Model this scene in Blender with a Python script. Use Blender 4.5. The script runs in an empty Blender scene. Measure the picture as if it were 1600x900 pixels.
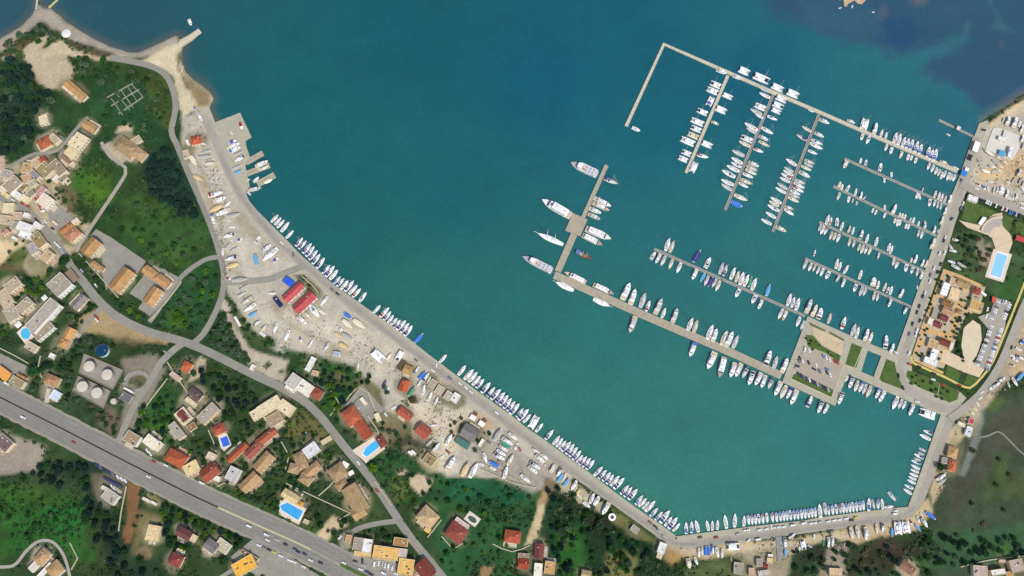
import bpy, bmesh, math, random
import numpy as np
from mathutils import Vector, Matrix
from mathutils.geometry import tessellate_polygon
random.seed(7); NR = np.random.default_rng(11)
S = bpy.context.scene
COL = S.collection
R = math.radians
# ---------------------------------------------------------------- camera: an aeroplane 940 m up, tilted 16 degrees
H, F, TH = 940.0, 1400.0, R(16)
CT, ST = math.cos(TH), math.sin(TH)
cam = bpy.data.cameras.new('camera'); co = bpy.data.objects.new('camera', cam); COL.objects.link(co)
co.location = (0, 0, H); co.rotation_euler = (TH, 0, 0)
cam.sensor_width = 36; cam.lens = 36 * F / 1600; cam.clip_start = 1; cam.clip_end = 20000
S.camera = co
# ---------------------------------------------------------------- light
SUN_EL, SUN_AZ = R(52), math.atan2(-0.87, 0.5)     # sun stands below the picture, a little to the right (south-southeast)
sd = Vector((math.cos(SUN_AZ) * math.cos(SUN_EL), math.sin(SUN_AZ) * math.cos(SUN_EL), math.sin(SUN_EL)))
sl = bpy.data.lights.new('sun', 'SUN'); sl.energy = 3.15; sl.angle = R(0.5); sl.color = (1, 0.965, 0.915)
so = bpy.data.objects.new('sun', sl); COL.objects.link(so); so.rotation_euler = sd.to_track_quat('Z', 'Y').to_euler()
so.location = sd * 900
W = bpy.data.worlds.new('World'); S.world = W; W.use_nodes = True
sky = W.node_tree.nodes.new('ShaderNodeTexSky'); sky.sky_type = 'NISHITA'; sky.sun_disc = False
sky.sun_elevation = SUN_EL; sky.sun_rotation = math.pi / 2 - SUN_AZ; sky.air_density = 1.0; sky.dust_density = 2.0
W.node_tree.links.new(sky.outputs[0], W.node_tree.nodes['Background'].inputs[0])
W.node_tree.nodes['Background'].inputs[1].default_value = 0.15
S.view_settings.view_transform = 'Standard'; S.view_settings.look = 'None'; S.view_settings.exposure = 0.18; S.view_settings.gamma = 1
# ---------------------------------------------------------------- survey: picture point -> place on the ground at height z
ZL = 1.2
def P(px, py, z=ZL):
    a, b = (px - 800) / F, (450 - py) / F
    y, zz = b * CT + ST, b * ST - CT
    t = (z - H) / zz
    return (a * t, y * t)
def unP(x, y, z=ZL):
    dz = z - H
    zc = -y * ST + dz * CT; yc = y * CT + dz * ST
    return 800 + F * x / -zc, 450 - F * yc / -zc
def V(px, py, z=ZL): p = P(px, py, z); return Vector((p[0], p[1], z))
def mpp(px, py):                      # metres per picture pixel there
    a, b = P(px - 2, py), P(px + 2, py); c, d = P(px, py - 2), P(px, py + 2)
    return (math.dist(a, b) + math.dist(c, d)) / 8
def lin(c): return tuple((v / 255 / 12.92 if v <= 10 else ((v / 255 + .055) / 1.055) ** 2.4) for v in c)
KA = 0.765                            # daylight on a flat surface -> base colour
def alb(c, k=1.0): return tuple(min(.86, v * KA * k) for v in lin(c))
# ---------------------------------------------------------------- materials
def mat(name, col, rough=.8, var=.12, scale=.4, spec=.3, attr=None, bump=0, obj_var=0, metal=0, noise2=None, coat=0):
    m = bpy.data.materials.new(name); m.use_nodes = True; nt = m.node_tree; N = nt.nodes; L = nt.links
    b = N['Principled BSDF']; b.inputs['Roughness'].default_value = rough; b.inputs['Metallic'].default_value = metal
    b.inputs['Specular IOR Level'].default_value = spec
    if coat: b.inputs['Coat Weight'].default_value = coat
    tc = N.new('ShaderNodeTexCoord'); mp = N.new('ShaderNodeMapping'); L.new(tc.outputs['Object'], mp.inputs[0])
    nz = N.new('ShaderNodeTexNoise'); nz.inputs['Scale'].default_value = scale; nz.inputs['Detail'].default_value = 5; nz.inputs['Roughness'].default_value = .65
    L.new(mp.outputs[0], nz.inputs[0])
    mr = N.new('ShaderNodeMapRange'); mr.inputs[1].default_value = .3; mr.inputs[2].default_value = .7
    mr.inputs[3].default_value = 1 - var; mr.inputs[4].default_value = 1 + var; L.new(nz.outputs[0], mr.inputs[0])
    v = mr.outputs[0]
    if noise2:
        n2 = N.new('ShaderNodeTexNoise'); n2.inputs['Scale'].default_value = noise2[0]; n2.inputs['Detail'].default_value = 3; L.new(mp.outputs[0], n2.inputs[0])
        r2 = N.new('ShaderNodeMapRange'); r2.inputs[1].default_value = .3; r2.inputs[2].default_value = .7
        r2.inputs[3].default_value = 1 - noise2[1]; r2.inputs[4].default_value = 1 + noise2[1]; L.new(n2.outputs[0], r2.inputs[0])
        mu = N.new('ShaderNodeMath'); mu.operation = 'MULTIPLY'; L.new(v, mu.inputs[0]); L.new(r2.outputs[0], mu.inputs[1]); v = mu.outputs[0]
    if obj_var:
        oi = N.new('ShaderNodeObjectInfo'); r3 = N.new('ShaderNodeMapRange'); r3.inputs[3].default_value = 1 - obj_var; r3.inputs[4].default_value = 1 + obj_var
        L.new(oi.outputs['Random'], r3.inputs[0]); mu = N.new('ShaderNodeMath'); mu.operation = 'MULTIPLY'
        L.new(v, mu.inputs[0]); L.new(r3.outputs[0], mu.inputs[1]); v = mu.outputs[0]
    sc = N.new('ShaderNodeVectorMath'); sc.operation = 'SCALE'
    if attr:
        at = N.new('ShaderNodeAttribute'); at.attribute_name = attr; L.new(at.outputs['Color'], sc.inputs[0])
    else: sc.inputs[0].default_value = col
    L.new(v, sc.inputs['Scale']); L.new(sc.outputs[0], b.inputs['Base Color'])
    if bump:
        bp = N.new('ShaderNodeBump'); bp.inputs['Strength'].default_value = bump; bp.inputs['Distance'].default_value = .3
        L.new(nz.outputs[0], bp.inputs['Height']); L.new(bp.outputs[0], b.inputs['Normal'])
    return m
MC = {}
def M(rgb, rough=.75, var=.1, scale=.5, k=1.0, **kw):
    key = (rgb, rough, var, scale, k, tuple(sorted(kw.items())))
    if key not in MC: MC[key] = mat('mat_%d' % len(MC), alb(rgb, k), rough, var, scale, **kw)
    return MC[key]
def tile_mat(rgb):                    # pantile roofs: rows of tiles and weathered patches
    key = ('tile', rgb)
    if key in MC: return MC[key]
    g_ = sum(rgb) / 3; m = mat('roof_tile_%d' % len(MC), alb(tuple(v * .86 + g_ * .14 for v in rgb), .74), .85, .3, .3, noise2=(1.6, .2), obj_var=.1, bump=.2)
    nt = m.node_tree; N = nt.nodes; L = nt.links
    wv = N.new('ShaderNodeTexWave'); wv.wave_type = 'BANDS'; wv.bands_direction = 'X'; wv.inputs['Scale'].default_value = 1.3; wv.inputs['Distortion'].default_value = .6
    tc = [n for n in N if n.type == 'TEX_COORD'][0]; L.new(tc.outputs['Object'], wv.inputs[0])
    b = N['Principled BSDF']; src = b.inputs['Base Color'].links[0].from_socket
    mr = N.new('ShaderNodeMapRange'); mr.inputs[3].default_value = .86; mr.inputs[4].default_value = 1.1; L.new(wv.outputs['Fac'], mr.inputs[0])
    sc = N.new('ShaderNodeVectorMath'); sc.operation = 'SCALE'; L.new(src, sc.inputs[0]); L.new(mr.outputs[0], sc.inputs['Scale']); L.new(sc.outputs[0], b.inputs['Base Color'])
    MC[key] = m; return m
# ---------------------------------------------------------------- objects
def tag(o, label=None, cat=None, group=None, kind=None):
    if label: o['label'] = label
    if cat: o['category'] = cat
    if group: o['group'] = group
    if kind: o['kind'] = kind
    return o
def link(name, data, parent=None, loc=None, rz=0, scale=None):
    o = bpy.data.objects.new(name, data); COL.objects.link(o)
    if parent: o.parent = parent
    if loc is not None: o.location = loc
    if rz: o.rotation_euler = (0, 0, rz)
    if scale: o.scale = scale
    return o
def empty(name, loc, rz=0, label=None, cat=None, group=None):
    o = link(name, None, None, loc, rz); o.empty_display_size = .5
    return tag(o, label, cat, group)
def mesh(name, verts, faces, m, smooth=False):
    me = bpy.data.meshes.new(name); me.from_pydata([tuple(v) for v in verts], [], faces)
    for x in (m if isinstance(m, (list, tuple)) else [m]): me.materials.append(x)
    if smooth: me.shade_smooth()
    me.update(); return me
class MB:                              # collects simple solids into one mesh
    def __init__(s): s.v = []; s.f = []
    def box(s, x0, x1, y0, y1, z0, z1, rz=0, c=(0, 0), tx=0, ty=0):   # tx/ty: inset of the top
        b = len(s.v); ca, sa = math.cos(rz), math.sin(rz)
        for z, ix, iy in ((z0, 0, 0), (z1, tx, ty)):
            for x, y in ((x0 + ix, y0 + iy), (x1 - ix, y0 + iy), (x1 - ix, y1 - iy), (x0 + ix, y1 - iy)):
                s.v.append((c[0] + x * ca - y * sa, c[1] + x * sa + y * ca, z))
        s.f += [(b, b + 3, b + 2, b + 1), (b + 4, b + 5, b + 6, b + 7)] + [(b + i, b + (i + 1) % 4, b + 4 + (i + 1) % 4, b + 4 + i) for i in range(4)]
        return s
    def cyl(s, x, y, z0, z1, r0, r1=None, n=8, cap=True):
        r1 = r0 if r1 is None else r1; b = len(s.v)
        for z, r in ((z0, r0), (z1, r1)):
            for i in range(n): a = 2 * math.pi * i / n; s.v.append((x + r * math.cos(a), y + r * math.sin(a), z))
        s.f += [(b + i, b + (i + 1) % n, b + n + (i + 1) % n, b + n + i) for i in range(n)]
        if cap: s.f += [tuple(range(b + n, b + 2 * n)), tuple(range(b + n - 1, b - 1, -1))]
        return s
    def rod(s, p, q, r, n=5):
        p, q = Vector(p), Vector(q); d = (q - p).normalized(); u = d.orthogonal().normalized(); w = d.cross(u); b = len(s.v)
        for e in (p, q):
            for i in range(n): a = 2 * math.pi * i / n; s.v.append(tuple(e + u * r * math.cos(a) + w * r * math.sin(a)))
        s.f += [(b + i, b + (i + 1) % n, b + n + (i + 1) % n, b + n + i) for i in range(n)] + [tuple(range(b + n, b + 2 * n)), tuple(range(b + n - 1, b - 1, -1))]
        return s
    def prism(s, pts, z0, z1, bottom=True):
        pts = [tuple(p[:2]) for p in pts]
        if sum(pts[i][0] * pts[(i + 1) % len(pts)][1] - pts[(i + 1) % len(pts)][0] * pts[i][1] for i in range(len(pts))) < 0: pts = pts[::-1]
        n = len(pts); b = len(s.v)
        s.v += [(x, y, z0) for x, y in pts] + [(x, y, z1) for x, y in pts]
        for t in tessellate_polygon([[Vector((x, y, 0)) for x, y in pts]]):
            a = [Vector((*pts[i], 0)) for i in t]; t = t if (a[1] - a[0]).cross(a[2] - a[0]).z > 0 else t[::-1]
            s.f.append(tuple(b + n + i for i in t))
            if bottom: s.f.append(tuple(b + i for i in t[::-1]))
        if z1 > z0: s.f += [(b + i, b + (i + 1) % n, b + n + (i + 1) % n, b + n + i) for i in range(n)]
        return s
    def sheet(s, pts, z):
        pts = [tuple(p[:2]) for p in pts]; b = len(s.v); s.v += [(x, y, z) for x, y in pts]
        for t in tessellate_polygon([[Vector((x, y, 0)) for x, y in pts]]):
            a = [Vector((*pts[i], 0)) for i in t]; t = t if (a[1] - a[0]).cross(a[2] - a[0]).z > 0 else t[::-1]
            s.f.append(tuple(b + i for i in t))
        return s
    def me(s, name, m, smooth=False): return mesh(name, s.v, s.f, m, smooth)
def wpts(pts, z=ZL): return [P(x, y, z) for x, y in pts]
def smooth_line(pts, step=6):         # Catmull-Rom through survey points (pixels)
    out = []; n = len(pts)
    for i in range(n - 1):
        p0, p1, p2, p3 = pts[max(i - 1, 0)], pts[i], pts[i + 1], pts[min(i + 2, n - 1)]
        k = max(1, int(math.dist(p1, p2) / step))
        for j in range(k):
            t = j / k
            out.append(tuple(.5 * (2 * p1[d] + (p2[d] - p0[d]) * t + (2 * p0[d] - 5 * p1[d] + 4 * p2[d] - p3[d]) * t * t + (3 * p1[d] - p0[d] - 3 * p2[d] + p3[d]) * t ** 3) for d in (0, 1)))
    return out + [tuple(pts[-1])]
def normals(pts):
    out = []
    for i in range(len(pts)):
        a, b = pts[max(i - 1, 0)], pts[min(i + 1, len(pts) - 1)]; d = math.dist(a, b) or 1
        out.append((-(b[1] - a[1]) / d, (b[0] - a[0]) / d))
    return out
def ribbon_poly(pts, w, w2=None, off=0, jag=0):
    w2 = w if w2 is None else w2; n = normals(pts); L = len(pts) - 1; A = []; B = []
    for i, (p, q) in enumerate(zip(pts, n)):
        h = (w + (w2 - w) * i / max(L, 1)) / 2
        A.append((p[0] + q[0] * (off + h + random.uniform(-jag, jag)), p[1] + q[1] * (off + h + random.uniform(-jag, jag))))
        B.append((p[0] + q[0] * (off - h + random.uniform(-jag, jag)), p[1] + q[1] * (off - h + random.uniform(-jag, jag))))
    return A + B[::-1]
MASK = []                              # polygons (pixels) that stay free of trees and bushes
def strip_mesh(name, pts, w, z, m, w2=None, off=0, jag=0):
    poly = ribbon_poly(pts, w, w2, off, jag); n = len(pts)
    vs = [(*P(x, y, z), z) for x, y in poly]
    fs = []
    for i in range(n - 1):
        f = (i, i + 1, 2 * n - 2 - i, 2 * n - 1 - i)
        a = [Vector(vs[k]) for k in f]; fs.append(f if (a[1] - a[0]).cross(a[2] - a[0]).z > 0 else f[::-1])
    return mesh(name, vs, fs, m)
LAY = [0]
def zlay(): LAY[0] += 1; return ZL + .05 + .012 * LAY[0]
def road(name, pts, w, m, w2=None, off=0, smooth=True, jag=.15, mask=True):
    pts = smooth_line(pts) if smooth else pts
    o = link(name, strip_mesh(name, pts, w, zlay(), m, w2, off, jag)); tag(o, kind='structure')
    if mask: MASK.append(ribbon_poly(pts, w + 3, None if w2 is None else w2 + 3, off))
    return o
def sheet(name, pts, m, mask=True, jag=.25, sub=5):
    q = []
    for i in range(len(pts)):
        a, b = pts[i], pts[(i + 1) % len(pts)]; k = max(1, int(math.dist(a, b) / sub))
        q += [(a[0] + (b[0] - a[0]) * j / k + random.uniform(-jag, jag), a[1] + (b[1] - a[1]) * j / k + random.uniform(-jag, jag)) for j in range(k)]
    z = zlay(); o = link(name, MB().sheet(wpts(q, z), z).me(name, m)); tag(o, kind='structure')
    if mask: MASK.append(pts)
    return o
def slab(name, pts, z0, z1, m, mask=True, kind='structure', parent=None):
    o = link(name, MB().prism(wpts(pts, z1), z0, z1).me(name, m), parent)
    if not parent: tag(o, kind=kind)
    if mask: MASK.append(pts)
    return o
# ================================================================ buildings: label, roof rectangles (centre, size, turn, kind, colour, height)
OR, RD, DR, TN, LT, GY, WH, CR, BE, OC, BR = (204, 106, 62), (200, 84, 62), (136, 70, 58), (216, 162, 98), (196, 160, 112), (166, 160, 148), (240, 236, 226), (232, 214, 172), (190, 172, 138), (240, 180, 68), (140, 112, 80)
HS = [
 ('long tan roofed farmhouse beside the bare earth patch in the northwest', [(118, 141, 38, 13, 41, 'G', TN), (108, 143, 26, 5, 41, 'F', CR, 4)]),
 ('small cream roofed cabin among dark trees in the northwest', [(68, 187, 14, 13, -15, 'F', CR)]),
 ('orange roofed house with a beige annexe on the village lane', [(69, 223, 20, 17, -28, 'H', OR), (85, 217, 15, 12, 40, 'F', BE, 4.5)]),
 ('long cream flat roofed house beside the village lane', [(122, 221, 26, 20, -52, 'F', CR, 6), (110, 240, 18, 17, -52, 'F', (236, 212, 160), 5.4)]),
 ('orange tan roofed house at the top end of the village lane', [(140, 198, 22, 13, 30, 'G', TN)]),
 ('large sprawling tan villa at the end of the curving drive', [(198, 230, 34, 24, 35, 'H', LT), (216, 240, 22, 18, 35, 'H', (204, 166, 116)), (213, 219, 16, 10, -30, 'F', BE, 4)]),
 ('little red roof on a pinkish flat house in the village', [(67, 250, 11, 10, 48, 'H', (206, 88, 56)), (57, 253, 16, 13, -30, 'F', (206, 176, 138), 4.2)]),
 ('olive flat roofed village block with an orange lower edge', [(70, 265, 21, 20, 42, 'F', (164, 144, 100), 7)]),
 ('brownish grey flat roofed village block beside the cream house', [(90, 262, 26, 16, 48, 'F', (156, 142, 116), 7)]),
 ('small brown terrace house below the long cream house', [(104, 248, 18, 9, 42, 'G', (168, 130, 100)), (110, 255, 9, 8, 20, 'F', CR, 4.5)]),
 ('tan irregular village house with a pinkish lower wing', [(42, 262, 14, 15, 5, 'F', (198, 164, 108), 5), (42, 279, 14, 13, -20, 'F', (206, 164, 128), 4.3)]),
 ('grey brown flat roofed house with a white wall in the village', [(19, 288, 26, 19, -42, 'F', (168, 154, 132), 7)], (240, 232, 220)),
 ('small olive roofed village house next to the white block', [(34, 292, 13, 13, -42, 'F', (152, 134, 84), 5)]),
 ('bright white square roof above the village road', [(25, 304, 13, 11, 35, 'F', WH, 6)], WH), ('pale cream square roof above the village road', [(37.5, 310, 11, 11, 35, 'F', (240, 228, 190), 5.5)], CR),
 ('white roofed village house with a red terrace along its side', [(70, 314, 20, 19, -48, 'F', (240, 222, 194), 7), (60, 318, 25, 6, 62, 'F', (172, 84, 66), 4)], WH), ('pink roofed strip house north of the red terrace', [(64, 299, 17, 8, -50, 'F', (206, 150, 150), 5)]),
 ('cream house at the left edge below the village road', [(13, 325, 17, 15, 0, 'F', (236, 218, 176), 6)], CR), ('pinkish house below the village road', [(27, 337, 13, 11, 0, 'F', (204, 170, 136), 5)]), ('tiny white roofed house below the village road', [(41, 336, 8, 7, 10, 'F', WH, 5)], WH),
 ('large bright white block house by the village road', [(38, 355, 22, 14, 20, 'F', WH, 8), (39, 366, 17, 11, 20, 'F', (244, 240, 234), 7)], WH), ('small white house tight against the village road', [(57, 351.5, 9, 9, 35, 'F', WH, 6)], WH),
 ('curved orange roofed house with a white end below the grey car park', [(104, 357, 22, 11, -35, 'G', (212, 138, 72)), (118, 346, 12, 8, -35, 'F', (240, 222, 196), 4.6)], (228, 198, 160)), ('salmon orange hipped house with a cream curved terrace', [(113, 366, 24, 17, -42, 'H', (220, 150, 108)), (122, 372, 20, 5, -42, 'F', CR, 3.5)]),
 ('olive brown flat house across the road from the orange roofs', [(60, 375, 16, 24, -35, 'F', (158, 136, 92), 6), (71, 385, 14, 5, -35, 'F', CR, 5)]), ('lilac grey flat roof left of the village road', [(51, 388, 14, 18, -30, 'F', (176, 164, 158), 5)]), ('sandy flat roofed house left of the village road', [(73, 400, 20, 13, -48, 'F', (202, 172, 132), 5)]),
 ('square tan school building nearest the village drive', [(142, 386, 29, 20, -49, 'G', TN, 7)]), ('small tan school wing south of the first lawn', [(152.5, 416, 21, 9, 33, 'G', (220, 168, 108), 5)]), ('longest tan school building between lawn and road', [(190, 437.5, 41, 21, -51, 'G', TN, 7)]), ('northern tan roof of the eastern school court', [(234, 425.5, 22, 15, 37, 'G', TN, 6)]), ('eastern tan roof of the eastern school court', [(255, 439.5, 22, 15, 37, 'G', (222, 160, 100), 6)]), ('southern long tan roof of the eastern school court', [(239, 463, 30, 18, -54, 'G', TN, 7)]),
 ('long grey flat roofed hotel with white parapets beside the village road', [(92.5, 444.5, 30, 27, -42, 'F', (172, 162, 140), 9), (66, 493, 60, 19, -48, 'F', (182, 172, 156), 10), (66, 515, 34, 20, -40, 'F', (162, 148, 122), 6)], (240, 236, 228)),
 ('brown pergola terrace between the hotel and the road', [(112, 431, 21, 13, 52, 'A', (142, 122, 98), 3.4)]),
 ('flat tan roofed guest house left of the hotel, upper one', [(20, 445, 25, 16, -38, 'F', (188, 168, 140), 6), (7, 466, 20, 26, -35, 'F', (200, 178, 146), 6)]), ('flat grey roofed guest house left of the hotel, lower one', [(38, 477, 26, 15, -42, 'F', (176, 164, 138), 6), (18, 490, 21, 22, -32, 'F', (180, 168, 146), 6)]),
 ('lilac grey gabled house across the lawn from the hotel', [(124, 472, 27, 14, -46, 'G', (158, 146, 142), 5), (130, 474, 22, 4, -46, 'F', (206, 160, 104), 3)]), ('orange tan house in two halves south of the hotel', [(108, 521, 19, 15, -60, 'G', (224, 166, 92)), (100, 536, 17, 15, -60, 'H', (216, 158, 96))]), ('small white hut below the orange tan house', [(81, 556, 8, 8, 25, 'F', WH, 3)], WH),
 ('grey flat garage at the left above the filling station', [(49, 542, 18, 13, 30, 'F', (196, 182, 156), 4)]), ('orange hipped house above the highway, left of the tanks', [(81, 594, 22, 16, 22, 'H', (204, 150, 98))]), ('yellow and orange filling station canopy by the highway', [(4, 583, 16, 22, -50, 'A', (226, 158, 80), 5), (10, 589, 8, 14, 30, 'A', (232, 186, 44), 4.7)], WH, 5, 'canopy', 'station_canopy'), ('olive roofed shop beside the filling station', [(27, 597, 22, 13, 30, 'F', (166, 148, 114), 4.5), (34, 588, 16, 5, 30, 'G', (214, 150, 80), 3.6)]),
 ('narrow pale shed by the highway below the orange house', [(74, 618, 5, 22, 5, 'F', (196, 192, 174), 3)]), ('bluish white barrel shed by the highway', [(86, 618, 16, 13, -55, 'F', (214, 224, 240), 4)], WH), ('dark grey pump house with a white front by the tank farm', [(197, 621, 17, 13, 28, 'F', (116, 116, 112), 4), (201, 610, 17, 4, 28, 'F', WH, 3)], (180, 176, 168)),
 ('orange hipped house at the road fork east of the tanks', [(291, 573, 16, 15, -60, 'H', (226, 110, 58)), (274, 588, 18, 8, 38, 'F', (206, 180, 160), 3.5)]), ('dark plum roofed house with cream terraces', [(305, 616, 21, 14, 38, 'G', (116, 90, 88)), (298, 628, 18, 8, 38, 'F', CR, 4)]), ('brick red roof framed by cream walls', [(286, 650, 22, 20, 50, 'F', (222, 206, 176), 5), (286, 650, 17, 13, 50, 'G', (146, 70, 62), 5.6)]), ('grey flat roof with vents beside the brick red roof', [(325, 646, 34, 17, -44, 'F', (176, 166, 150), 7)], CR),
 ('grey flat narrow house below the brick red roof', [(276, 673, 28, 13, 52, 'F', (172, 164, 150), 6)]), ('brown lean-to shed below the brick red roof', [(300, 667, 13, 10, -35, 'F', (150, 108, 70), 3)]), ('red hipped house with the bright blue pool deck', [(342, 671, 20, 15, -24, 'H', (206, 92, 64))]),
 ('brown flat house with white corners by the highway junction', [(206, 685, 23, 18, 30, 'F', (176, 150, 116), 6)], WH), ('cream white block beside the highway junction', [(235, 690, 20, 17, 38, 'F', (240, 230, 204), 7), (247, 697, 16, 8, -50, 'F', CR, 4)], WH), ('orange hipped house fronting the highway', [(275, 716, 32, 22, 28, 'H', (206, 96, 52), 6)]), ('cream flat house between orange and red roofs on the highway', [(299, 731, 24, 17, -30, 'F', (232, 208, 148), 6)], CR), ('pale square hut behind the cream house', [(329.5, 713, 13, 12, 25, 'F', (224, 206, 176), 4)]),
 ('red brown gabled house fronting the highway', [(328, 738, 29, 21, -37, 'G', (178, 84, 56), 6), (339, 748, 9, 9, 20, 'F', WH, 4)]), ('white and grey flat house with a curved wall', [(364, 741, 18, 22, 25, 'F', (206, 202, 192), 6)], WH), ('long narrow orange terrace roof', [(371, 707, 40, 10, -42, 'G', (206, 92, 50), 4.5)]), ('longest red row roof, dog-legged, above the tan houses', [(416, 683, 36, 13, -38, 'G', (196, 100, 68)), (397, 703, 30, 15, -44, 'G', (178, 92, 74))]), ('northern tan gabled terrace house', [(412, 722, 34, 18, -48, 'G', (196, 158, 104), 6)]), ('southern tan gabled terrace house', [(390, 753, 34, 17, -45, 'G', (204, 160, 104), 6)]),
 ('white flat house with slatted pergola by the village road', [(486, 703, 24, 17, -36, 'F', (222, 222, 216), 6), (510, 688, 18, 8, -32, 'A', (204, 188, 148), 3)], WH), ('rambling tan villa below the white flat house', [(470, 720, 18, 28, -25, 'H', LT), (487, 735, 32, 15, -40, 'H', (204, 160, 108)), (478, 748, 20, 18, 35, 'H', LT), (459, 732, 16, 16, 15, 'H', (210, 172, 124))]), ('pale yellow villa with the poolside terrace', [(454.5, 776, 29, 15, 31, 'G', (248, 216, 148), 6), (470, 787, 8, 8, 30, 'H', (236, 172, 62), 3.5)], CR),
 ('tan villa with two white garden awnings', [(528, 738, 26, 24, -35, 'H', (196, 158, 108), 6), (533, 757, 20, 14, -40, 'H', LT)]), ('white square awning, larger of two by the tan villa', [(539, 726, 11, 9, 30, 'A', WH, 3)]), ('white square awning, smaller of two by the tan villa', [(548.5, 739, 9, 7, -30, 'A', WH, 3)]), ('biggest tan roofed apartment block with stepped balconies', [(555, 779, 44, 26, 60, 'G', (204, 168, 112), 8), (560, 800, 20, 22, 60, 'G', (200, 160, 106), 7)]),
 ('large cream angled building on the village road bend', [(421, 634, 38, 17, -32, 'F', (236, 216, 178), 7), (446, 637, 24, 19, 35, 'F', (234, 212, 172), 7), (400, 647, 17, 15, -32, 'F', (232, 210, 174), 6)], CR), ('brown flat annexe behind the cream angled building', [(429, 655, 24, 18, -32, 'F', (172, 148, 118), 5)]), ('house half grey and half white above the village road', [(459, 596, 19, 22, 35, 'F', (196, 192, 180), 7), (476, 606, 22, 20, 35, 'F', (240, 230, 210), 7), (453, 607, 16, 6, 35, 'F', WH, 4)], WH), ('small brick red hipped house beside the white half', [(495.5, 615, 17, 17, 30, 'H', (178, 90, 66), 4)]), ('long white shed in the green garden', [(485, 569, 24, 8, -62, 'F', WH, 3.5)], WH), ('small tan garden hut below the white shed', [(492, 583, 10, 8, 15, 'F', (204, 170, 130), 3)]),
 ('red hipped main villa by the oblong pool', [(549, 650, 25, 27, -35, 'H', (214, 104, 66), 6)]), ('red gabled wing of the pool villa', [(568, 672, 30, 17, 55, 'G', (212, 92, 58), 5)]), ('dark red curved pool house', [(596, 690, 13, 19, -32, 'H', (150, 74, 58), 3.5)]), ('cream flat garden store by the villa wall', [(590, 652, 8, 13, -25, 'F', (228, 222, 178), 3)]), ('pale roofed garden store in the villa courtyard', [(568, 627, 6, 13, -40, 'F', (238, 230, 196), 3)]),
 ('ochre roofed chandlery hut by the harbour road', [(638, 578, 16, 14, 22, 'G', (206, 158, 96), 4.5)]), ('brown pergola beside the chandlery hut', [(628, 571, 9, 17, 30, 'A', (92, 80, 56), 3)]), ('orange hut among the boats', [(631.5, 603, 14, 18, 18, 'G', (222, 98, 52), 4)]), ('long red tile hut at the yard entrance', [(633, 647, 24, 14, 36, 'G', (204, 96, 66), 4.5)]), ('square brick red house at the yard entrance', [(661.5, 674, 22, 19, 38, 'G', (202, 96, 70), 5)]), ('sandy walled hut with a dark roof by the dry dock', [(671, 718.5, 18, 15, 36, 'F', (158, 138, 100), 4)], CR),
 ('grey tan storage shed, first of four in the row', [(676, 600, 10, 14, 32, 'F', (180, 170, 148), 3.5)]), ('grey tan storage shed, second of four in the row', [(686.5, 609, 11, 14, 32, 'F', (194, 182, 162), 3.5)]), ('grey tan storage shed, third of four in the row', [(700, 618, 10, 14, 32, 'F', (190, 180, 164), 3.5)]), ('bright white storage shed ending the row of four', [(711.5, 621.5, 11, 15, 32, 'F', WH, 3.5)], WH),
 ('grey gabled tavern on the harbour road', [(734, 676, 26, 22, 30, 'G', (142, 134, 130), 5)]), ('teal green awning behind the tavern', [(722.5, 692, 24, 11, 32, 'A', (78, 118, 108), 3)]), ('white awning over the tavern terrace, western one', [(739, 652.5, 10, 8, 32, 'A', WH, 3)]), ('white awning over the tavern terrace, eastern one', [(752.5, 662, 10, 8, 32, 'A', WH, 3)]), ('brown parasol on the tavern terrace, western one', [(743, 647, 6, 5, 32, 'A', (128, 88, 44), 2.6)]), ('brown parasol on the tavern terrace, eastern one', [(757.5, 657, 6, 5, 32, 'A', (130, 86, 50), 2.6)]), ('long white van body parked by the tavern', [(752, 692, 5, 13, 32, 'F', WH, 3)], WH),
 ('red roofed boathouse, western half of the pair', [(458.5, 456.5, 37, 13, -43, 'G', (226, 88, 88), 6)], WH, 6, 'boathouse', 'boathouse'), ('red roofed boathouse, eastern half of the pair', [(475.5, 472.5, 39, 16, -43, 'G', (226, 88, 90), 6)], WH, 6, 'boathouse', 'boathouse'), ('bright blue awning beside the red boathouse', [(451, 440, 16, 11, 35, 'A', (40, 90, 206), 3.5)]), ('navy container beside the red boathouse', [(434, 471.5, 17, 7, 52, 'F', (38, 44, 100), 3)], (60, 66, 110)), ('grey blue cabin south of the boathouse yard', [(526, 553, 10, 7, 8, 'F', (170, 180, 206), 3)], WH), ('long white container in the hedge', [(371, 502, 16, 4, 60, 'F', WH, 2.8)], WH), ('white roadside cabin by the sand car park', [(394, 574, 10, 5, -60, 'F', WH, 3)], WH),
 ('orange hipped office of the western boatyard', [(306.5, 219, 18, 13, -12, 'H', (214, 98, 58), 4.5)]), ('small white store beside the orange boatyard office', [(293, 222, 4, 7, -20, 'F', WH, 3)], WH), ('beige rounded tent behind the boatyard office', [(291, 241, 9, 13, -15, 'F', (204, 180, 150), 3)]),
 ('grey roadside cabin south of the white pavilion', [(992, 827, 13, 10, 36, 'F', (164, 160, 150), 3)]), ('white flat roofed house at the quay bend', [(1034.5, 856.5, 12, 17, 22, 'F', WH, 5)], WH), ('cream pyramid roofed villa by the bottom road', [(668, 808, 30, 27, 42, 'H', (226, 190, 136), 6)], CR), ('terrace building in front of the cream pyramid villa', [(668, 828, 10, 8, 30, 'A', (220, 184, 112), 3)]), ('large square brick red villa with white trim', [(713, 832, 30, 27, 36, 'H', (176, 84, 66), 6), (722, 817, 24, 7, 36, 'F', (220, 196, 176), 4)], WH),
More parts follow.
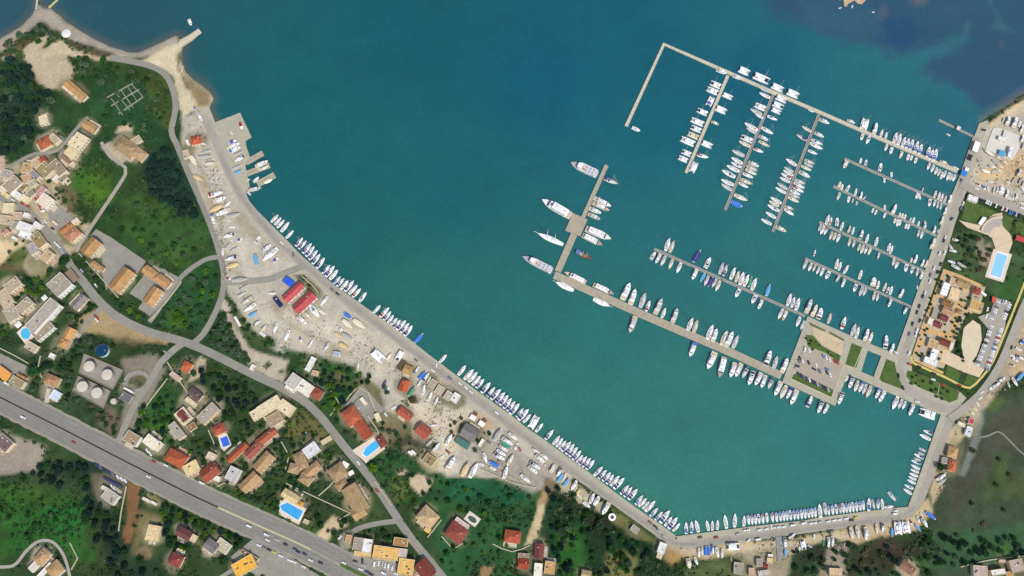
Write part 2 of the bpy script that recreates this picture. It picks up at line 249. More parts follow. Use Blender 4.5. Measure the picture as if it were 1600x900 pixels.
 ('solitary red hipped house in the green field', [(801, 838.5, 26, 20, 8, 'H', (210, 96, 62), 5)], CR), ('dark red gabled barn at the bottom edge', [(842.5, 861, 15, 24, 5, 'G', (146, 74, 66), 5)]), ('bright red roofed house at the bottom edge', [(818, 881, 17, 16, 4, 'G', (196, 76, 44), 5), (818, 869, 17, 9, 4, 'F', (160, 138, 112), 4)]), ('white flat roof at the bottom edge', [(841, 891, 13, 22, 5, 'F', (244, 236, 210), 5)], WH), ('sandy orange flat roof at the bottom edge', [(859, 887, 16, 20, 8, 'F', (210, 164, 104), 5)]), ('ochre roof peeking in at the bottom edge', [(916, 898, 16, 14, 12, 'G', (214, 184, 124), 5)]),
 ('grey and white flat block by the highway slip road', [(560, 850, 16, 20, 8, 'F', (170, 160, 144), 6), (574, 853, 14, 22, 8, 'F', (236, 232, 230), 6), (566, 866, 26, 8, 5, 'F', (228, 196, 132), 4)], CR), ('big ochre flat commercial building beside the highway', [(603, 864, 40, 20, 8, 'F', (234, 188, 112), 7), (634, 886, 24, 26, 8, 'F', (232, 188, 106), 7), (626, 847, 22, 13, 8, 'F', (180, 138, 84), 5), (629, 864, 13, 14, 8, 'F', (206, 192, 186), 6)], CR), ('dark red shop roofs with white stripes at the bottom road', [(664, 890, 24, 30, -42, 'G', (150, 66, 50), 5)], WH),
 ('dark red brown gabled house in the trees below the highway', [(288, 834, 23, 16, 28, 'G', (126, 74, 66), 5), (302, 841, 8, 12, 28, 'F', (236, 206, 166), 4)]), ('weathered red square house at the bottom left', [(275, 875, 20, 20, 25, 'H', (170, 72, 62), 5)]), ('cream flat house with brown patio at the bottom left', [(239, 833, 20, 25, 10, 'F', (236, 206, 156), 5)], CR), ('grey gabled house with white terraces below the highway', [(330, 853, 20, 18, 36, 'G', (142, 134, 132), 5), (348, 853, 22, 18, 36, 'F', (206, 192, 160), 4)], WH), ('bright ochre flat warehouse at the bottom edge', [(381.5, 884, 36, 22, -30, 'F', (244, 184, 72), 6)], CR), ('brown lean-to behind the ochre warehouse', [(390, 868, 30, 6, 30, 'F', (130, 94, 50), 3.5)]),
 ('grey roofed depot below the highway at the left', [(172, 776, 23, 18, 36, 'F', (192, 180, 162), 5), (165, 764, 14, 6, 30, 'F', (232, 214, 184), 4)], WH), ('dark brown hall at the left edge below the highway', [(6, 692, 24, 20, 40, 'F', (124, 106, 100), 5)]), ('orange roofed villa with white terraces at the bottom left', [(66, 870, 26, 18, -50, 'H', (208, 162, 108), 5), (86, 890, 24, 22, -40, 'H', (220, 178, 112), 5), (54, 884, 10, 20, 45, 'F', (230, 218, 200), 4), (70, 891, 6, 30, 45, 'F', WH, 4)], WH),
 ('cream main marina building with pale terraces', [(1492, 460, 17, 18, 22, 'F', (238, 206, 160), 7), (1491, 441, 14, 12, 22, 'F', (214, 176, 144), 5)], CR), ('white building with four vaults in the marina', [(1477, 451.5, 11, 20, 20, 'F', (244, 240, 232), 5)], WH, 5, 'building', 'vaulted_building', 0), ('tan gabled restaurant of the marina', [(1505, 443, 22, 12, 22, 'G', (202, 164, 106), 5), (1509, 452, 10, 6, 0, 'F', (222, 190, 140), 4)]), ('little square brick roof of the marina', [(1526, 454, 12, 12, 22, 'H', (174, 74, 58), 4.5)]), ('ochre flat building with cream front wall in the marina', [(1526, 478, 20, 15, 20, 'F', (206, 168, 106), 5), (1522, 484, 20, 4, 20, 'F', (240, 216, 180), 4)], CR), ('sandy wing beside the little brick roof', [(1524, 466, 12, 10, 20, 'F', (182, 164, 130), 4)]),
 ('brown gabled marina shop with tan wing', [(1481, 474, 17, 9, 24, 'G', (164, 112, 60), 4.5), (1482, 486, 20, 11, 24, 'G', (212, 162, 116), 4.5)]), ('dark red marina roof, upper of two adjoining', [(1475, 496.5, 13, 10, 24, 'G', (140, 62, 58), 4.5)], CR), ('dark red marina roof, lower of two adjoining', [(1465, 506.5, 13, 10, 24, 'G', (142, 66, 64), 4.5), (1454.5, 502.5, 9, 10, 24, 'F', (246, 236, 220), 4)], CR), ('dark red oblong marina office roof with a white end', [(1476, 535, 18, 11, 22, 'G', (146, 70, 52), 4.5), (1487, 541, 6, 10, 22, 'F', WH, 4)], CR), ('bright white cross shaped marina building', [(1460, 554, 11, 16, 22, 'F', (250, 248, 244), 5), (1454.5, 565, 22, 9, 22, 'F', (250, 248, 244), 5)], WH),
 ('tan flat building left of the dark red oblong roof', [(1458, 537, 15, 13, 22, 'F', (204, 172, 122), 4.5)]), ('grey pergola court above the two dark red roofs', [(1461, 489, 9, 16, 22, 'A', (164, 154, 138), 3)]), ('ochre paved kiosk roof between the marina buildings', [(1500, 487, 9, 7, 22, 'H', (206, 150, 92), 3.5)]), ('white canopy beside the little square brick roof', [(1537, 459, 10, 4, 40, 'A', WH, 3)]),
 ('pinkish flat house at the left edge of the village', [(1, 257, 9, 20, -8, 'F', (206, 164, 142), 5)]), ('lilac grey flat house left of the village lane', [(9, 271, 15, 12, 10, 'F', (176, 164, 160), 5)]), ('cream corner house above the village road at the left edge', [(3, 296, 9, 10, -40, 'F', (240, 224, 196), 5)]), ('pale yellow small house at the left end of the village road', [(8, 304, 10, 7, 35, 'F', (226, 212, 140), 4)]), ('narrow slate grey roof between tan village houses', [(54, 273, 9, 17, -42, 'F', (150, 144, 142), 6)]), ('narrow white roof strip in the middle of the village', [(88, 277, 5, 15, 42, 'F', WH, 6)]), ('short white roof strip in the middle of the village', [(76, 273, 4, 9, 42, 'F', WH, 5)]), ('grey olive courtyard house below the olive roofs', [(47, 303, 13, 11, -42, 'F', (160, 152, 128), 5)]), ('pale tan house with a hedge court in the village', [(50, 287, 14, 9, -35, 'F', (186, 176, 142), 5)]), ('brownish flat house at the meadow edge of the village', [(97, 278, 14, 11, -42, 'F', (158, 144, 122), 5)]), ('beige flat house below the cream edge house', [(8, 343, 17, 13, 8, 'F', (206, 186, 152), 5)]), ('pale salmon roof at the edge of the sandy lot', [(8, 362, 12, 8, -35, 'G', (206, 148, 124), 4)]), ('grey flat yard house by the sandy lot', [(23, 352, 11, 13, 15, 'F', (178, 166, 144), 5)]), ('little white hut by the sandy lot', [(22, 372, 7, 5, 30, 'F', WH, 3)], WH), ('small sandy roofed hut north of the school', [(85, 348, 7, 4, 40, 'F', CR, 3)]),
 ('cream kiosk at the bottom of the highway slip', [(478, 815, 8, 7, 25, 'F', (206, 190, 150), 3)]), ('tan stable roof beside the slip road', [(544, 842, 8, 13, 10, 'F', (202, 160, 108), 3)]), ('pale shed beside the brown field', [(228, 781, 12, 5, 28, 'F', (226, 220, 196), 3)]), ('white caravan in the brown field', [(240, 786, 9, 4, 28, 'F', WH, 2.6)], WH), ('white caravan roof by the dry dock, northern', [(646, 707, 9, 4, 42, 'F', WH, 2.8)], WH), ('white caravan roof by the dry dock, southern', [(641, 705 + 3, 8, 4, 42, 'F', WH, 2.8)], WH),
 ('white office block at the corner of the amphitheatre lawn', [(1520.5, 310, 16, 8, 20, 'F', (246, 238, 234), 4)], WH), ('white tent hall on the eastern quay', [(1525.5, 229, 9, 16, 22, 'A', (250, 250, 244), 4)]), ('white workshop in the northeastern yard', [(1580, 238, 8, 16, 20, 'F', (246, 244, 244), 5), (1573, 243, 12, 4, 20, 'F', (200, 220, 214), 3)], WH), ('blue tarpaulin hangar in the northeastern yard', [(1566, 239, 10, 8, 20, 'A', (86, 160, 198), 4)]), ('long white boat shed in the northeastern yard', [(1567, 217, 14, 5, 20, 'F', WH, 4), (1570, 209, 4, 10, 20, 'F', (240, 230, 234), 3)], WH),
 ('blue awning by the pontoon root on the eastern quay', [(1506.5, 270.5, 9, 8, 20, 'A', (40, 134, 214), 3), (1511, 264.5, 6, 5, 20, 'A', (240, 240, 250), 3)]), ('pale kiosk on the small pavilion jetty', [(1498, 200, 6, 6, 24, 'A', (226, 210, 220), 3)]), ('red canopy beside the amphitheatre', [(1594, 373, 14, 8, 20, 'A', (190, 70, 70), 3)]), ('orange parasol beside the upper car park', [(1553, 468, 6, 9, 10, 'A', (206, 84, 60), 2.8)]),
 ('tan hipped house on the southeastern wall road', [(1489, 706.5, 15, 17, 20, 'H', (216, 168, 106), 5)]), ('orange hipped house on the southeastern wall road', [(1488, 727.5, 12, 18, 15, 'H', (228, 116, 66), 5), (1478, 720, 12, 9, 15, 'F', (164, 152, 140), 3.5)]), ('white flat shed north of the tan house', [(1514, 674, 10, 14, 24, 'F', (232, 232, 238), 4)], WH), ('cream caravan roof north of the tan house', [(1502.5, 663, 12, 5, 22, 'F', (240, 226, 186), 3)], WH), ('small red shed north of the tan house', [(1517.5, 658, 8, 9, 20, 'F', (206, 70, 84), 3)]),
 ('brown gabled barn in the southeastern scrub', [(1418, 887, 24, 14, 36, 'G', (172, 118, 92), 5)]), ('pinkish flat house at the bottom right', [(1532, 893, 22, 18, 5, 'F', (192, 172, 152), 6)]), ('white and ochre flat house at the bottom right', [(1560, 894, 22, 9, -8, 'F', (244, 240, 224), 6), (1578, 898, 10, 10, -8, 'F', (196, 146, 86), 4)], CR), ('grey flat house at the bottom right corner', [(1589, 884, 20, 20, -12, 'F', (186, 166, 148), 7)], CR), ('beige hut at the bottom right', [(1567, 877, 12, 5, 0, 'F', (212, 190, 152), 3)]),
 ('grey concrete hut west of the slipway', [(1187, 879, 9, 12, 3, 'F', (164, 156, 140), 4)]), ('tiny red shed west of the slipway', [(1196, 884, 8, 6, 10, 'G', (176, 60, 62), 3)]), ('yellowish hut west of the slipway', [(1203, 876, 9, 8, 10, 'F', (226, 206, 146), 3)]), ('pinkish narrow house at the bottom edge', [(1175, 894, 9, 13, 3, 'F', (208, 174, 146), 4)]), ('grey white patched roof at the bottom edge', [(1194, 896, 18, 10, -8, 'F', (196, 186, 176), 4)]), ('beige ruin like house at the bottom edge', [(1306, 894, 20, 12, 4, 'F', (222, 190, 146), 4)]), ('grey yard hut at the bottom edge', [(1154, 888, 14, 18, 8, 'F', (172, 164, 142), 4)]), ('white shed east of the catamaran ashore', [(1204, 868, 8, 4, 5, 'F', WH, 3)], WH),
]
# ================================================================ terrain: one ground sheet, one water sheet
def vnoise(x, y, s, seed):
    r = np.random.default_rng(seed); T = r.random((256, 256))
    x = x / s; y = y / s; xi = np.floor(x).astype(int); yi = np.floor(y).astype(int); fx = x - xi; fy = y - yi
    fx = fx * fx * (3 - 2 * fx); fy = fy * fy * (3 - 2 * fy)
    g = lambda a, b: T[a % 256, b % 256]
    return (g(xi, yi) * (1 - fx) + g(xi + 1, yi) * fx) * (1 - fy) + (g(xi, yi + 1) * (1 - fx) + g(xi + 1, yi + 1) * fx) * fy
def fbm(x, y, s, seed, o=3): return sum(vnoise(x, y, s / 2 ** i, seed + i) * .5 ** i for i in range(o)) / sum(.5 ** i for i in range(o)) * 2 - 1
def sdist(pts, X, Y):                  # signed distance to a polygon, inside positive
    d = np.full(X.shape, 1e9); ins = np.zeros(X.shape, bool); n = len(pts)
    for i in range(n):
        (ax, ay), (bx, by) = pts[i], pts[(i + 1) % n]; ex, ey = bx - ax, by - ay; l2 = ex * ex + ey * ey or 1e-9
        t = np.clip(((X - ax) * ex + (Y - ay) * ey) / l2, 0, 1)
        d = np.minimum(d, np.hypot(X - ax - t * ex, Y - ay - t * ey))
        c = (ay > Y) != (by > Y)
        with np.errstate(divide='ignore', invalid='ignore'): ins ^= c & (X < ax + (Y - ay) * (ex) / (by - ay if by != ay else 1e-9))
    return np.where(ins, d, -d)
COAST_W = [(327, 168), (336, 191), (375, 176), (393, 214), (382, 220), (390, 244), (383, 258), (386, 272), (390, 290), (384, 301), (391, 318), (400, 327), (410, 337),
    (422, 349), (447, 374), (472, 400), (502, 426), (514, 439), (560, 472), (594, 496), (635, 526), (669, 553), (714, 587), (742, 608), (802, 651), (820, 666), (851, 687),
    (882, 710), (919, 737), (957, 766), (995, 794), (1032, 819), (1057, 838), (1110, 831), (1170, 823), (1258, 813), (1277, 809), (1352, 799), (1419, 791.5),
    (1430, 762), (1444, 723), (1456, 688), (1470, 648)]
COAST_E = [(1470, 648), (1402, 619), (1366, 603), (1365, 589), (1377, 556), (1399, 553), (1420, 495), (1424, 481), (1444, 426), (1456, 391), (1465, 367), (1480, 321), (1500, 274), (1504, 261), (1530, 193)]
BEACH = [(59, -60), (60, 0), (64, 9), (78, 12), (92, 23), (110, 38), (130, 51), (150, 62), (172, 72), (200, 81), (216, 81), (236, 73), (256, 63), (274, 55), (286, 58), (287, 70),
    (283, 82), (284, 97), (290, 112), (302, 125), (318, 132), (328, 144), (333, 154), (328, 163)]
NE = [(1549, 178), (1570, 165), (1590, 151), (1625, 132), (1700, 90), (1900, 30), (2600, -300)]
LAGOON = [(-900, 400), (-60, 92), (0, 59), (30, 41), (47, 26), (55, 12), (55.5, -60)]
WATER = LAGOON + [(55, -700), (-1500, -800), (-1500, 400)]
WATER2 = BEACH + COAST_W + COAST_E[1:] + NE + [(2600, -800), (58.6, -800)]
# ---- grid (fine under the camera, coarse out to the horizon)
cx = np.concatenate([np.linspace(-9000, -900, 14), np.arange(-860, 861, 2.6), np.linspace(900, 9000, 14)])
cy = np.concatenate([np.linspace(-9000, -300, 12), np.arange(-260, 690, 2.6), np.linspace(720, 9000, 14)])
GX, GY = np.meshgrid(cx, cy)
PX, PY = unP(GX, GY)
bad = (GY * ST + H * CT) < 120
PX = np.where(bad, np.sign(GX) * 3000, PX); PY = np.where(bad, 3000, PY)
wx = fbm(GX, GY, 26, 3) ; wy = fbm(GX, GY, 26, 9); wn = fbm(GX, GY, 9, 21)
sdw = np.maximum(sdist(WATER, PX, PY), sdist(WATER2, PX, PY))       # px, + in water
shore_soft = np.clip(-sdw * .22 + wn * .12, -4, 1.0)
ZG = np.where(sdw < 40, shore_soft * ZL, -5.0)
ZG = np.clip(ZG, -5, ZL)
def grid_obj(name, Z, colr, m, keep=None):
    ny, nx = GX.shape; me = bpy.data.meshes.new(name)
    vs = np.stack([GX, GY, Z], -1).reshape(-1, 3).astype(np.float32)
    i = np.arange(ny * nx).reshape(ny, nx); q = np.stack([i[:-1, :-1], i[:-1, 1:], i[1:, 1:], i[1:, :-1]], -1).reshape(-1, 4)
    if keep is not None:
        k = (keep[:-1, :-1] | keep[:-1, 1:] | keep[1:, 1:] | keep[1:, :-1]).reshape(-1); q = q[k]
    me.vertices.add(len(vs)); me.vertices.foreach_set('co', vs.ravel())
    me.loops.add(q.size); me.loops.foreach_set('vertex_index', q.ravel().astype(np.int32))
    me.polygons.add(len(q)); me.polygons.foreach_set('loop_start', np.arange(0, q.size, 4, dtype=np.int32))
    me.update(calc_edges=True)
    a = me.color_attributes.new('cover', 'FLOAT_COLOR', 'POINT')
    a.data.foreach_set('color', np.concatenate([colr.reshape(-1, 3), np.ones((len(vs), 1))], 1).astype(np.float32).ravel())
    me.materials.append(m); me.shade_smooth()
    return link(name, me)
# ---- ground cover colours, painted on the sheet by area (what grows or lies there, not light)
C0 = np.zeros(GX.shape + (3,)); C0[:] = alb((54, 74, 42))
MASKV = np.ones(GX.shape)              # 1 = vegetated
def paint(rgb, pts, soft=4, veg=None, rag=5, op=1.0):
    x0 = min(p[0] for p in pts) - soft - rag - 3; x1 = max(p[0] for p in pts) + soft + rag + 3
    y0 = min(p[1] for p in pts) - soft - rag - 3; y1 = max(p[1] for p in pts) + soft + rag + 3
    s = (PX > x0) & (PX < x1) & (PY > y0) & (PY < y1)
    if not s.any(): return
    d = sdist(pts, PX[s] + wx[s] * rag, PY[s] + wy[s] * rag) + wn[s] * soft * .9
    t = np.clip(d / soft * .5 + .5, 0, 1); t = (t * t * (3 - 2 * t) * op)[:, None]
    C0[s] = C0[s] * (1 - t) + np.array(alb(rgb)) * t
    if veg is not None: MASKV[s] = MASKV[s] * (1 - t[:, 0]) + veg * t[:, 0]
def blob(cx, cy, rx, ry, ang=0, n=14):
    c, s = math.cos(R(ang)), math.sin(R(ang))
    return [(cx + rx * math.cos(2 * math.pi * i / n) * c - ry * math.sin(2 * math.pi * i / n) * s, cy + rx * math.cos(2 * math.pi * i / n) * s + ry * math.sin(2 * math.pi * i / n) * c) for i in range(n)]
SANDY, DIRT, PALE = (204, 190, 157), (188, 172, 142), (190, 182, 162)
# broad natural cover
paint((46, 74, 40), [(0, 240), (110, 90), (260, 110), (300, 280), (340, 400), (230, 490), (120, 380)], 10)
paint((44, 78, 44), [(120, 140), (250, 120), (262, 230), (150, 190)], 8)
paint((76, 88, 44), [(225, 115), (262, 120), (272, 205), (250, 190), (232, 150)], 6)
paint((70, 104, 34), blob(150, 292, 26, 28), 14); paint((60, 98, 40), blob(115, 278, 22, 24), 9)
paint((54, 86, 42), [(165, 340), (225, 300), (300, 310), (335, 390), (290, 420), (230, 400)], 10)
paint((34, 62, 50), [(222, 240), (270, 230), (308, 300), (318, 345), (270, 320), (235, 300)], 9)
paint((36, 62, 46), [(0, 90), (50, 100), (60, 160), (70, 200), (0, 245)], 10)
paint((44, 82, 46), [(240, 490), (300, 415), (338, 412), (344, 460), (318, 520), (250, 515)], 7); paint((66, 108, 40), blob(273, 497, 16, 14), 8)
paint((50, 78, 46), [(340, 485), (349, 487), (372, 540), (396, 572), (362, 562), (322, 545), (328, 505)], 5)
paint((46, 84, 40), [(205, 640), (262, 600), (285, 640), (290, 690), (255, 690), (210, 670)], 6); paint((58, 100, 36), blob(250, 672, 26, 14, -20), 7)
paint((104, 100, 60), [(440, 660), (480, 640), (505, 665), (520, 690), (480, 690), (440, 680)], 8)
paint((40, 86, 46), [(455, 565), (535, 555), (560, 590), (545, 625), (520, 650), (480, 600)], 6); paint((96, 96, 62), blob(523, 590, 14, 16), 8)
paint((46, 84, 46), [(570, 720), (600, 690), (640, 700), (700, 745), (770, 740), (840, 765), (830, 830), (800, 900), (700, 905), (660, 800), (600, 770)], 8)
paint((52, 92, 40), [(600, 740), (650, 760), (640, 800), (612, 780)], 8); paint((88, 104, 58), blob(622, 765, 14, 16), 9)
paint((34, 84, 54), [(690, 740), (770, 745), (830, 770), (800, 790), (700, 780)], 8)
paint((34, 60, 36), [(840, 745), (900, 770), (960, 815), (1030, 850), (1040, 900), (850, 905), (855, 820)], 8)
paint((44, 92, 40), [(862, 830), (905, 820), (920, 870), (905, 905), (868, 905)], 8); paint((66, 104, 40), blob(885, 838, 10, 16), 7)
paint((52, 52, 42), blob(935, 818, 24, 10, 20), 8); paint((64, 62, 50), blob(895, 790, 22, 9, 30), 7)
paint((112, 110, 66), [(945, 865), (995, 860), (990, 900), (942, 900)], 5)
paint((172, 140, 90), [(1045, 850), (1080, 852), (1085, 865), (1062, 878), (1045, 885), (1036, 872)], 4, 0)
paint((52, 60, 44), [(1240, 850), (1300, 855), (1320, 850), (1360, 855), (1440, 830), (1470, 900), (1240, 905)], 8); paint((40, 88, 46), blob(1280, 892, 24, 10), 7)
paint((52, 98, 40), blob(1405, 890, 8, 16, 20), 6); paint((62, 98, 40), blob(1435, 880, 14, 8), 6)
paint((68, 62, 52), blob(1390, 862, 14, 26, -20), 7)
paint((64, 78, 56), [(1480, 690), (1540, 620), (1620, 600), (1620, 905), (1470, 905), (1450, 820), (1465, 760)], 8, .45)
paint((74, 76, 62), [(1510, 690), (1570, 640), (1620, 630), (1620, 720), (1560, 700), (1530, 760), (1480, 830), (1480, 760)], 14)
paint((84, 100, 52), blob(1556, 630, 16, 9, -30), 6); paint((88, 100, 58), blob(1600, 755, 40, 22, -20), 14, op=.6); paint((78, 96, 50), blob(1558, 745, 12, 40, 25), 10, op=.7)
paint((60, 90, 58), [(1450, 830), (1620, 820), (1620, 875), (1520, 885), (1450, 895)], 10); paint((68, 104, 44), blob(1568, 857, 12, 8), 7)
paint((46, 92, 38), [(0, 755), (70, 770), (120, 800), (145, 880), (60, 850), (0, 880)], 10); paint((38, 100, 42), blob(100, 800, 34, 30), 10); paint((64, 92, 38), blob(60, 775, 60, 18, 5), 10, op=.6)
paint((40, 60, 42), [(60, 730), (150, 715), (175, 790), (230, 860), (262, 905), (170, 905), (150, 800), (130, 750)], 6)
paint((50, 72, 40), [(250, 790), (330, 795), (440, 850), (400, 880), (270, 820)], 6)
paint((64, 92, 42), [(320, 725), (350, 760), (470, 820), (520, 840), (480, 850), (340, 775)], 6)
paint((128, 94, 62), [(203, 752), (222, 760), (214, 800), (205, 848), (196, 850), (190, 830), (198, 790)], 2, 0)
paint((118, 106, 70), [(215, 795), (255, 808), (248, 830), (215, 850), (205, 870)], 6, .5); paint((128, 110, 78), blob(226, 862, 14, 9), 5)
paint((140, 130, 92), blob(240, 785, 14, 9, 20), 5, .3)
paint((112, 98, 68), blob(20, 410, 22, 18), 7, .5); paint((60, 92, 44), blob(12, 440, 18, 16), 6)
paint((120, 110, 78), blob(195, 525, 40, 12, 15), 6, .4); paint((168, 146, 106), [(110, 495), (165, 482), (185, 495), (205, 510), (270, 525), (262, 540), (180, 525), (130, 520)], 4, 0)
paint((134, 126, 108), [(190, 560), (245, 552), (258, 575), (235, 620), (200, 690), (184, 690), (200, 610)], 4, .1)
paint((98, 94, 66), blob(214, 596, 15, 11), 3, .7)
paint((110, 100, 80), [(112, 612), (170, 640), (150, 662), (180, 685), (190, 670), (185, 640)], 5, .4)
paint((186, 172, 140), [(290, 600), (312, 590), (322, 560), (312, 556), (298, 585), (286, 612)], 3, 0)
paint((122, 116, 86), [(540, 600), (600, 580), (640, 600), (650, 660), (620, 700), (600, 690), (590, 640)], 6, .5)
paint((80, 82, 60), [(620, 690), (660, 680), (690, 720), (690, 740), (640, 715)], 6)
# village, dirt, sand, yards
paint((186, 170, 138), [(-60, 300), (0, 268), (40, 250), (60, 240), (95, 250), (120, 240), (100, 285), (110, 330), (140, 350), (120, 390), (80, 420), (50, 430), (30, 400), (-60, 430)], 5, .05)
paint((214, 190, 146), [(-20, 355), (18, 360), (45, 385), (35, 398), (15, 405), (-20, 425)], 3, 0); paint((96, 104, 56), blob(28, 402, 20, 12, -30), 4, .8)
paint((98, 96, 66), [(88, 290), (110, 282), (125, 310), (115, 330), (95, 318)], 6, .8); paint((150, 140, 105), [(40, 405), (75, 385), (95, 415), (60, 440)], 5, .3)
paint(DIRT, [(40, 92), (44, 82), (62, 75), (104, 82), (108, 95), (117, 110), (112, 125), (96, 136), (76, 140), (62, 132), (52, 112)], 3, 0)
paint(DIRT, [(35, 76), (70, 52), (76, 60), (70, 72), (50, 86), (42, 90)], 3, 0, 3); paint((200, 184, 150), [(96, 62), (130, 82), (160, 88), (182, 92), (180, 95), (150, 93), (100, 85), (70, 88), (60, 80)], 3, 0, 3)
paint((164, 150, 122), [(0, 90), (24, 84), (20, 95), (0, 98)], 2, 0)
paint((168, 158, 140), [(-60, 95), (0, 57), (30, 40), (54, 10), (80, 10), (110, 36), (170, 70), (210, 80), (240, 70), (275, 53), (284, 68), (250, 82), (215, 92), (180, 90), (150, 78), (110, 60), (85, 46), (65, 32), (45, 45), (15, 70), (-60, 110)], 4, 0, 3)
paint((142, 116, 92), [(118, 40), (150, 60), (205, 80), (240, 70), (278, 52), (275, 47), (235, 66), (205, 74), (155, 54)], 3, 0, 2, .7)
paint((92, 84, 62), [(104, 64), (130, 70), (165, 78), (182, 88), (150, 88), (120, 78)], 3, .8); paint(SANDY, [(216, 98), (262, 72), (284, 66), (283, 84), (288, 112), (318, 136), (334, 150), (332, 168), (310, 172), (296, 176), (283, 182), (279, 160), (268, 118), (250, 106)], 3, 0, 3)
paint((150, 130, 98), [(284, 110), (300, 126), (328, 145), (330, 166), (308, 168), (296, 140)], 4, .2); paint((120, 108, 82), [(278, 78), (283, 82), (281, 105), (288, 122), (296, 140), (290, 138), (278, 110)], 2, .5, 2)
paint((184, 176, 156), [(282, 182), (325, 166), (345, 195), (385, 180), (392, 240), (388, 300), (440, 372), (505, 432), (600, 502), (700, 580), (800, 655), (905, 735), (880, 762), (850, 742), (842, 762), (790, 748), (745, 745),
    (700, 745), (655, 720), (690, 700), (640, 660), (600, 640), (600, 610), (560, 580), (500, 556), (440, 548), (400, 532), (360, 472), (352, 440), (342, 392), (320, 335), (298, 270), (284, 220)], 3, .02)
paint(PALE, [(330, 330), (400, 340), (470, 430), (440, 440), (360, 450), (350, 400)], 8, 0, op=.8); paint((196, 186, 162), [(400, 460), (440, 480), (520, 500), (600, 530), (650, 560), (600, 590), (540, 560), (470, 545), (420, 510)], 8, 0, op=.8)
paint((202, 190, 160), [(640, 640), (700, 620), (740, 640), (720, 690), (700, 740), (660, 720), (690, 690)], 6, 0); paint((168, 160, 142), [(770, 680), (880, 745), (830, 770), (760, 740), (740, 700)], 5, 0)
paint((150, 128, 96), blob(390, 355, 30, 10, 45), 8, 0, op=.5); paint((160, 138, 100), blob(330, 310, 10, 40, -20), 6, .1, op=.6)
paint((72, 92, 50), [(356, 460), (366, 472), (384, 498), (404, 522), (430, 528), (434, 542), (400, 545), (378, 512), (358, 484)], 2.5, 1, 2)
paint((58, 88, 44), [(440, 540), (480, 550), (560, 570), (545, 585), (500, 565), (450, 552)], 4, 1); paint((84, 88, 56), [(460, 430), (476, 428), (500, 455), (494, 460), (470, 440)], 2, .6, 2)
paint((186, 174, 150), [(350, 455), (362, 490), (392, 545), (455, 562), (440, 600), (395, 575), (372, 540), (345, 480)], 3, 0)
paint((62, 80, 44), blob(419, 570, 4, 5), 1.5, 1, 1); paint((62, 80, 44), blob(440, 580, 5, 4), 1.5, 1, 1)
paint((92, 76, 46), blob(642, 625, 12, 8), 5, .8); paint((76, 90, 56), blob(686, 630, 10, 10), 6, .5)
paint((190, 165, 130), [(740, 640), (765, 655), (775, 668), (750, 675), (735, 660)], 2, 0, 2)
paint((182, 170, 138), [(880, 745), (920, 765), (950, 790), (940, 800), (910, 790), (870, 765)], 3, .1)
paint((112, 110, 66), [(950, 790), (1005, 828), (1025, 848), (1005, 845), (955, 815)], 2, .5, 2)
paint((186, 166, 128), [(1030, 845), (1100, 850), (1200, 845), (1300, 830), (1420, 808), (1448, 780), (1458, 800), (1430, 830), (1380, 838), (1340, 850), (1310, 842), (1260, 855), (1200, 880), (1140, 870), (1080, 875), (1060, 866)], 3, .03)
paint((160, 148, 120), [(1150, 865), (1240, 850), (1230, 905), (1150, 905)], 5, .3); paint((150, 138, 118), [(1290, 860), (1330, 850), (1320, 905), (1280, 905)], 5, .3); paint((88, 100, 62), [(1085, 880), (1140, 872), (1160, 905), (1060, 905)], 6, .8)
paint((186, 168, 132), [(1450, 770), (1475, 690), (1500, 650), (1530, 620), (1540, 632), (1500, 690), (1480, 720), (1466, 770), (1455, 790)], 3, .1); paint((74, 74, 48), blob(1468, 730, 6, 9), 3, 1)
paint((120, 128, 116), [(1500, 740), (1515, 700), (1522, 670), (1540, 620), (1545, 622), (1530, 690), (1508, 745)], 3, .2, 3)
paint((186, 176, 156), [(1500, 270), (1530, 195), (1560, 172), (1600, 148), (1640, 140), (1640, 345), (1500, 290)], 3, .02)
paint((202, 174, 130), [(1530, 270), (1600, 235), (1630, 240), (1630, 300), (1570, 290), (1530, 285)], 6, 0); paint((212, 186, 140), [(1545, 192), (1580, 166), (1620, 145), (1620, 160), (1580, 182), (1550, 202)], 3, 0)
paint((82, 86, 66), [(1530, 195), (1560, 172), (1600, 148), (1640, 130), (1640, 138), (1590, 160), (1560, 182), (1536, 198)], 2, .9, 2)
paint((70, 92, 56), [(1478, 400), (1490, 370), (1520, 362), (1560, 380), (1600, 400), (1600, 470), (1560, 462), (1530, 440), (1500, 430)], 4, .8); paint((150, 135, 110), blob(1530, 385, 6, 14, 20), 3, .3); paint((150, 138, 112), blob(1542, 400, 10, 22, 18), 4, .4)
paint((58, 92, 46), [(1560, 440), (1600, 430), (1595, 470), (1560, 468)], 4, .5)
paint((178, 160, 132), [(1570, 600), (1600, 580), (1640, 560), (1640, 500), (1590, 500), (1560, 590), (1520, 640), (1530, 650)], 4, .05); paint((196, 170, 134), blob(1590, 575, 14, 8, -30), 4, 0)
paint((190, 172, 140), [(380, 715), (392, 700), (402, 712), (388, 726)], 3, .3)
paint((200, 180, 138), [(842, 780), (852, 775), (848, 800), (842, 830), (838, 850), (818, 855), (830, 820)], 2, 0, 2); paint((164, 138, 96), [(845, 762), (862, 760), (860, 772), (850, 785), (842, 785)], 4, .2)
paint((198, 178, 140), [(492, 836), (520, 805), (530, 812), (545, 820), (520, 832), (508, 848), (500, 850)], 3, 0, 2)
paint((190, 170, 140), [(185, 195), (206, 195), (206, 206), (180, 205)], 3, .2); paint((182, 168, 140), [(158, 228), (172, 222), (200, 250), (186, 258)], 2, 0, 2)
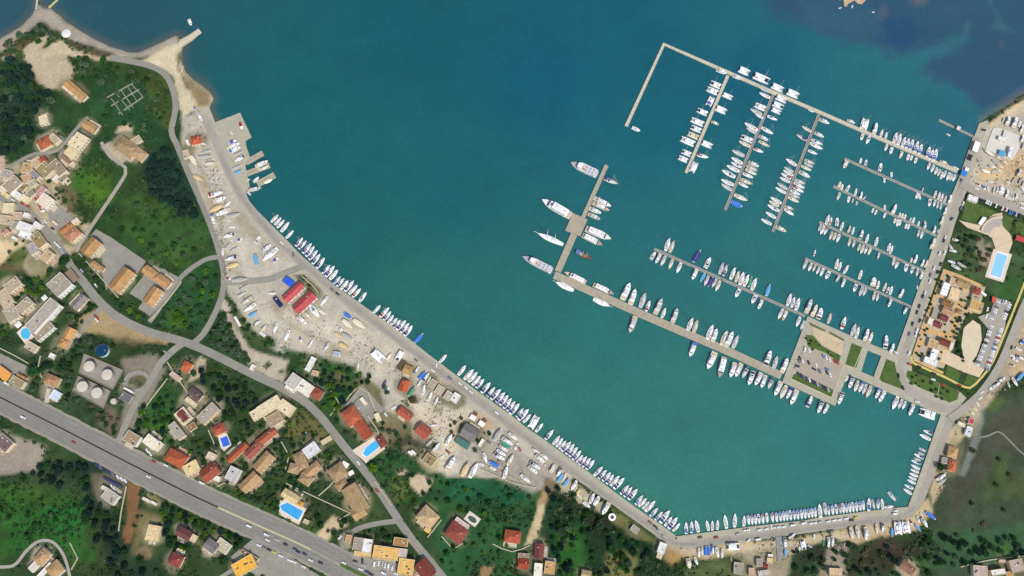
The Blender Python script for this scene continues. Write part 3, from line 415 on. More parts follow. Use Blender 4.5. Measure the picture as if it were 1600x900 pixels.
paint((204, 182, 150), [(638, 748), (655, 742), (664, 745), (676, 750), (672, 762), (660, 775), (652, 770), (640, 758)], 2, 0, 2); paint((190, 168, 138), blob(628, 738, 7, 5), 2, 0, 2)
paint((150, 120, 84), [(750, 885), (770, 882), (768, 905), (752, 905)], 3, .2); paint((128, 110, 84), [(850, 745), (870, 750), (864, 765), (848, 768)], 3, .3)
paint((120, 110, 74), [(0, 560), (60, 585), (50, 600), (0, 575)], 4, .4); paint((152, 142, 124), [(-60, 675), (0, 672), (40, 690), (75, 700), (60, 735), (0, 745), (-60, 750)], 4, .05)
paint((104, 96, 78), [(140, 740), (205, 745), (195, 780), (150, 775)], 4, .2)
for tr_, c_ in (([(300, 200), (318, 250), (345, 320), (372, 380), (392, 430)], (200, 192, 172)), ([(310, 250), (340, 330), (352, 400), (380, 436)], (158, 148, 124)), ([(372, 470), (420, 500), (480, 512), (540, 520), (610, 560), (640, 580)], (202, 194, 174)), ([(500, 500), (520, 525), (560, 545), (600, 590), (640, 630), (690, 635), (720, 650)], (206, 196, 172)), ([(420, 470), (450, 505), (500, 530), (550, 555)], (160, 148, 122)),
        ([(700, 640), (690, 680), (700, 710), (716, 735)], (206, 198, 176)), ([(790, 672), (800, 705), (815, 725), (810, 745)], (148, 142, 130)), ([(1060, 862), (1150, 858), (1250, 846), (1350, 834), (1430, 814)], (200, 186, 156)), ([(1520, 270), (1550, 280), (1600, 275)], (220, 196, 154)), ([(1540, 210), (1575, 180), (1610, 160)], (206, 196, 170))):
    tl_ = smooth_line(tr_, 10)
    for o_ in (-1.6, 1.6): paint(c_, ribbon_poly(tl_, 1.7, off=o_), 1.6, None, 1.2, .65)
    paint(c_, ribbon_poly(tl_, 8), 5, None, 4, .4)
for lab_, rects_, *rest_ in HS:          # trodden, paved or bare yards round the houses
    for t_ in rects_[:2]:
        if 'field' in lab_ or t_[5] == 'A' or t_[0] > 1420 and t_[1] < 600: continue
        paint(random.choice([(150, 140, 112), (128, 122, 96), (112, 112, 80), (168, 156, 128)]), blob(t_[0] + random.uniform(-3, 3), t_[1] + random.uniform(-3, 3), t_[2] * .5 + 8, t_[3] * .5 + 8, t_[4], 10), 4, .35, 6, random.uniform(.5, .9))
nat = 1 + .24 * fbm(GX, GY, 34, 41)[..., None] + .30 * fbm(GX, GY, 9.5, 51, 2)[..., None]
hue = fbm(GX, GY, 60, 61)[..., None] * np.array([.22, .03, -.06]); g = np.clip(MASKV, 0, 1)[..., None]
CG = C0 * (1 + (nat - 1) * (.42 + .72 * g)) * (1 + hue * g)
ground_mat = mat('ground_cover', None, .95, .16, .35, spec=.1, attr='cover', noise2=(1.4, .16), bump=.25)
go = grid_obj('ground', ZG, np.clip(CG, .004, .85), ground_mat); tag(go, kind='structure')
# ---- water: turbid sea, its own colour shifts with depth, silt and seagrass
ctl = [(60, -40, 38, 86, 102), (20, 20, 40, 86, 104), (180, 40, 28, 84, 98), (300, 200, 20, 94, 102), (480, 230, 16, 96, 104), (650, 40, 10, 90, 104), (850, 120, 8, 90, 112), (1000, 60, 12, 92, 112), (1150, 40, 24, 98, 112), (700, 300, 18, 96, 106),
    (560, 380, 22, 98, 102), (640, 450, 34, 104, 100), (800, 480, 34, 106, 108), (950, 540, 38, 110, 110), (850, 640, 44, 116, 106), (1060, 620, 44, 114, 110), (1150, 740, 48, 120, 112), (1250, 720, 42, 116, 116), (1420, 660, 40, 112, 116), (1100, 330, 32, 106, 114),
    (1050, 200, 8, 96, 112), (1180, 120, 10, 92, 116), (1290, 230, 28, 106, 118), (1300, 330, 36, 112, 116), (1180, 400, 40, 112, 114), (1350, 480, 28, 106, 116), (1400, 330, 40, 112, 116), (1380, 130, 36, 108, 118), (1480, 220, 36, 104, 120), (1000, 820, 50, 122, 110), (1360, 720, 42, 118, 114)]
num = np.zeros(GX.shape + (3,)); den = np.zeros(GX.shape)
for x, y, *c in ctl:
    w = 1 / ((PX - x) ** 2 + (PY - y) ** 2 + 2500) ** 1.5; num += w[..., None] * np.array(alb(c, .93)); den += w
C0 = np.maximum(num / den[..., None] * np.array([1.06, 1.04, 1.04]) + np.array([.003, -.004, -.016]), .002)
SG = (50, 78, 100)
paint(SG, [(1160, -60), (1700, -60), (1700, 100), (1560, 170), (1534, 172), (1500, 140), (1440, 115), (1462, 92), (1500, 72), (1514, 62), (1492, 60), (1440, 82), (1400, 86), (1350, 70), (1300, 62), (1250, 38), (1200, 22)], 12, None, 12, .85)
paint((52, 92, 110), [(1250, 5), (1360, 10), (1380, 55), (1330, 62), (1260, 40)], 14, None, 10, .7); paint((32, 72, 104), blob(1405, 50, 30, 24), 14, None, 10, .8); paint((56, 84, 108), blob(1500, 15, 40, 10), 10, None, 10, .6)
paint((50, 100, 112), [(1440, 82), (1465, 70), (1510, 55), (1516, 62), (1480, 82), (1450, 92)], 5, None, 5, .8); paint((60, 104, 112), [(1545, -20), (1556, 15), (1575, 38), (1588, 48), (1548, 46), (1562, 30), (1552, 10), (1540, -20)], 5, None, 4, .6)
paint((66, 104, 112), blob(1512, 43, 4, 9, 20), 4, None, 3, .7); paint((80, 92, 108), blob(1378, 20, 8, 10, 30), 5, None, 4, .6); paint((80, 92, 108), blob(1566, 70, 4, 4), 4, None, 3, .5); paint((112, 108, 104), blob(1438, 2, 16, 6), 6, None, 5, .5)
shal = np.clip(1 - sdw / 15, 0, 1) * (PX < 345) * (PY < 190); C0 = C0 * (1 - .62 * shal[..., None] ** 1.5) + np.array(alb((112, 102, 84))) * .62 * shal[..., None] ** 1.5
shal = np.clip(1 - sdw / 50, 0, 1) * (PX < 330) * (PY < 190); C0 = C0 * (1 - .3 * shal[..., None]) + np.array(alb((56, 84, 92))) * .3 * shal[..., None]
shal = np.clip(1 - sdw / 14, 0, 1) * (PX > 1528); C0 = C0 * (1 - .5 * shal[..., None]) + np.array(alb((120, 112, 104))) * .5 * shal[..., None]
C0 *= 1 + .055 * fbm(GX, GY, 90, 71)[..., None] + .03 * fbm(GX * .5, GY, 16, 81)[..., None]
wm = mat('sea_water', None, .16, .06, .03, spec=.42, attr='cover', noise2=(.22, .06))
nt = wm.node_tree; N = nt.nodes; bp = N.new('ShaderNodeBump'); bp.inputs['Strength'].default_value = .12; bp.inputs['Distance'].default_value = .25
nz = N.new('ShaderNodeTexNoise'); nz.inputs['Scale'].default_value = .35; nz.inputs['Detail'].default_value = 4
nt.links.new([n for n in N if n.type == 'TEX_COORD'][0].outputs['Object'], nz.inputs[0]); nt.links.new(nz.outputs[0], bp.inputs['Height']); nt.links.new(bp.outputs[0], N['Principled BSDF'].inputs['Normal'])
wo = grid_obj('water', np.zeros(GX.shape), np.clip(C0, .003, .8), wm, keep=sdw > -40); tag(wo, kind='structure')
# ================================================================ quays, roads, paving
CONC = mat('quay_concrete', alb((176, 170, 148)), .9, .1, .12, spec=.2, noise2=(.7, .12))
ASPH = mat('worn_asphalt', alb((166, 159, 145)), .92, .1, .05, spec=.2, noise2=(.6, .08)); VILR = mat('village_asphalt', alb((146, 142, 131)), .92, .1, .05, spec=.2, noise2=(.6, .1)); TRK = mat('worn_wheel_track', alb((156, 150, 137)), .92, .1, .06, spec=.2, noise2=(.6, .1)); HWT = mat('tyre_worn_lane', alb((138, 134, 125)), .92, .14, .06, spec=.2, noise2=(.5, .1)); HWY = mat('highway_asphalt', alb((133, 130, 121)), .92, .08, .04, spec=.2, noise2=(.5, .09))
SHOUL = mat('shoulder', alb((154, 147, 130)), .95, .12, .1, spec=.15, noise2=(.9, .14)); PAVE = mat('grey_paving', alb((150, 146, 134)), .9, .12, .1, spec=.2, noise2=(.8, .12))
TERRA = mat('terracotta_paving', alb((208, 168, 112)), .9, .12, .2, noise2=(.8, .1)); CREAM = mat('cream_paving', alb((214, 192, 160)), .9, .08, .2, noise2=(.8, .08)); LAWN = mat('lawn_grass', alb((82, 104, 54)), .98, .22, .2, spec=.1, noise2=(.9, .22))
YPAV = mat('yellow_kerb_paving', alb((206, 188, 112)), .9, .1, .2); WHT = mat('white_road_paint', alb((164, 162, 154)), .8, .25, .6); KERB = mat('kerb_stone', alb((208, 196, 160)), .9, .1, .3)
def band(name, pts, d, z0, z1, m):     # a quay strip: the coast line and the same line d px inland
    n = normals(pts); inner = [(p[0] + q[0] * d, p[1] + q[1] * d) for p, q in zip(pts, n)]
    mb = MB(); k = len(pts)
    A = wpts(pts, z1); B = wpts(inner, z1)
    for i in range(k - 1): mb.prism([A[i], A[i + 1], B[i + 1], B[i]], z0, z1)
    o = link(name, mb.me(name, m)); tag(o, kind='structure'); MASK.append(list(pts) + inner[::-1])
    return o
bandw = COAST_W[9:33]
band('quay', bandw, 17, -4, ZL + .05, CONC); band('quay', COAST_W[32:39], 13, -4, ZL + .05, CONC); band('quay', COAST_W[38:], 13, -4, ZL + .05, CONC)
slab('quay', [(327, 168), (336, 191), (375, 176), (393, 214), (382, 220), (390, 244), (383, 258), (386, 272), (390, 290), (384, 301), (372, 290), (352, 240), (336, 205), (316, 176)], -4, ZL + .05, CONC)
slab('quay', [(1470, 648), (1402, 619), (1366, 603), (1365, 589), (1377, 556), (1399, 553), (1420, 495), (1424, 481), (1444, 426), (1456, 391), (1465, 367), (1480, 321), (1500, 274), (1504, 261), (1530, 193), (1546, 186),
    (1530, 240), (1510, 300), (1492, 350), (1480, 392), (1466, 430), (1440, 505), (1424, 552), (1425, 580), (1500, 612), (1510, 622), (1484, 652)], -4, ZL + .05, CONC)
road('quay_road', [(318, 180), (330, 205), (345, 240), (360, 275), (378, 308), (398, 334), (430, 372), (480, 417), (560, 484), (640, 544), (700, 590), (760, 636), (830, 689), (900, 741), (960, 783), (1020, 826), (1046, 845), (1075, 850), (1150, 842),
    (1250, 828), (1350, 815), (1404, 808), (1430, 792), (1443, 768), (1458, 728), (1472, 690), (1486, 655), (1500, 636)], 12.5, ASPH)
road('quay_road', [(1526, 214), (1512, 256), (1496, 310), (1480, 356), (1466, 402), (1450, 447), (1432, 500), (1416, 545), (1406, 578), (1416, 606), (1440, 624), (1484, 640), (1505, 634)], 11, ASPH)
road('quay_road', [(345, 240), (360, 275), (378, 308), (398, 334), (430, 372), (480, 417), (560, 484), (640, 544), (700, 590), (760, 636), (830, 689), (900, 741), (960, 783), (1020, 826), (1046, 845), (1075, 850), (1150, 842), (1250, 828), (1350, 815), (1404, 808), (1430, 792)], 5.5, TRK, off=.5)
road('shore_road', [(172, 90), (200, 95), (235, 103), (258, 117), (270, 140), (274, 170), (268, 205), (277, 228), (290, 260), (305, 295), (318, 325), (330, 355), (341, 388), (347, 412), (350, 440), (344, 470), (328, 505), (314, 526), (302, 536)], 9, VILR)
road('lane', [(345, 401), (325, 404), (308, 413), (286, 430), (266, 455), (245, 488), (233, 503)], 7, VILR)
road('village_road', [(-60, 280), (-10, 302), (20, 318), (50, 338), (75, 363), (95, 390), (112, 418), (130, 440), (150, 465), (175, 489), (205, 507), (240, 521), (290, 535), (330, 552), (370, 572), (410, 592), (442, 607), (475, 627), (500, 650), (520, 675), (545, 706), (570, 736),
    (595, 770), (614, 799), (640, 838), (670, 875), (715, 930), (780, 1010), (830, 1100)], 13.5, VILR, 12)
road('lane', [(158, 222), (172, 244), (188, 255), (196, 262), (196, 272), (184, 292), (164, 322), (144, 352), (126, 380), (119, 393)], 5.5, ASPH)
road('lane', [(-20, 275), (8, 264), (30, 252), (52, 241), (80, 238), (96, 230), (112, 210), (126, 194), (138, 184)], 5, PAVE)
road('lane', [(126, 520), (140, 500), (158, 480)], 6, PAVE); road('lane', [(185, 690), (200, 655), (215, 625), (238, 590), (252, 566), (270, 548), (285, 537)], 10, PAVE)
road('lane', [(534, 858), (542, 840), (560, 826), (590, 818), (622, 814)], 8, VILR); road('lane', [(340, 905), (372, 885), (390, 870), (412, 852)], 6, PAVE)
road('lane', [(345, 442), (380, 440), (420, 436), (452, 424), (478, 415)], 10, PAVE)
HW = [(-330, 450), (-90, 575), (0, 621), (95, 669), (190, 718), (290, 769), (341, 793), (410, 824), (468, 850), (533, 884), (620, 932), (760, 1010), (960, 1130)]
road('highway', HW, 49, SHOUL, jag=1.2); hw = smooth_line(HW)
road('highway', HW, 19, HWY, off=-11.3); road('highway', HW, 19, HWY, off=11.3)
for off_ in (-15.5, -7, 7, 15.5): road('highway', HW, 3.4, HWT, off=off_, jag=.35, mask=False)
def dashes(name, pts, off, w, dash, gap, m, z):
    n = normals(pts); mb = MB(); acc = 0; on = True; q = [(p[0] + k[0] * off, p[1] + k[1] * off) for p, k in zip(pts, n)]
    dense = []
    for a, b in zip(q, q[1:]):
        for j in range(6): dense.append((a[0] + (b[0] - a[0]) * j / 6, a[1] + (b[1] - a[1]) * j / 6))
    i = 0
    while i < len(dense) - 2:
        j = i; L = 0
        while j < len(dense) - 1 and L < dash: L += math.dist(dense[j], dense[j + 1]); j += 1
        a, b = dense[i], dense[j]; d = math.dist(a, b) or 1; nx, ny = -(b[1] - a[1]) / d * w / 2, (b[0] - a[0]) / d * w / 2
        mb.sheet(wpts([(a[0] + nx, a[1] + ny), (b[0] + nx, b[1] + ny), (b[0] - nx, b[1] - ny), (a[0] - nx, a[1] - ny)], z), z)
        L = 0; i = j
        while i < len(dense) - 1 and L < gap: L += math.dist(dense[i], dense[i + 1]); i += 1
    o = link(name, mb.me(name, m)); tag(o, kind='structure'); return o
zm = zlay()
for off in (-11.3, 11.3): dashes('lane_marking', hw, off, .35, 5, 8, WHT, zm)
for off in (-20.2, 20.2, -2.5, 2.5): dashes('edge_line', hw, off, .3, 60, .2, WHT, zm)
VR = smooth_line([(75, 363), (95, 390), (112, 418), (130, 440), (150, 465), (175, 489), (205, 507), (240, 521), (290, 535)])
dashes('lane_marking', VR, 0, .3, 4, 4, WHT, zm)
def wall_thing(name, label, cat, pts, w, h, m, z0=ZL, group=None, capm=None):
    c = V(*pts[len(pts) // 2]); r = empty(name, (c.x, c.y, z0), 0, label, cat, group)
    pts = smooth_line(pts, 14) if len(pts) > 2 else pts
    A = ribbon_poly(pts, w); k = len(pts); mb = MB(); cp = MB(); Wp = [(x - c.x, y - c.y) for x, y in wpts(A, ZL)]
    Cp = [(x - c.x, y - c.y) for x, y in wpts(ribbon_poly(pts, w * 1.25), ZL)]
    for i in range(k - 1):
        mb.prism([Wp[i], Wp[i + 1], Wp[2 * k - 2 - i], Wp[2 * k - 1 - i]], 0, h)
        cp.prism([Cp[i], Cp[i + 1], Cp[2 * k - 2 - i], Cp[2 * k - 1 - i]], h + .003, h + .1)
    link('wall_body', mb.me('wall_body', m), r); link('coping', cp.me('coping', capm or m), r); return r
DK = M((52, 52, 46)); STN = M((190, 180, 150), .9, .15, .6)
wall_thing('crash_barrier', 'long dark crash barrier down the middle of the dual carriageway', 'barrier', [(-20, 611), (0, 621), (95, 669), (190, 718), (290, 769), (341, 793)], 1.5, .9, DK)
wall_thing('median_kerb', 'pale yellowish concrete kerb dividing the dual carriageway after the barrier', 'kerb', [(341, 793), (410, 824), (468, 850), (486, 859)], 1.5, .35, M((206, 198, 150)))
slab('median_verge', [(533, 879), (560, 892), (600, 912), (596, 917), (556, 897), (531, 884)], ZL, ZL + .35, LAWN)
# paved yards and car parks
sheet('car_park', [(70, 322), (82, 312), (112, 338), (118, 346), (104, 354), (92, 362), (78, 345)], PAVE)
sheet('school_yard', [(150, 358), (172, 370), (228, 408), (214, 428), (196, 414), (166, 454), (158, 420), (160, 404), (144, 402), (160, 382), (142, 368)], PAVE)
sheet('school_yard', [(202, 458), (222, 434), (232, 416), (256, 420), (280, 434), (260, 466), (234, 494), (216, 482), (222, 470)], PAVE)
slab('lawn', [(152, 406), (162, 394), (174, 402), (166, 414)], ZL, ZL + .3, LAWN, False); slab('lawn', [(170, 420), (180, 408), (190, 416), (180, 430)], ZL, ZL + .3, LAWN, False); slab('lawn', [(214, 450), (224, 438), (236, 446), (224, 460)], ZL, ZL + .3, LAWN, False)
sheet('tank_yard', [(132, 553), (193, 579), (176, 609), (124, 583)], PAVE); sheet('tank_yard', [(123, 588), (173, 611), (162, 638), (114, 611)], PAVE); sheet('forecourt', [(-30, 540), (0, 552), (42, 572), (34, 590), (-30, 568)], PAVE)
sheet('forecourt', [(360, 870), (400, 838), (450, 868), (500, 900), (470, 905), (400, 900)], PAVE); sheet('car_park', [(548, 862), (578, 872), (622, 880), (640, 905), (590, 905), (552, 880)], PAVE)
sheet('courtyard', [(545, 640), (562, 616), (592, 648), (600, 640), (566, 600), (540, 632)], PAVE, jag=.1)
sheet('driveway', [(565, 612), (590, 650), (575, 660), (552, 634)], PAVE, jag=.1)
# land by the harbour island and the marina office
ISL = [(1262, 494), (1330, 525), (1356, 547.5), (1345.6, 580.6), (1325, 584), (1305, 634), (1222, 597)]
slab('harbour_island', ISL, -4, ZL + .05, CONC); slab('harbour_island', [(1330, 525), (1399, 553), (1377, 556), (1356, 547.5)], -4, ZL + .05, CONC); slab('harbour_island', [(1345.6, 580.6), (1365, 589), (1366, 603), (1325, 584)], -4, ZL + .05, CONC)
sheet('car_park', [(1259, 541), (1266, 544), (1290, 552), (1318, 570), (1303, 608), (1248, 582), (1240, 578)], mat('car_park_asphalt', alb((172, 160, 142)), .92, .08, .1, noise2=(.7, .08)), jag=.05)
sheet('sand_lot', [(1268, 510), (1292, 519), (1318, 533), (1315, 556), (1302, 549), (1283, 537), (1270, 522)], mat('sand_lot', alb((202, 182, 148)), .95, .12, .2, noise2=(.8, .12)), jag=.4)
for q in ([(1259, 523), (1270, 524), (1284, 540), (1314, 556), (1311, 566), (1290, 551), (1262, 541)], [(1331, 536), (1348, 543), (1338, 575), (1321, 569)], [(1238, 587), (1246, 582), (1302, 609), (1299, 620), (1236, 591)],
          [(1385, 561), (1398, 566), (1401, 582), (1412, 609), (1378, 596), (1374, 592)], [(1418, 579), (1430, 581), (1468, 597), (1465, 617), (1442, 608), (1425, 598), (1416, 588)], [(1469, 597), (1499, 612), (1496, 624), (1484, 629), (1466, 621)],
          [(1430, 546), (1437, 548), (1434, 565), (1424, 562)], [(1480, 570), (1501, 581), (1497, 596), (1477, 586)], [(1512, 584), (1529, 592), (1518, 603), (1506, 600)], [(1509, 312), (1530, 319), (1562, 333), (1542, 339), (1530, 349), (1525, 352), (1502, 342)], [(1568, 334), (1584, 342), (1577, 365), (1565, 352)], [(1588, 345), (1606, 352), (1606, 372), (1586, 362)],
          [(1440, 567), (1466, 580), (1468, 568), (1446, 556)], [(1494, 490), (1510, 488), (1500, 520), (1489, 535), (1497, 512)], [(1470, 429), (1478, 432), (1470, 456), (1462, 455)]):
    slab('lawn', q, ZL, ZL + .22, LAWN)
slab('flower_bed', [(1264, 503), (1290, 516), (1289, 519), (1266, 508)], ZL, ZL + .25, M((96, 100, 58))); slab('flower_bed', [(1296, 518), (1319, 530), (1318, 533), (1296, 521)], ZL, ZL + .25, M((96, 96, 56)))
for a, b in (((1256, 541), (1236, 592)), ((1318, 572), (1299, 622)), ((1236, 592), (1299, 622)), ((1319, 571), (1334, 577)), ((1334, 577), (1348, 543))): road('kerb', [a, b], 1.1, KERB, smooth=False, jag=0, mask=False)
sheet('marina_paving', [(1474, 420), (1500, 429), (1540, 448), (1532, 476), (1512, 488), (1500, 512), (1490, 540), (1474, 576), (1424, 560), (1440, 508), (1462, 455)], mat('marina_paving', alb((186, 172, 146)), .9, .12, .2, noise2=(.8, .1)), jag=.1)
for q, w_ in (([(1476, 424), (1463, 456), (1446, 505), (1428, 558)], 5), ([(1474, 423), (1500, 432), (1538, 449)], 5), ([(1460, 458), (1474, 463), (1500, 474)], 7), ([(1500, 474), (1492, 505), (1482, 535), (1472, 570)], 9), ([(1440, 512), (1460, 520), (1486, 524)], 8), ([(1434, 532), (1450, 540), (1478, 556)], 8), ([(1500, 474), (1520, 488)], 6), ([(1428, 562), (1450, 572), (1474, 583)], 4)): road('terracotta_paving', q, w_, TERRA, smooth=False, mask=False)
road('pavement', [(1422, 556), (1426, 566), (1440, 573), (1480, 591), (1508, 605), (1522, 602), (1546, 574), (1560, 545), (1572, 515), (1590, 470), (1606, 430)], 3.5, YPAV)
sheet('forecourt', [(1496, 556), (1540, 574), (1530, 590), (1502, 580), (1470, 565), (1474, 545)], CREAM, jag=.1); sheet('sand_lot', [(1506, 512), (1520, 500), (1532, 508), (1534, 530), (1526, 556), (1516, 568), (1506, 562), (1502, 540)], mat('sand_ground', alb((214, 196, 166)), .95, .08, .2), jag=.3)
sheet('car_park', [(1555, 465), (1580, 472), (1572, 500), (1570, 512), (1546, 580), (1522, 570), (1545, 515), (1528, 495), (1548, 488)], ASPH, jag=.05)
road('ring_road', [(1620, 440), (1600, 480), (1582, 525), (1562, 572), (1535, 612), (1505, 640), (1484, 655)], 13, ASPH); road('ring_road', [(1502, 286), (1530, 302), (1570, 318), (1625, 340)], 12, ASPH)
sheet('plaza', [(1498, 344), (1530, 352), (1552, 335), (1566, 332), (1566, 352), (1580, 368), (1582, 380), (1576, 396), (1556, 390), (1550, 372), (1540, 366), (1512, 356)], CREAM, jag=.1)
sheet('yard_paving', [(1552, 200), (1562, 200), (1594, 212), (1592, 232), (1582, 250), (1570, 248), (1540, 232)], mat('pale_yard', alb((216, 210, 196)), .9, .05, .1), jag=.1)
sheet('slipway', [(1212, 838), (1224, 838), (1222, 876), (1215, 876)], mat('slipway_concrete', alb((142, 142, 138)), .9, .08, .2), jag=.1)
road('marsh_track', [(1520, 684), (1540, 682), (1560, 675), (1574, 685), (1590, 702), (1610, 718)], 3, mat('track_dirt', alb((128, 130, 116)), .95, .15, .2), jag=.4)
road('tank_drive', [(196, 596), (200, 588), (212, 582), (226, 584), (233, 592), (230, 602), (220, 609), (206, 611), (197, 606), (195, 597)], 7, PAVE)
road('farm_track', [(1318, 905), (1300, 880)], 3, PAVE); road('footpath', [(268, 556), (255, 548)], 3, PAVE)
road('drive', [(-20, 885), (20, 884), (40, 862), (60, 846), (80, 846), (95, 860), (104, 880), (110, 905)], 5, mat('pale_drive', alb((166, 160, 146)), .9, .08, .2))
road('beach_path', [(58, -60), (58, 0), (56, 14)], 3.4, mat('causeway_stone', alb((186, 178, 164)), .9, .1, .3))
road('jetty_mole', [(280, 70), (296, 60), (313, 49)], 7, mat('mole_stone', alb((206, 194, 166)), .9, .12, .3))
slab('mole', [(283, 74), (277, 64), (296, 54), (310, 44.5), (314.5, 50), (300, 63)], -4, ZL - .1, mat('mole_wall', alb((190, 178, 150)), .9, .15, .3))

islet_m = mat('islet_rock', alb((196, 170, 134)), .95, .25, .2, noise2=(.9, .2))
for q in ([(1310, -20), (1308, -4), (1312, 0), (1318, -2), (1319, 9), (1323, 10), (1326, 5), (1330, 3), (1335, 0), (1340, 5), (1347, 6), (1352, 1), (1356, -8), (1352, -24)],):
    slab('islet', q, -4, .9, islet_m)
slab('islet_scrub', [(1316, -12), (1320, -3), (1330, -1), (1338, -4), (1348, -2), (1350, -14)], .9, 1.3, M((88, 96, 62), .95, .3, .3), False)
# ================================================================ piers and pontoons
PDK = mat('pier_deck', alb((172, 162, 140)), .9, .1, .15, spec=.2, noise2=(.8, .1)); PGR = mat('pontoon_deck', alb((142, 138, 134)), .9, .1, .2, spec=.2, noise2=(1.2, .1)); PLT = mat('breakwater_deck', alb((204, 194, 170)), .9, .1, .15, spec=.2, noise2=(.8, .1))
EDG = M((196, 188, 166), .9, .1, .5); PILE = M((110, 104, 96), .8)
pile_me = MB().cyl(0, 0, -4, 2.4, .22, n=8).me('pile', PILE)
JNT = M((112, 104, 94), .95); post_me = MB().box(-.2, .2, -.2, .2, 0, 1.1).box(-.26, .26, -.26, .26, 1.103, 1.3).me('service_post', M((226, 226, 220), .5))
def pier(label, pts, w, m, z1, piles=0, platforms=(), name='pontoon_pier'):
    c = V(*pts[0]); r = empty(name, (c.x, c.y, 0), 0, label, 'pier', 'piers and pontoons in the marina')
    mb = MB(); L = [(x - c.x, y - c.y) for x, y in wpts(ribbon_poly(pts, w), z1)]; k = len(pts)
    for i in range(k - 1): mb.prism([L[i], L[i + 1], L[2 * k - 2 - i], L[2 * k - 1 - i]], -1.2 if z1 < 1 else -4, z1)
    link('deck', mb.me('deck', m), r)
    for s in (1, -1):
        e = MB(); q = [(x - c.x, y - c.y) for x, y in wpts(ribbon_poly(pts, .55, off=s * (w / 2 - .2)), z1)]
        for i in range(k - 1): e.prism([q[i], q[i + 1], q[2 * k - 2 - i], q[2 * k - 1 - i]], z1 + .004, z1 + .16)
        link('edge_beam', e.me('edge_beam', EDG), r)
    tot = [math.dist(a, b) for a, b in zip(pts, pts[1:])]; jm = MB(); step = 9 if w > 6 else 6.5
    for (a, b), T in zip(zip(pts, pts[1:]), tot):
        u = ((b[0] - a[0]) / T, (b[1] - a[1]) / T)
        for j in range(1, int(T / step)):
            x, y = a[0] + u[0] * j * step, a[1] + u[1] * j * step; h = w / 2 - .6
            q = [(x - u[1] * h, y + u[0] * h), (x + u[1] * h, y - u[0] * h), (x + u[1] * h + u[0] * .22, y - u[0] * h + u[1] * .22), (x - u[1] * h + u[0] * .22, y + u[0] * h + u[1] * .22)]
            jm.prism([(X - c.x, Y - c.y) for X, Y in wpts(q, z1)], z1 - .05, z1 + .03)
            if j % 2: g = P(x - u[1] * (w / 2 - .5), y + u[0] * (w / 2 - .5), z1); link('service_post', post_me, r, (g[0] - c.x, g[1] - c.y, z1))
    if jm.v: tag(link('deck_joint', jm.me('deck_joint', JNT), r), kind='stuff')
    for q in platforms: link('platform', MB().prism([(x - c.x, y - c.y) for x, y in wpts(q, z1)], -4, z1 + .02).me('platform', m), r)
    if piles:
        tot = [math.dist(a, b) for a, b in zip(pts, pts[1:])]; T = sum(tot)
        for j in range(piles):
            d = T * (j + .5) / piles; i = 0
            while d > tot[i]: d -= tot[i]; i += 1
            a, b = pts[i], pts[i + 1]; u = ((b[0] - a[0]) / tot[i], (b[1] - a[1]) / tot[i]); s = w / 2 + .3
            q = P(a[0] + u[0] * d - u[1] * s, a[1] + u[1] * d + u[0] * s, 0); link('pile', pile_me, r, (q[0] - c.x, q[1] - c.y, 0))
    return r
pier('long wide concrete pier running from the ferry berth to the harbour island', [(866, 429.5), (1020, 498.5), (1145, 552), (1221, 587)], 11.5, PDK, 1.3, name='concrete_pier')
pier('concrete pier with a square platform reaching north past the ferries', [(871.5, 424), (897, 366)], 10, PDK, 1.3, 0, [[(895, 333), (918, 343), (907, 369), (883, 360)]], name='concrete_pier')
pier('narrow outer arm of the ferry pier beyond its square platform', [(911, 340), (948, 258)], 6, PDK, 1.3, 5, name='concrete_pier')
pier('pale bent breakwater pier closing the marina to the north', [(978.5, 197), (1037.5, 69), (1140, 114), (1210, 145), (1280, 175), (1389, 222.5), (1496, 268)], 5.2, PLT, 1.0, 0, [[(1200, 138), (1224, 147), (1221, 153), (1197, 143)], [(1480, 257), (1494, 263), (1492, 268), (1476, 262)]], name='breakwater_pier')
pier('westernmost pale finger pontoon hanging from the bent breakwater', [(1137.5, 118), (1072, 270)], 5, PLT, .7, 8)
pier('middle grey finger pontoon ending near the blue boat', [(1208, 148.5), (1133, 328)], 4.3, PGR, .7, 9)
pier('easternmost grey finger pontoon of the three under the breakwater', [(1279.5, 179), (1207.5, 362)], 4.3, PGR, .7, 9)
pier('grey finger pontoon off the east quay with few boats, first south of breakwater', [(1319, 248), (1483, 321)], 3.4, PGR, .7, 7)
pier('second grey finger pontoon off the east quay, with small motor boats', [(1302, 291), (1464, 369)], 3.4, PGR, .7, 7)
pier('third grey finger pontoon off the east quay, packed near its outer end', [(1280, 347), (1444, 424)], 3.4, PGR, .7, 7)
pier('fourth grey finger pontoon off the east quay, nearest the island', [(1258, 404), (1424, 480)], 3.4, PGR, .7, 7)
pier('long grey pontoon running to the north corner of the harbour island', [(1022, 389), (1258, 494)], 3.8, PGR, .7, 10)
pier('small grey jetty with a pavilion north of the east quay', [(1468, 188), (1520, 213)], 3, PGR, .9, 4, [[(1467, 186), (1474, 189), (1473, 192.5), (1466, 189)]])
pier('stone pier below the square dock of the west boatyard', [(384, 254), (411, 239)], 8, PDK, 1.2, name='boatyard_pier')
pier('middle boatyard pier between the two narrow slips', [(386, 271), (421, 258)], 8, PDK, 1.2, name='boatyard_pier')
pier('southern boatyard pier with orange clutter on its end', [(402, 288), (429, 273)], 9, PDK, 1.2, name='boatyard_pier')
pier('thin yellow jetty at the top of the west beach', [(76, 12), (88, 1), (104, -16)], 2.2, M((206, 190, 80)), .9, 3, name='beach_jetty')
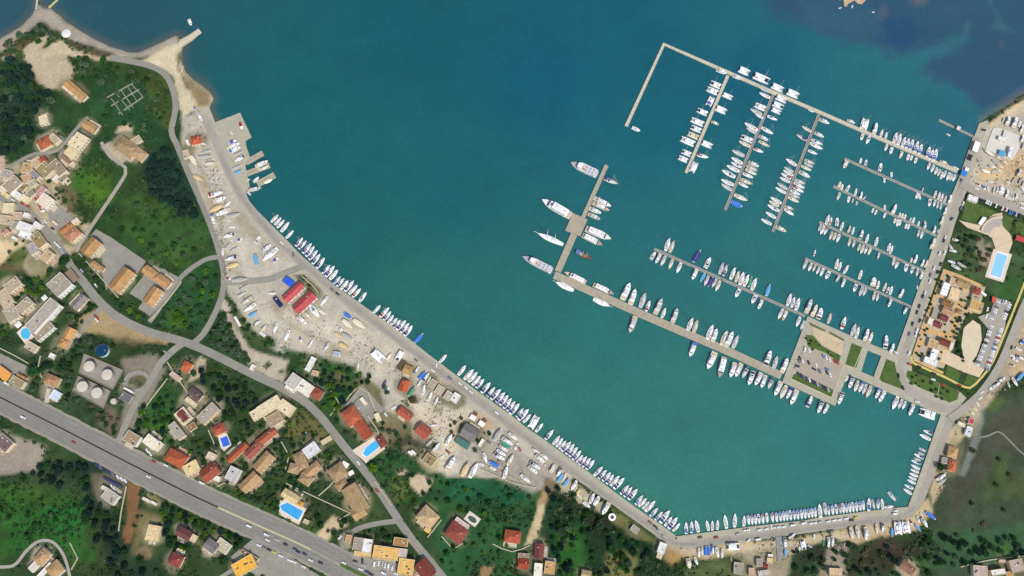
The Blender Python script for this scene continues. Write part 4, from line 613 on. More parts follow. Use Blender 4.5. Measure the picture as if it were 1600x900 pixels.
# ================================================================ boats
GEL = dict(rough=.3, var=.03, scale=.6, spec=.5)
WHITE, OFFW, CREAMB, GREYB, TEAK = M((252, 251, 248), **GEL), M((236, 234, 226), **GEL), M((238, 228, 196), **GEL), M((196, 196, 190), .6, .08, .9), M((200, 184, 154), .8, .14, 1.4)
NAVY, BLUE, LBLUE, RED, GREEN, TANB, YEL, BLACK, GLASS = M((56, 60, 128), .85, .1, 1), M((62, 112, 190), .8, .1, 1), M((96, 168, 216), .85, .1, 1), M((150, 44, 52), .85, .1, 1), M((60, 150, 112), .85, .1, 1), M((210, 186, 148), .6, .1, .8), M((222, 200, 120), .6, .08, .8), M((52, 52, 56), .7), M((62, 70, 82), .15, .05, 1, spec=.6)
ALU, ORNG, BROWN, PURP = M((206, 206, 206), .4, .05, 1, metal=.3), M((214, 110, 60), .8), M((120, 84, 58), .8, .15, 1), M((98, 92, 170), .85, .1, 1)
DECKS = M((240, 238, 230), .7, .08, 1.2)
def prof(kind, t):                     # half beam along the hull, t 0 stern .. 1 bow
    if kind == 'sail': return (0.66 + .34 * math.sin(min(t / .45, 1) * math.pi / 2)) if t < .45 else max(0, 1 - ((t - .45) / .55) ** 2.1)
    if kind == 'motor': return (.9 + .1 * min(t / .3, 1)) if t < .5 else max(0, 1 - ((t - .5) / .5) ** 2.6)
    if kind == 'caique': return .55 + .45 * math.sin(min(t / .5, 1) * math.pi / 2) if t < .5 else max(0, 1 - ((t - .5) / .5) ** 2.0)
    if kind == 'canoe': return math.sin(math.pi * min(max(t, .02), 1)) ** .6 if t < 1 else 0
    return 1
def hull_me(kind, L, B, fb, m, sheer=.3, n=12, name='hull'):
    mb = MB(); rows = []
    for i in range(n + 1):
        t = 1 - (1 - i / n) ** 1.35; b = prof(kind, t) * B / 2; x = -L / 2 + L * t; top = fb + sheer * max(0, t - .4) ** 2 * 2
        bb = b * (.72 if t < .8 else .5); xb = x - (L * .05 * max(0, t - .7) / .3)
        r = len(mb.v); mb.v += [(x, b, top), (xb, bb, -.35), (xb, -bb, -.35), (x, -b, top)]; rows.append(r)
    for a, b in zip(rows, rows[1:]): mb.f += [(a, a + 1, b + 1, b), (a + 1, a + 2, b + 2, b + 1), (a + 2, a + 3, b + 3, b + 2)]
    a = rows[0]; mb.f.append((a + 3, a + 2, a + 1, a)); return mb.me(name, m, False)
def deck_me(kind, L, B, fb, m, sheer=.3, x0=0, x1=1, ins=.94, up=-.05, n=12, name='deck'):
    mb = MB(); ps = []
    for i in range(n + 1):
        t = x0 + (x1 - x0) * (1 - (1 - i / n) ** 1.35); ps.append((-L / 2 + L * t, prof(kind, t) * B / 2 * ins, fb + sheer * max(0, t - .4) ** 2 * 2 + up))
    mb.v = [(x, b, z) for x, b, z in ps] + [(x, 0, z + .06) for x, b, z in ps] + [(x, -b, z) for x, b, z in ps]; k = n + 1
    for i in range(n): mb.f += [(i + k, i + 1 + k, i + 1, i), (i + 2 * k, i + 1 + 2 * k, i + 1 + k, i + k)]
    return mb.me(name, m)
def outline(kind, L, B, x0, x1, f, n=7):
    a = [(-L / 2 + L * (x0 + (x1 - x0) * i / n), prof(kind, x0 + (x1 - x0) * i / n) * B / 2 * f) for i in range(n + 1)]
    return a + [(x, -y) for x, y in a[::-1] if y > 1e-3]
def tap(kind, L, B, x0, x1, f, z0, z1, m, name, g=.8, n=7):     # a superstructure following the hull's plan
    mb = MB(); A = outline(kind, L, B, x0, x1, f, n); d = (x1 - x0) * .07; Bq = outline(kind, L, B, x0 + d, x1 - d, f * g, n); k = len(A)
    if len(Bq) != k: Bq = Bq[:k] if len(Bq) > k else Bq + [Bq[-1]] * (k - len(Bq))
    mb.v = [(x, y, z0) for x, y in A] + [(x, y, z1) for x, y in Bq]
    mb.f = [(i, k + i, k + (i + 1) % k, (i + 1) % k) for i in range(k)] + [tuple(range(2 * k - 1, k - 1, -1))]
    return mb.me(name, m)
def canopy(x0, x1, w, z, m, name, arch=.22):
    mb = MB(); n = 5
    for z_, s in ((z, 1),):
        for x in (x0, (x0 + x1) / 2, x1):
            for i in range(n): u = -1 + 2 * i / (n - 1); mb.v.append((x, u * w / 2, z + arch * (1 - u * u) - (.08 if x != (x0 + x1) / 2 else 0)))
    for a in range(2):
        for i in range(n - 1): mb.f.append((a * n + i, (a + 1) * n + i, (a + 1) * n + i + 1, a * n + i + 1))
    mb2 = len(mb.v); mb.v += [(x, y, zz - .06) for x, y, zz in mb.v]; mb.f += [tuple(mb2 + i for i in f[::-1]) for f in mb.f[:]]
    for sx in (x0 + .1, x1 - .1):
        for sy in (-w / 2 + .05, w / 2 - .05): mb.rod((sx, sy, 1.0), (sx, sy, z), .03, 4)
    return mb.me(name, m)
LIB = {}
def sail_parts(hm, dm, cm, bim, hood, cover, red=False, L=12., B=3.75, v=0):
    p = []; fb = 1.15
    p += [('hull', hull_me('sail', L, B, fb, hm)), ('deck', deck_me('sail', L, B, fb, dm))]
    p += [('coachroof', tap('sail', L, B, .36, .78, .62, fb - .05, fb + .5, cm, 'coachroof', .78))]
    for s in (1, -1): p.append(('cabin_window', MB().box(-.7, 1.7, s * 1.02 - .02, s * 1.02 + .02, fb + .12, fb + .32, 0).me('cabin_window', GLASS)))
    p += [('hatch', MB().box(2.0, 2.62, -.3, .3, fb + .4, fb + .52).me('hatch', RED if red else GLASS))]
    ck = MB().box(-4.9, -1.8, -.95, .95, fb - .02, fb + .05); p.append(('cockpit', ck.me('cockpit', TEAK if v != 1 else GREYB)))
    cg = MB().box(-5.0, -1.7, -1.2, -1.0, fb - .04, fb + .32).box(-5.0, -1.7, 1.0, 1.2, fb - .04, fb + .32); p.append(('coaming', cg.me('coaming', cm)))
    p.append(('steering_wheel', MB().cyl(-4.1, 0, fb + .05, fb + .9, .07).box(-4.2, -4.1, -.5, .5, fb + .55, fb + .95).me('steering_wheel', ALU)))
    p.append(('mast', MB().cyl(1.1, 0, fb, fb + 15, .16, .11, 6).rod((1.1, -1.0, fb + 7), (1.1, 1.0, fb + 7), .05, 4).me('mast', ALU)))
    p.append(('boom', MB().rod((1.0, 0, fb + 1.6), (-3.6, 0, fb + 1.75), .09).me('boom', ALU)))
    p.append(('sail_cover', MB().box(-3.4, .9, -.15, .15, fb + 1.74, fb + 2.1, 0, (0, 0), .1, .1).me('sail_cover', cover)))
    p.append(('forestay', MB().rod((1.2, 0, fb + 14), (5.8, 0, fb + .3), .07, 4).me('forestay', OFFW)))
    if bim: p.append(('bimini', canopy(-5.0, -3.3, 2.5, fb + 2.0, bim, 'bimini')))
    if hood: p.append(('sprayhood', canopy(-1.9, -.95, 2.2, fb + .95, hood, 'sprayhood', .35)))
    return p
def motor_parts(hm, dm, sm, top, big=0, bim=None, L=12., B=3.9):
    fb = 1.5; p = [('hull', hull_me('motor', L, B, fb, hm, .5)), ('foredeck', deck_me('motor', L, B, fb, dm, .5))]
    p.append(('deckhouse', tap('motor', L, B, .22, .74, .78, fb - .05, fb + 1.5, sm, 'deckhouse', .84)))
    p.append(('windscreen', tap('motor', L, B, .60, .755, .735, fb + .5, fb + 1.3, GLASS, 'windscreen', .9)))
    for s in (1, -1): p.append(('side_window', MB().box(-2.6, 1.6, s * 1.47 - .03, s * 1.47 + .03, fb + .65, fb + 1.1).me('side_window', GLASS)))
    p.append(('cockpit', MB().box(-5.7, -3.6, -1.55, 1.55, fb - .03, fb + .04).me('cockpit', TEAK if top is not BLACK else BLACK)))
    p.append(('flybridge', tap('motor', L, B, .26, .56, .62, fb + 1.5, fb + 2.05, top if top is not BLACK else sm, 'flybridge', .9)))
    p.append(('flybridge_seat', MB().box(-2.4, -1.4, -.9, .9, fb + 2.05, fb + 2.3).box(-.6, -.1, -.8, .8, fb + 2.05, fb + 2.4).me('flybridge_seat', GREYB if top is not BLACK else BLACK)))
    p.append(('radar_arch', MB().box(-2.9, -2.6, -1.4, -1.2, fb + 1.4, fb + 3).box(-2.9, -2.6, 1.2, 1.4, fb + 1.4, fb + 3).box(-2.9, -2.6, -1.4, 1.4, fb + 3, fb + 3.2).me('radar_arch', sm)))
    p.append(('swim_platform', MB().box(-6.5, -6.0, -1.6, 1.6, .3, .45).me('swim_platform', TEAK)))
    if bim: p.append(('cover', canopy(-5.6, -3.2, 3.4, fb + 1.4, bim, 'cover')))
    return p
def open_parts(hm, inside, L=6., B=2.3, console=True, cov=None):
    fb = .75; p = [('hull', hull_me('motor', L, B, fb, hm, .25)), ('deck', deck_me('motor', L, B, fb, DECKS if cov is None else hm, .25, n=8))]
    p.append(('cockpit', tap('motor', L, B, .1, .62, .68, fb - .03, fb + .03, inside, 'cockpit', .95)))
    if console: p += [('console', MB().box(-.6, .5, -.45, .45, fb, fb + .6, 0, (0, 0), .15, .08).me('console', hm)), ('windscreen', MB().box(.35, .5, -.6, .6, fb + .3, fb + .8).me('windscreen', GLASS))]
    p += [('bench', MB().box(-2.0, -1.5, -.8, .8, fb, fb + .35).me('bench', OFFW)), ('outboard_motor', MB().box(-3.4, -2.95, -.2, .2, -.2, fb + .45, 0, (0, 0), .05, .04).me('outboard_motor', BLACK))]
    if cov: p.append(('cover', canopy(-2.2, .6, 2.0, fb + 1.1, cov, 'cover')))
    return p
def rib_parts(tube, L=6., B=2.4):
    mb = MB(); pts = [(-3, -.95), (0, -1.0), (1.6, -.8), (2.7, -.25), (2.95, 0), (2.7, .25), (1.6, .8), (0, 1.0), (-3, .95)]
    for a, b in zip(pts, pts[1:]): mb.rod((*a, .45), (*b, .45), .27, 7)
    return [('tube', mb.me('tube', tube)), ('floor', MB().prism(pts, .1, .3).me('floor', GREYB)), ('console', MB().box(-.5, .3, -.4, .4, .3, 1.1, 0, (0, 0), .1, .05).me('console', OFFW)), ('outboard_motor', MB().box(-3.4, -3, -.2, .2, -.2, 1.1).me('outboard_motor', BLACK))]
def cat_parts(hm, cov=None, big=0, trim=None, L=12., B=6.8):
    fb = 1.6; p = []
    for s in (1, -1):
        me = hull_me('sail', L, 1.9, fb, hm, .2)
        for v_ in me.vertices: v_.co.y += s * (B / 2 - .95)
        p.append(('hull', me)); d = deck_me('sail', L, 1.9, fb, hm, .2)
        for v_ in d.vertices: v_.co.y += s * (B / 2 - .95)
        p.append(('hull_deck', d))
    p.append(('bridge_deck', MB().box(-5.0, 2.2, -B / 2 + .9, B / 2 - .9, .9, fb + .02).me('bridge_deck', hm)))
    p.append(('saloon', MB().prism([(-2.6, -2.2), (1.0, -2.2), (2.0, -1.3), (2.3, 0), (2.0, 1.3), (1.0, 2.2), (-2.6, 2.2)], fb, fb + 1.0).me('saloon', hm)))
    p.append(('saloon_window', MB().prism([(0.6, -2.26), (1.06, -2.26), (2.08, -1.32), (2.36, 0), (2.08, 1.32), (1.06, 2.26), (0.6, 2.26)], fb + .35, fb + .8).me('saloon_window', GLASS)))
    p.append(('cockpit', MB().box(-4.9, -2.7, -1.9, 1.9, fb + .02, fb + .1).me('cockpit', GLASS if big else TEAK)))
    for s in (1, -1): p.append(('trampoline', MB().box(2.3, 4.6, s * 1.15 - 1.0, s * 1.15 + 1.0, 1.25, 1.3).me('trampoline', BLACK if big else GREYB)))
    p.append(('crossbeam', MB().box(4.6, 4.85, -B / 2 + .7, B / 2 - .7, 1.2, 1.5).me('crossbeam', ALU)))
    p.append(('mast', MB().cyl(1.4, 0, fb, fb + 16, .18, .12, 6).me('mast', ALU))); p.append(('boom', MB().box(-3.8, 1.2, -.2, .2, fb + 1.9, fb + 2.3, 0, (0, 0), .1, .1).me('boom', cov or OFFW)))
    p.append(('hard_top', canopy(-5.0, -2.5, 4.2, fb + 1.9, cov or hm, 'hard_top', .15)))
    return p
def shed_parts(cov, hm, L=12., B=3.8):             # boat laid up under a cover
    p = [('hull', hull_me('sail', L, B, 1.2, hm)), ('cover', tap('sail', L, B, .02, .93, 1.03, 1.12, 1.75, cov, 'cover', .5)), ('outer_deck', deck_me('sail', L, B, 1.2, hm))]
    p.append(('mast', MB().rod((-4.5, 0, 1.95), (5, .2, 1.95), .1).me('mast', ALU))); return p
def ferry_parts(L=33., B=9., emb=True):
    fb = 2.4; p = [('hull', hull_me('motor', L, B, fb, M((222, 226, 226), **GEL), 1.2)), ('foredeck', deck_me('motor', L, B, fb, M((168, 172, 178)), 1.2))]
    p.append(('deckhouse', tap('motor', L, B, .03, .74, .9, fb, fb + 2.6, WHITE, 'deckhouse', .97)))
    p.append(('upper_deck', tap('motor', L, B, .035, .7, .84, fb + 2.6, fb + 2.75, M((198, 200, 200), .8), 'upper_deck', .99)))
    p.append(('bulwark', MB().box(-15, 5, 3.65, 3.8, fb + 2.7, fb + 3.7).box(-15, 5, -3.8, -3.65, fb + 2.7, fb + 3.7).box(-15.2, -15, -3.8, 3.8, fb + 2.7, fb + 3.7).me('bulwark', WHITE)))
    p.append(('wheelhouse', tap('motor', L, B, .58, .73, .66, fb + 2.75, fb + 5, WHITE, 'wheelhouse', .86))); p.append(('wheelhouse_window', tap('motor', L, B, .64, .735, .64, fb + 3.8, fb + 4.6, GLASS, 'wheelhouse_window', .94)))
    for i in range(9):
        for s in (1, -1): p.append(('bench', MB().box(-13.5 + i * 1.35, -12.9 + i * 1.35, s * 1.8 - 1.2, s * 1.8 + 1.2, fb + 2.75, fb + 3.3).me('bench', M((176, 178, 182)) if i % 3 else WHITE)))
    p.append(('life_raft', MB().cyl(-.5, 1.4, fb + 2.75, fb + 3.5, .7).me('life_raft', ORNG))); p.append(('deck_emblem', MB().cyl(1.4, 0, fb + 2.76, fb + 2.84, 1.5, n=14).me('deck_emblem', ORNG))); p.append(('emblem_centre', MB().cyl(1.4, 0, fb + 2.85, fb + 2.9, .75, n=12).me('emblem_centre', OFFW)))
    for s in (1, -1): p.append(('window_band', MB().box(-14, 4, s * 4.02 - .04, s * 4.02 + .04, fb + 1.1, fb + 1.9).me('window_band', GLASS)))
    p.append(('gangway', MB().box(-20, -16.5, -.7, .7, 1.3, 1.5).me('gangway', M((96, 110, 150))))); p.append(('ship_mast', MB().cyl(4.6, 0, fb + 5, fb + 9, .14, .08).me('ship_mast', ALU))); return p
def yacht_parts(L=33., B=8., dk=None):
    fb = 2.6; p = [('hull', hull_me('motor', L, B, fb, WHITE, 1.3)), ('foredeck', deck_me('motor', L, B, fb, dk or OFFW, 1.3))]
    p.append(('deckhouse', tap('motor', L, B, .12, .76, .84, fb, fb + 2.4, WHITE, 'deckhouse', .94))); p.append(('windscreen', tap('motor', L, B, .68, .775, .78, fb + 1.0, fb + 2.1, GLASS, 'windscreen', .93)))
    p.append(('sundeck', tap('motor', L, B, .1, .64, .8, fb + 2.4, fb + 4.4, WHITE, 'sundeck', .9))); p.append(('skylight', MB().box(3.2, 4.0, -2, 2, fb + 4.4, fb + 4.5).box(5.4, 6.2, -1.6, 1.6, fb + 2.4, fb + 2.55).me('skylight', GLASS)))
    p.append(('aft_deck', MB().box(-16, -12.6, -3.2, 3.2, fb, fb + .08).me('aft_deck', TEAK))); p.append(('flybridge', tap('motor', L, B, .24, .5, .58, fb + 4.4, fb + 5.2, OFFW, 'flybridge', .9)))
    for s in (1, -1): p.append(('window_band', MB().box(-11, 4, s * 3.36 - .04, s * 3.36 + .04, fb + 1.0, fb + 1.8).me('window_band', GLASS)))
    p.append(('tender', MB().box(-11, -8, -1, .6, fb + 4.4, fb + 5.1, 0, (0, 0), .4, .2).me('tender', GREYB))); p.append(('radar_mast', MB().cyl(-1, 0, fb + 5.2, fb + 10, .2, .1).rod((-1, -1.4, fb + 8), (-1, 1.4, fb + 8), .08).me('radar_mast', ALU))); return p
def ship_parts(hm, dm, cov=None, masts=(4, -5), L=30., B=6.5, kind='caique', hm2=26, cabm=None):
    fb = 2.0; p = [('hull', hull_me(kind, L, B, fb, hm, 1.4)), ('deck', deck_me(kind, L, B, fb, dm, 1.4)), ('deckhouse', tap(kind, L, B, .14, .44, .55, fb, fb + 1.7, cabm or WHITE, 'deckhouse', .9)), ('skylight', MB().box(1, 3.4, -.8, .8, fb, fb + .6).me('skylight', cabm or WHITE))]
    p.append(('bowsprit', MB().rod((L / 2 - 2, 0, fb + 1.2), (L / 2 + 4.4, 0, fb + 2.4), .2).me('bowsprit', hm)))
    for i, x in enumerate(masts): p.append(('mast', MB().cyl(x, 0, fb, fb + hm2 * (1 if i == 0 else .85), .34, .2, 7).rod((x, -1.6, fb + 12), (x, 1.6, fb + 12), .08).me('mast', OFFW))); p.append(('boom', MB().box(x - 7, x - .4, -.35, .35, fb + 2.4, fb + 3.1, 0, (0, 0), .2, .2).me('boom', cov or OFFW)))
    if cov: p.append(('awning', canopy(-L / 2 + 1.5, -L / 2 + 8.5, 5, fb + 2.6, cov, 'awning', .3)))
    return p
KIND = {   # code: (object name, category, look, nominal length, nominal beam, builder)
 's': ('sailing_yacht', 'yacht', 'white yacht with navy bimini', lambda: sail_parts(WHITE, WHITE, WHITE, NAVY, NAVY, NAVY)),
 's2': ('sailing_yacht', 'yacht', 'white yacht, navy sprayhood only', lambda: sail_parts(WHITE, WHITE, WHITE, None, NAVY, NAVY, v=1)),
 'x': ('sailing_yacht', 'yacht', 'white yacht, navy cover, red hatch', lambda: sail_parts(WHITE, WHITE, WHITE, NAVY, NAVY, NAVY, red=True)),
 'b': ('sailing_yacht', 'yacht', 'white yacht with bright blue bimini', lambda: sail_parts(WHITE, DECKS, WHITE, BLUE, BLUE, BLUE)),
 'w': ('sailing_yacht', 'yacht', 'all white sailing yacht', lambda: sail_parts(WHITE, WHITE, WHITE, None, OFFW, OFFW)),
 'w2': ('sailing_yacht', 'yacht', 'white yacht with grey cockpit', lambda: sail_parts(WHITE, DECKS, WHITE, None, GREYB, OFFW, v=1)),
 'r': ('sailing_yacht', 'yacht', 'white yacht with red bimini', lambda: sail_parts(WHITE, WHITE, WHITE, RED, RED, OFFW)),
 'g': ('sailing_yacht', 'yacht', 'grey decked sailing yacht', lambda: sail_parts(OFFW, GREYB, OFFW, None, GREYB, GREYB, v=1)),
 't': ('sailing_yacht', 'yacht', 'teak decked sailing yacht', lambda: sail_parts(OFFW, TEAK, OFFW, None, OFFW, TANB)),
 'c': ('sailing_yacht', 'yacht', 'cream sailing yacht', lambda: sail_parts(CREAMB, CREAMB, OFFW, None, OFFW, OFFW)),
 'n': ('sailing_yacht', 'yacht', 'dark blue hulled sailing yacht', lambda: sail_parts(NAVY, GREYB, OFFW, NAVY, NAVY, NAVY)),
 'l': ('sailing_yacht', 'yacht', 'white yacht with pale blue bimini', lambda: sail_parts(WHITE, WHITE, WHITE, LBLUE, OFFW, OFFW)),
 'p': ('sailing_yacht', 'yacht', 'white yacht with plum stern canopy', lambda: sail_parts(WHITE, WHITE, WHITE, M((140, 60, 80), .85), OFFW, OFFW)),
 'vb': ('covered_boat', 'boat', 'boat under a bright blue cover', lambda: shed_parts(M((50, 118, 214), .8, .08, .8), WHITE)),
 'vn': ('covered_boat', 'boat', 'boat under a navy cover', lambda: shed_parts(NAVY, OFFW)),
 'vg': ('covered_boat', 'boat', 'boat under a green cover', lambda: shed_parts(GREEN, OFFW)),
 'vl': ('covered_boat', 'boat', 'boat under a light blue cover', lambda: shed_parts(LBLUE, OFFW)),
 'vy': ('covered_boat', 'boat', 'boat under a cream cover', lambda: shed_parts(CREAMB, OFFW)),
 'vt': ('covered_boat', 'boat', 'boat under a grey tarpaulin', lambda: shed_parts(M((178, 176, 166), .85, .15, 1), OFFW)),
 'vo': ('wooden_boat', 'boat', 'yellow ochre boat hull laid up', lambda: shed_parts(M((224, 196, 140), .8, .12, .8), TANB)),
 'm': ('motor_yacht', 'motor boat', 'white motor yacht', lambda: motor_parts(WHITE, WHITE, WHITE, OFFW)),
 'mk': ('motor_yacht', 'motor boat', 'white motor yacht, dark cockpit', lambda: motor_parts(WHITE, WHITE, WHITE, BLACK)),
 'mb': ('motor_yacht', 'motor boat', 'white motor yacht, blue stern cover', lambda: motor_parts(WHITE, WHITE, WHITE, OFFW, bim=BLUE)),
 'mn': ('motor_yacht', 'motor boat', 'white motor yacht, navy cover', lambda: motor_parts(WHITE, DECKS, WHITE, OFFW, bim=NAVY)),
 'mc': ('motor_yacht', 'motor boat', 'cream motor yacht', lambda: motor_parts(CREAMB, CREAMB, OFFW, CREAMB)),
 'mg': ('motor_yacht', 'motor boat', 'grey motor yacht', lambda: motor_parts(GREYB, GREYB, OFFW, GREYB)),
 'mt': ('motor_yacht', 'motor boat', 'motor yacht with tan deck', lambda: motor_parts(OFFW, TANB, WHITE, OFFW)),
 'o': ('motor_boat', 'motor boat', 'small white open motor boat', lambda: open_parts(WHITE, GREYB)),
 'ok': ('motor_boat', 'motor boat', 'small white boat with dark cockpit', lambda: open_parts(WHITE, BLACK)),
 'on': ('motor_boat', 'motor boat', 'small white boat with navy cockpit', lambda: open_parts(WHITE, NAVY)),
 'oc': ('motor_boat', 'motor boat', 'small cream open motor boat', lambda: open_parts(CREAMB, TANB)),
 'ol': ('motor_boat', 'motor boat', 'small light blue boat', lambda: open_parts(LBLUE, OFFW)),
 'ob': ('motor_boat', 'motor boat', 'small boat with blue canopy', lambda: open_parts(WHITE, GREYB, cov=BLUE)),
 'or': ('motor_boat', 'motor boat', 'small boat with red canopy', lambda: open_parts(WHITE, GREYB, cov=RED)),
 'op': ('motor_boat', 'motor boat', 'small boat with purple canopy', lambda: open_parts(WHITE, GREYB, cov=PURP)),
 'd': ('dinghy', 'dinghy', 'grey inflatable dinghy', lambda: rib_parts(GREYB)),
 'dk': ('dinghy', 'dinghy', 'dark rimmed inflatable boat', lambda: rib_parts(M((72, 96, 112), .7))),
 'C': ('catamaran', 'catamaran', 'white catamaran', lambda: cat_parts(WHITE)),
 'Ck': ('catamaran', 'catamaran', 'white catamaran, black nets', lambda: cat_parts(WHITE, None, 1)),
 'Cb': ('catamaran', 'catamaran', 'white catamaran, blue boom cover', lambda: cat_parts(WHITE, PURP)),
 'Co': ('catamaran', 'catamaran', 'cream catamaran with tan top', lambda: cat_parts(CREAMB, TANB)),
 'F': ('excursion_ferry', 'ferry', 'big white excursion ferry with orange deck emblem', lambda: ferry_parts()),
 'Y': ('superyacht', 'yacht', 'large white superyacht', lambda: yacht_parts()),
 'Yt': ('superyacht', 'yacht', 'long motor yacht with tan foredeck', lambda: yacht_parts(dk=TANB)),
 'Yg': ('superyacht', 'yacht', 'long motor yacht with grey foredeck', lambda: yacht_parts(dk=M((176, 160, 140)))),
 'Z': ('schooner', 'sailing ship', 'white two masted schooner with bowsprit', lambda: ship_parts(WHITE, WHITE, None)),
 'Zb': ('sailing_ship', 'sailing ship', 'old brown two masted ship with blue awning', lambda: ship_parts(M((90, 110, 140)), BROWN, M((90, 120, 180), .85), (5, -2), hm2=16, cabm=TEAK)),
 'Zw': ('sailing_ship', 'sailing ship', 'large white sailing ship with cabins', lambda: ship_parts(WHITE, DECKS, None, (3,), hm2=24)),
}
NOM = {'F': (33., 9.), 'Y': (33., 8.), 'Z': (34.4, 6.5), 'C': (12., 6.8), 'd': (6.4, 2.5), 'o': (6.4, 2.3), 'm': (12.5, 3.9)}
ORD = ['', 'first', 'second', 'third', 'fourth', 'fifth', 'sixth', 'seventh', 'eighth', 'ninth', 'tenth', 'eleventh', 'twelfth', 'thirteenth', 'fourteenth', 'fifteenth', 'sixteenth', 'seventeenth', 'eighteenth', 'nineteenth']
TENS = {2: 'twent', 3: 'thirt', 4: 'fort', 5: 'fift', 6: 'sixt', 7: 'sevent', 8: 'eight', 9: 'ninet'}
def ordn(i):
    if i < 20: return ORD[i]
    if i >= 100: return 'hundredth' if i == 100 else 'hundred and ' + ordn(i - 100)
    t, u = divmod(i, 10); return TENS[t] + ('ieth' if u == 0 else 'y-' + ORD[u])
cradle_me = MB()
for x in (-3.2, 2.6): cradle_me.box(x - .1, x + .1, -1.7, 1.7, -1.35, -1.15).box(x - .08, x + .08, -1.6, -1.45, -1.2, .5).box(x - .08, x + .08, 1.45, 1.6, -1.2, .5)
cradle_me = cradle_me.box(-3.2, 2.6, -.12, .12, -1.36, -1.16).me('cradle', M((96, 86, 80), .8))
SUB = {'boom': 'mast', 'sail_cover': 'mast', 'forestay': 'mast', 'hatch': 'coachroof', 'cabin_window': 'coachroof', 'coaming': 'cockpit', 'steering_wheel': 'cockpit', 'side_window': 'deckhouse', 'windscreen': 'deckhouse', 'flybridge_seat': 'flybridge', 'wheelhouse_window': 'wheelhouse', 'emblem_centre': 'deck_emblem', 'window_band': 'deckhouse', 'saloon_window': 'saloon', 'bench': 'upper_deck', 'trampoline': 'crossbeam'}
def put(parts, r):                     # a part that belongs to another part becomes its child
    made = {}
    for k in (0, 1):
        for pn, me in parts:
            s = SUB.get(pn) if any(q[0] == SUB.get(pn) for q in parts) else None
            if (s is not None) == (k == 1):
                o = link(pn, me, made[s] if k else r)
                if not k: made.setdefault(pn, o)
def boat(code, px, py, L, dx, dy, label, group, Wpx=None, ashore=False, z=0):
    nm, cat, look, fn = KIND[code]
    if code not in LIB: LIB[code] = fn()
    d = math.hypot(dx, dy); dx, dy = dx / d * L / 2, dy / d * L / 2; zz = ZL if ashore else z
    a, b = P(px - dx, py - dy, zz + 1), P(px + dx, py + dy, zz + 1); c = P(px, py, zz + 1); Lm = math.dist(a, b); rz = math.atan2(b[1] - a[1], b[0] - a[0])
    n = NOM.get(code[0], (12., 3.75)); s = Lm / n[0]; sy = s * random.uniform(1.0, 1.1)
    if Wpx: sy = Wpx * mpp(px, py) / n[1]
    sz = s if s < 1.3 else 1 + (s - 1) * .6
    up = (1.36 if code[0] not in 'do' else .5) * sz if ashore else 0
    r = empty(nm, (c[0], c[1], zz + up), rz, label, cat, group); r.scale = (s, sy, sz)
    put(LIB[code], r)
    if ashore and code[0] not in 'do': link('cradle', cradle_me, r)
    return r
def boats(row, end, axis, dr, items, group, ashore=False):
    its = sorted(items, key=lambda t: t[0] * axis[0] + t[1] * axis[1])
    for i, t in enumerate(its):
        x, y, L, code = t[:4]; dx, dy = t[4:6] if len(t) > 5 else dr; w = t[6] if len(t) > 6 else None
        if len(t) <= 5: j = random.uniform(-.07, .07); dx, dy = dx - dy * j, dy + dx * j
        boat(code, x, y, L, dx, dy, '%s, %s from the %s %s' % (KIND[code][2], ordn(i + 1), end, row), group, w, ashore)
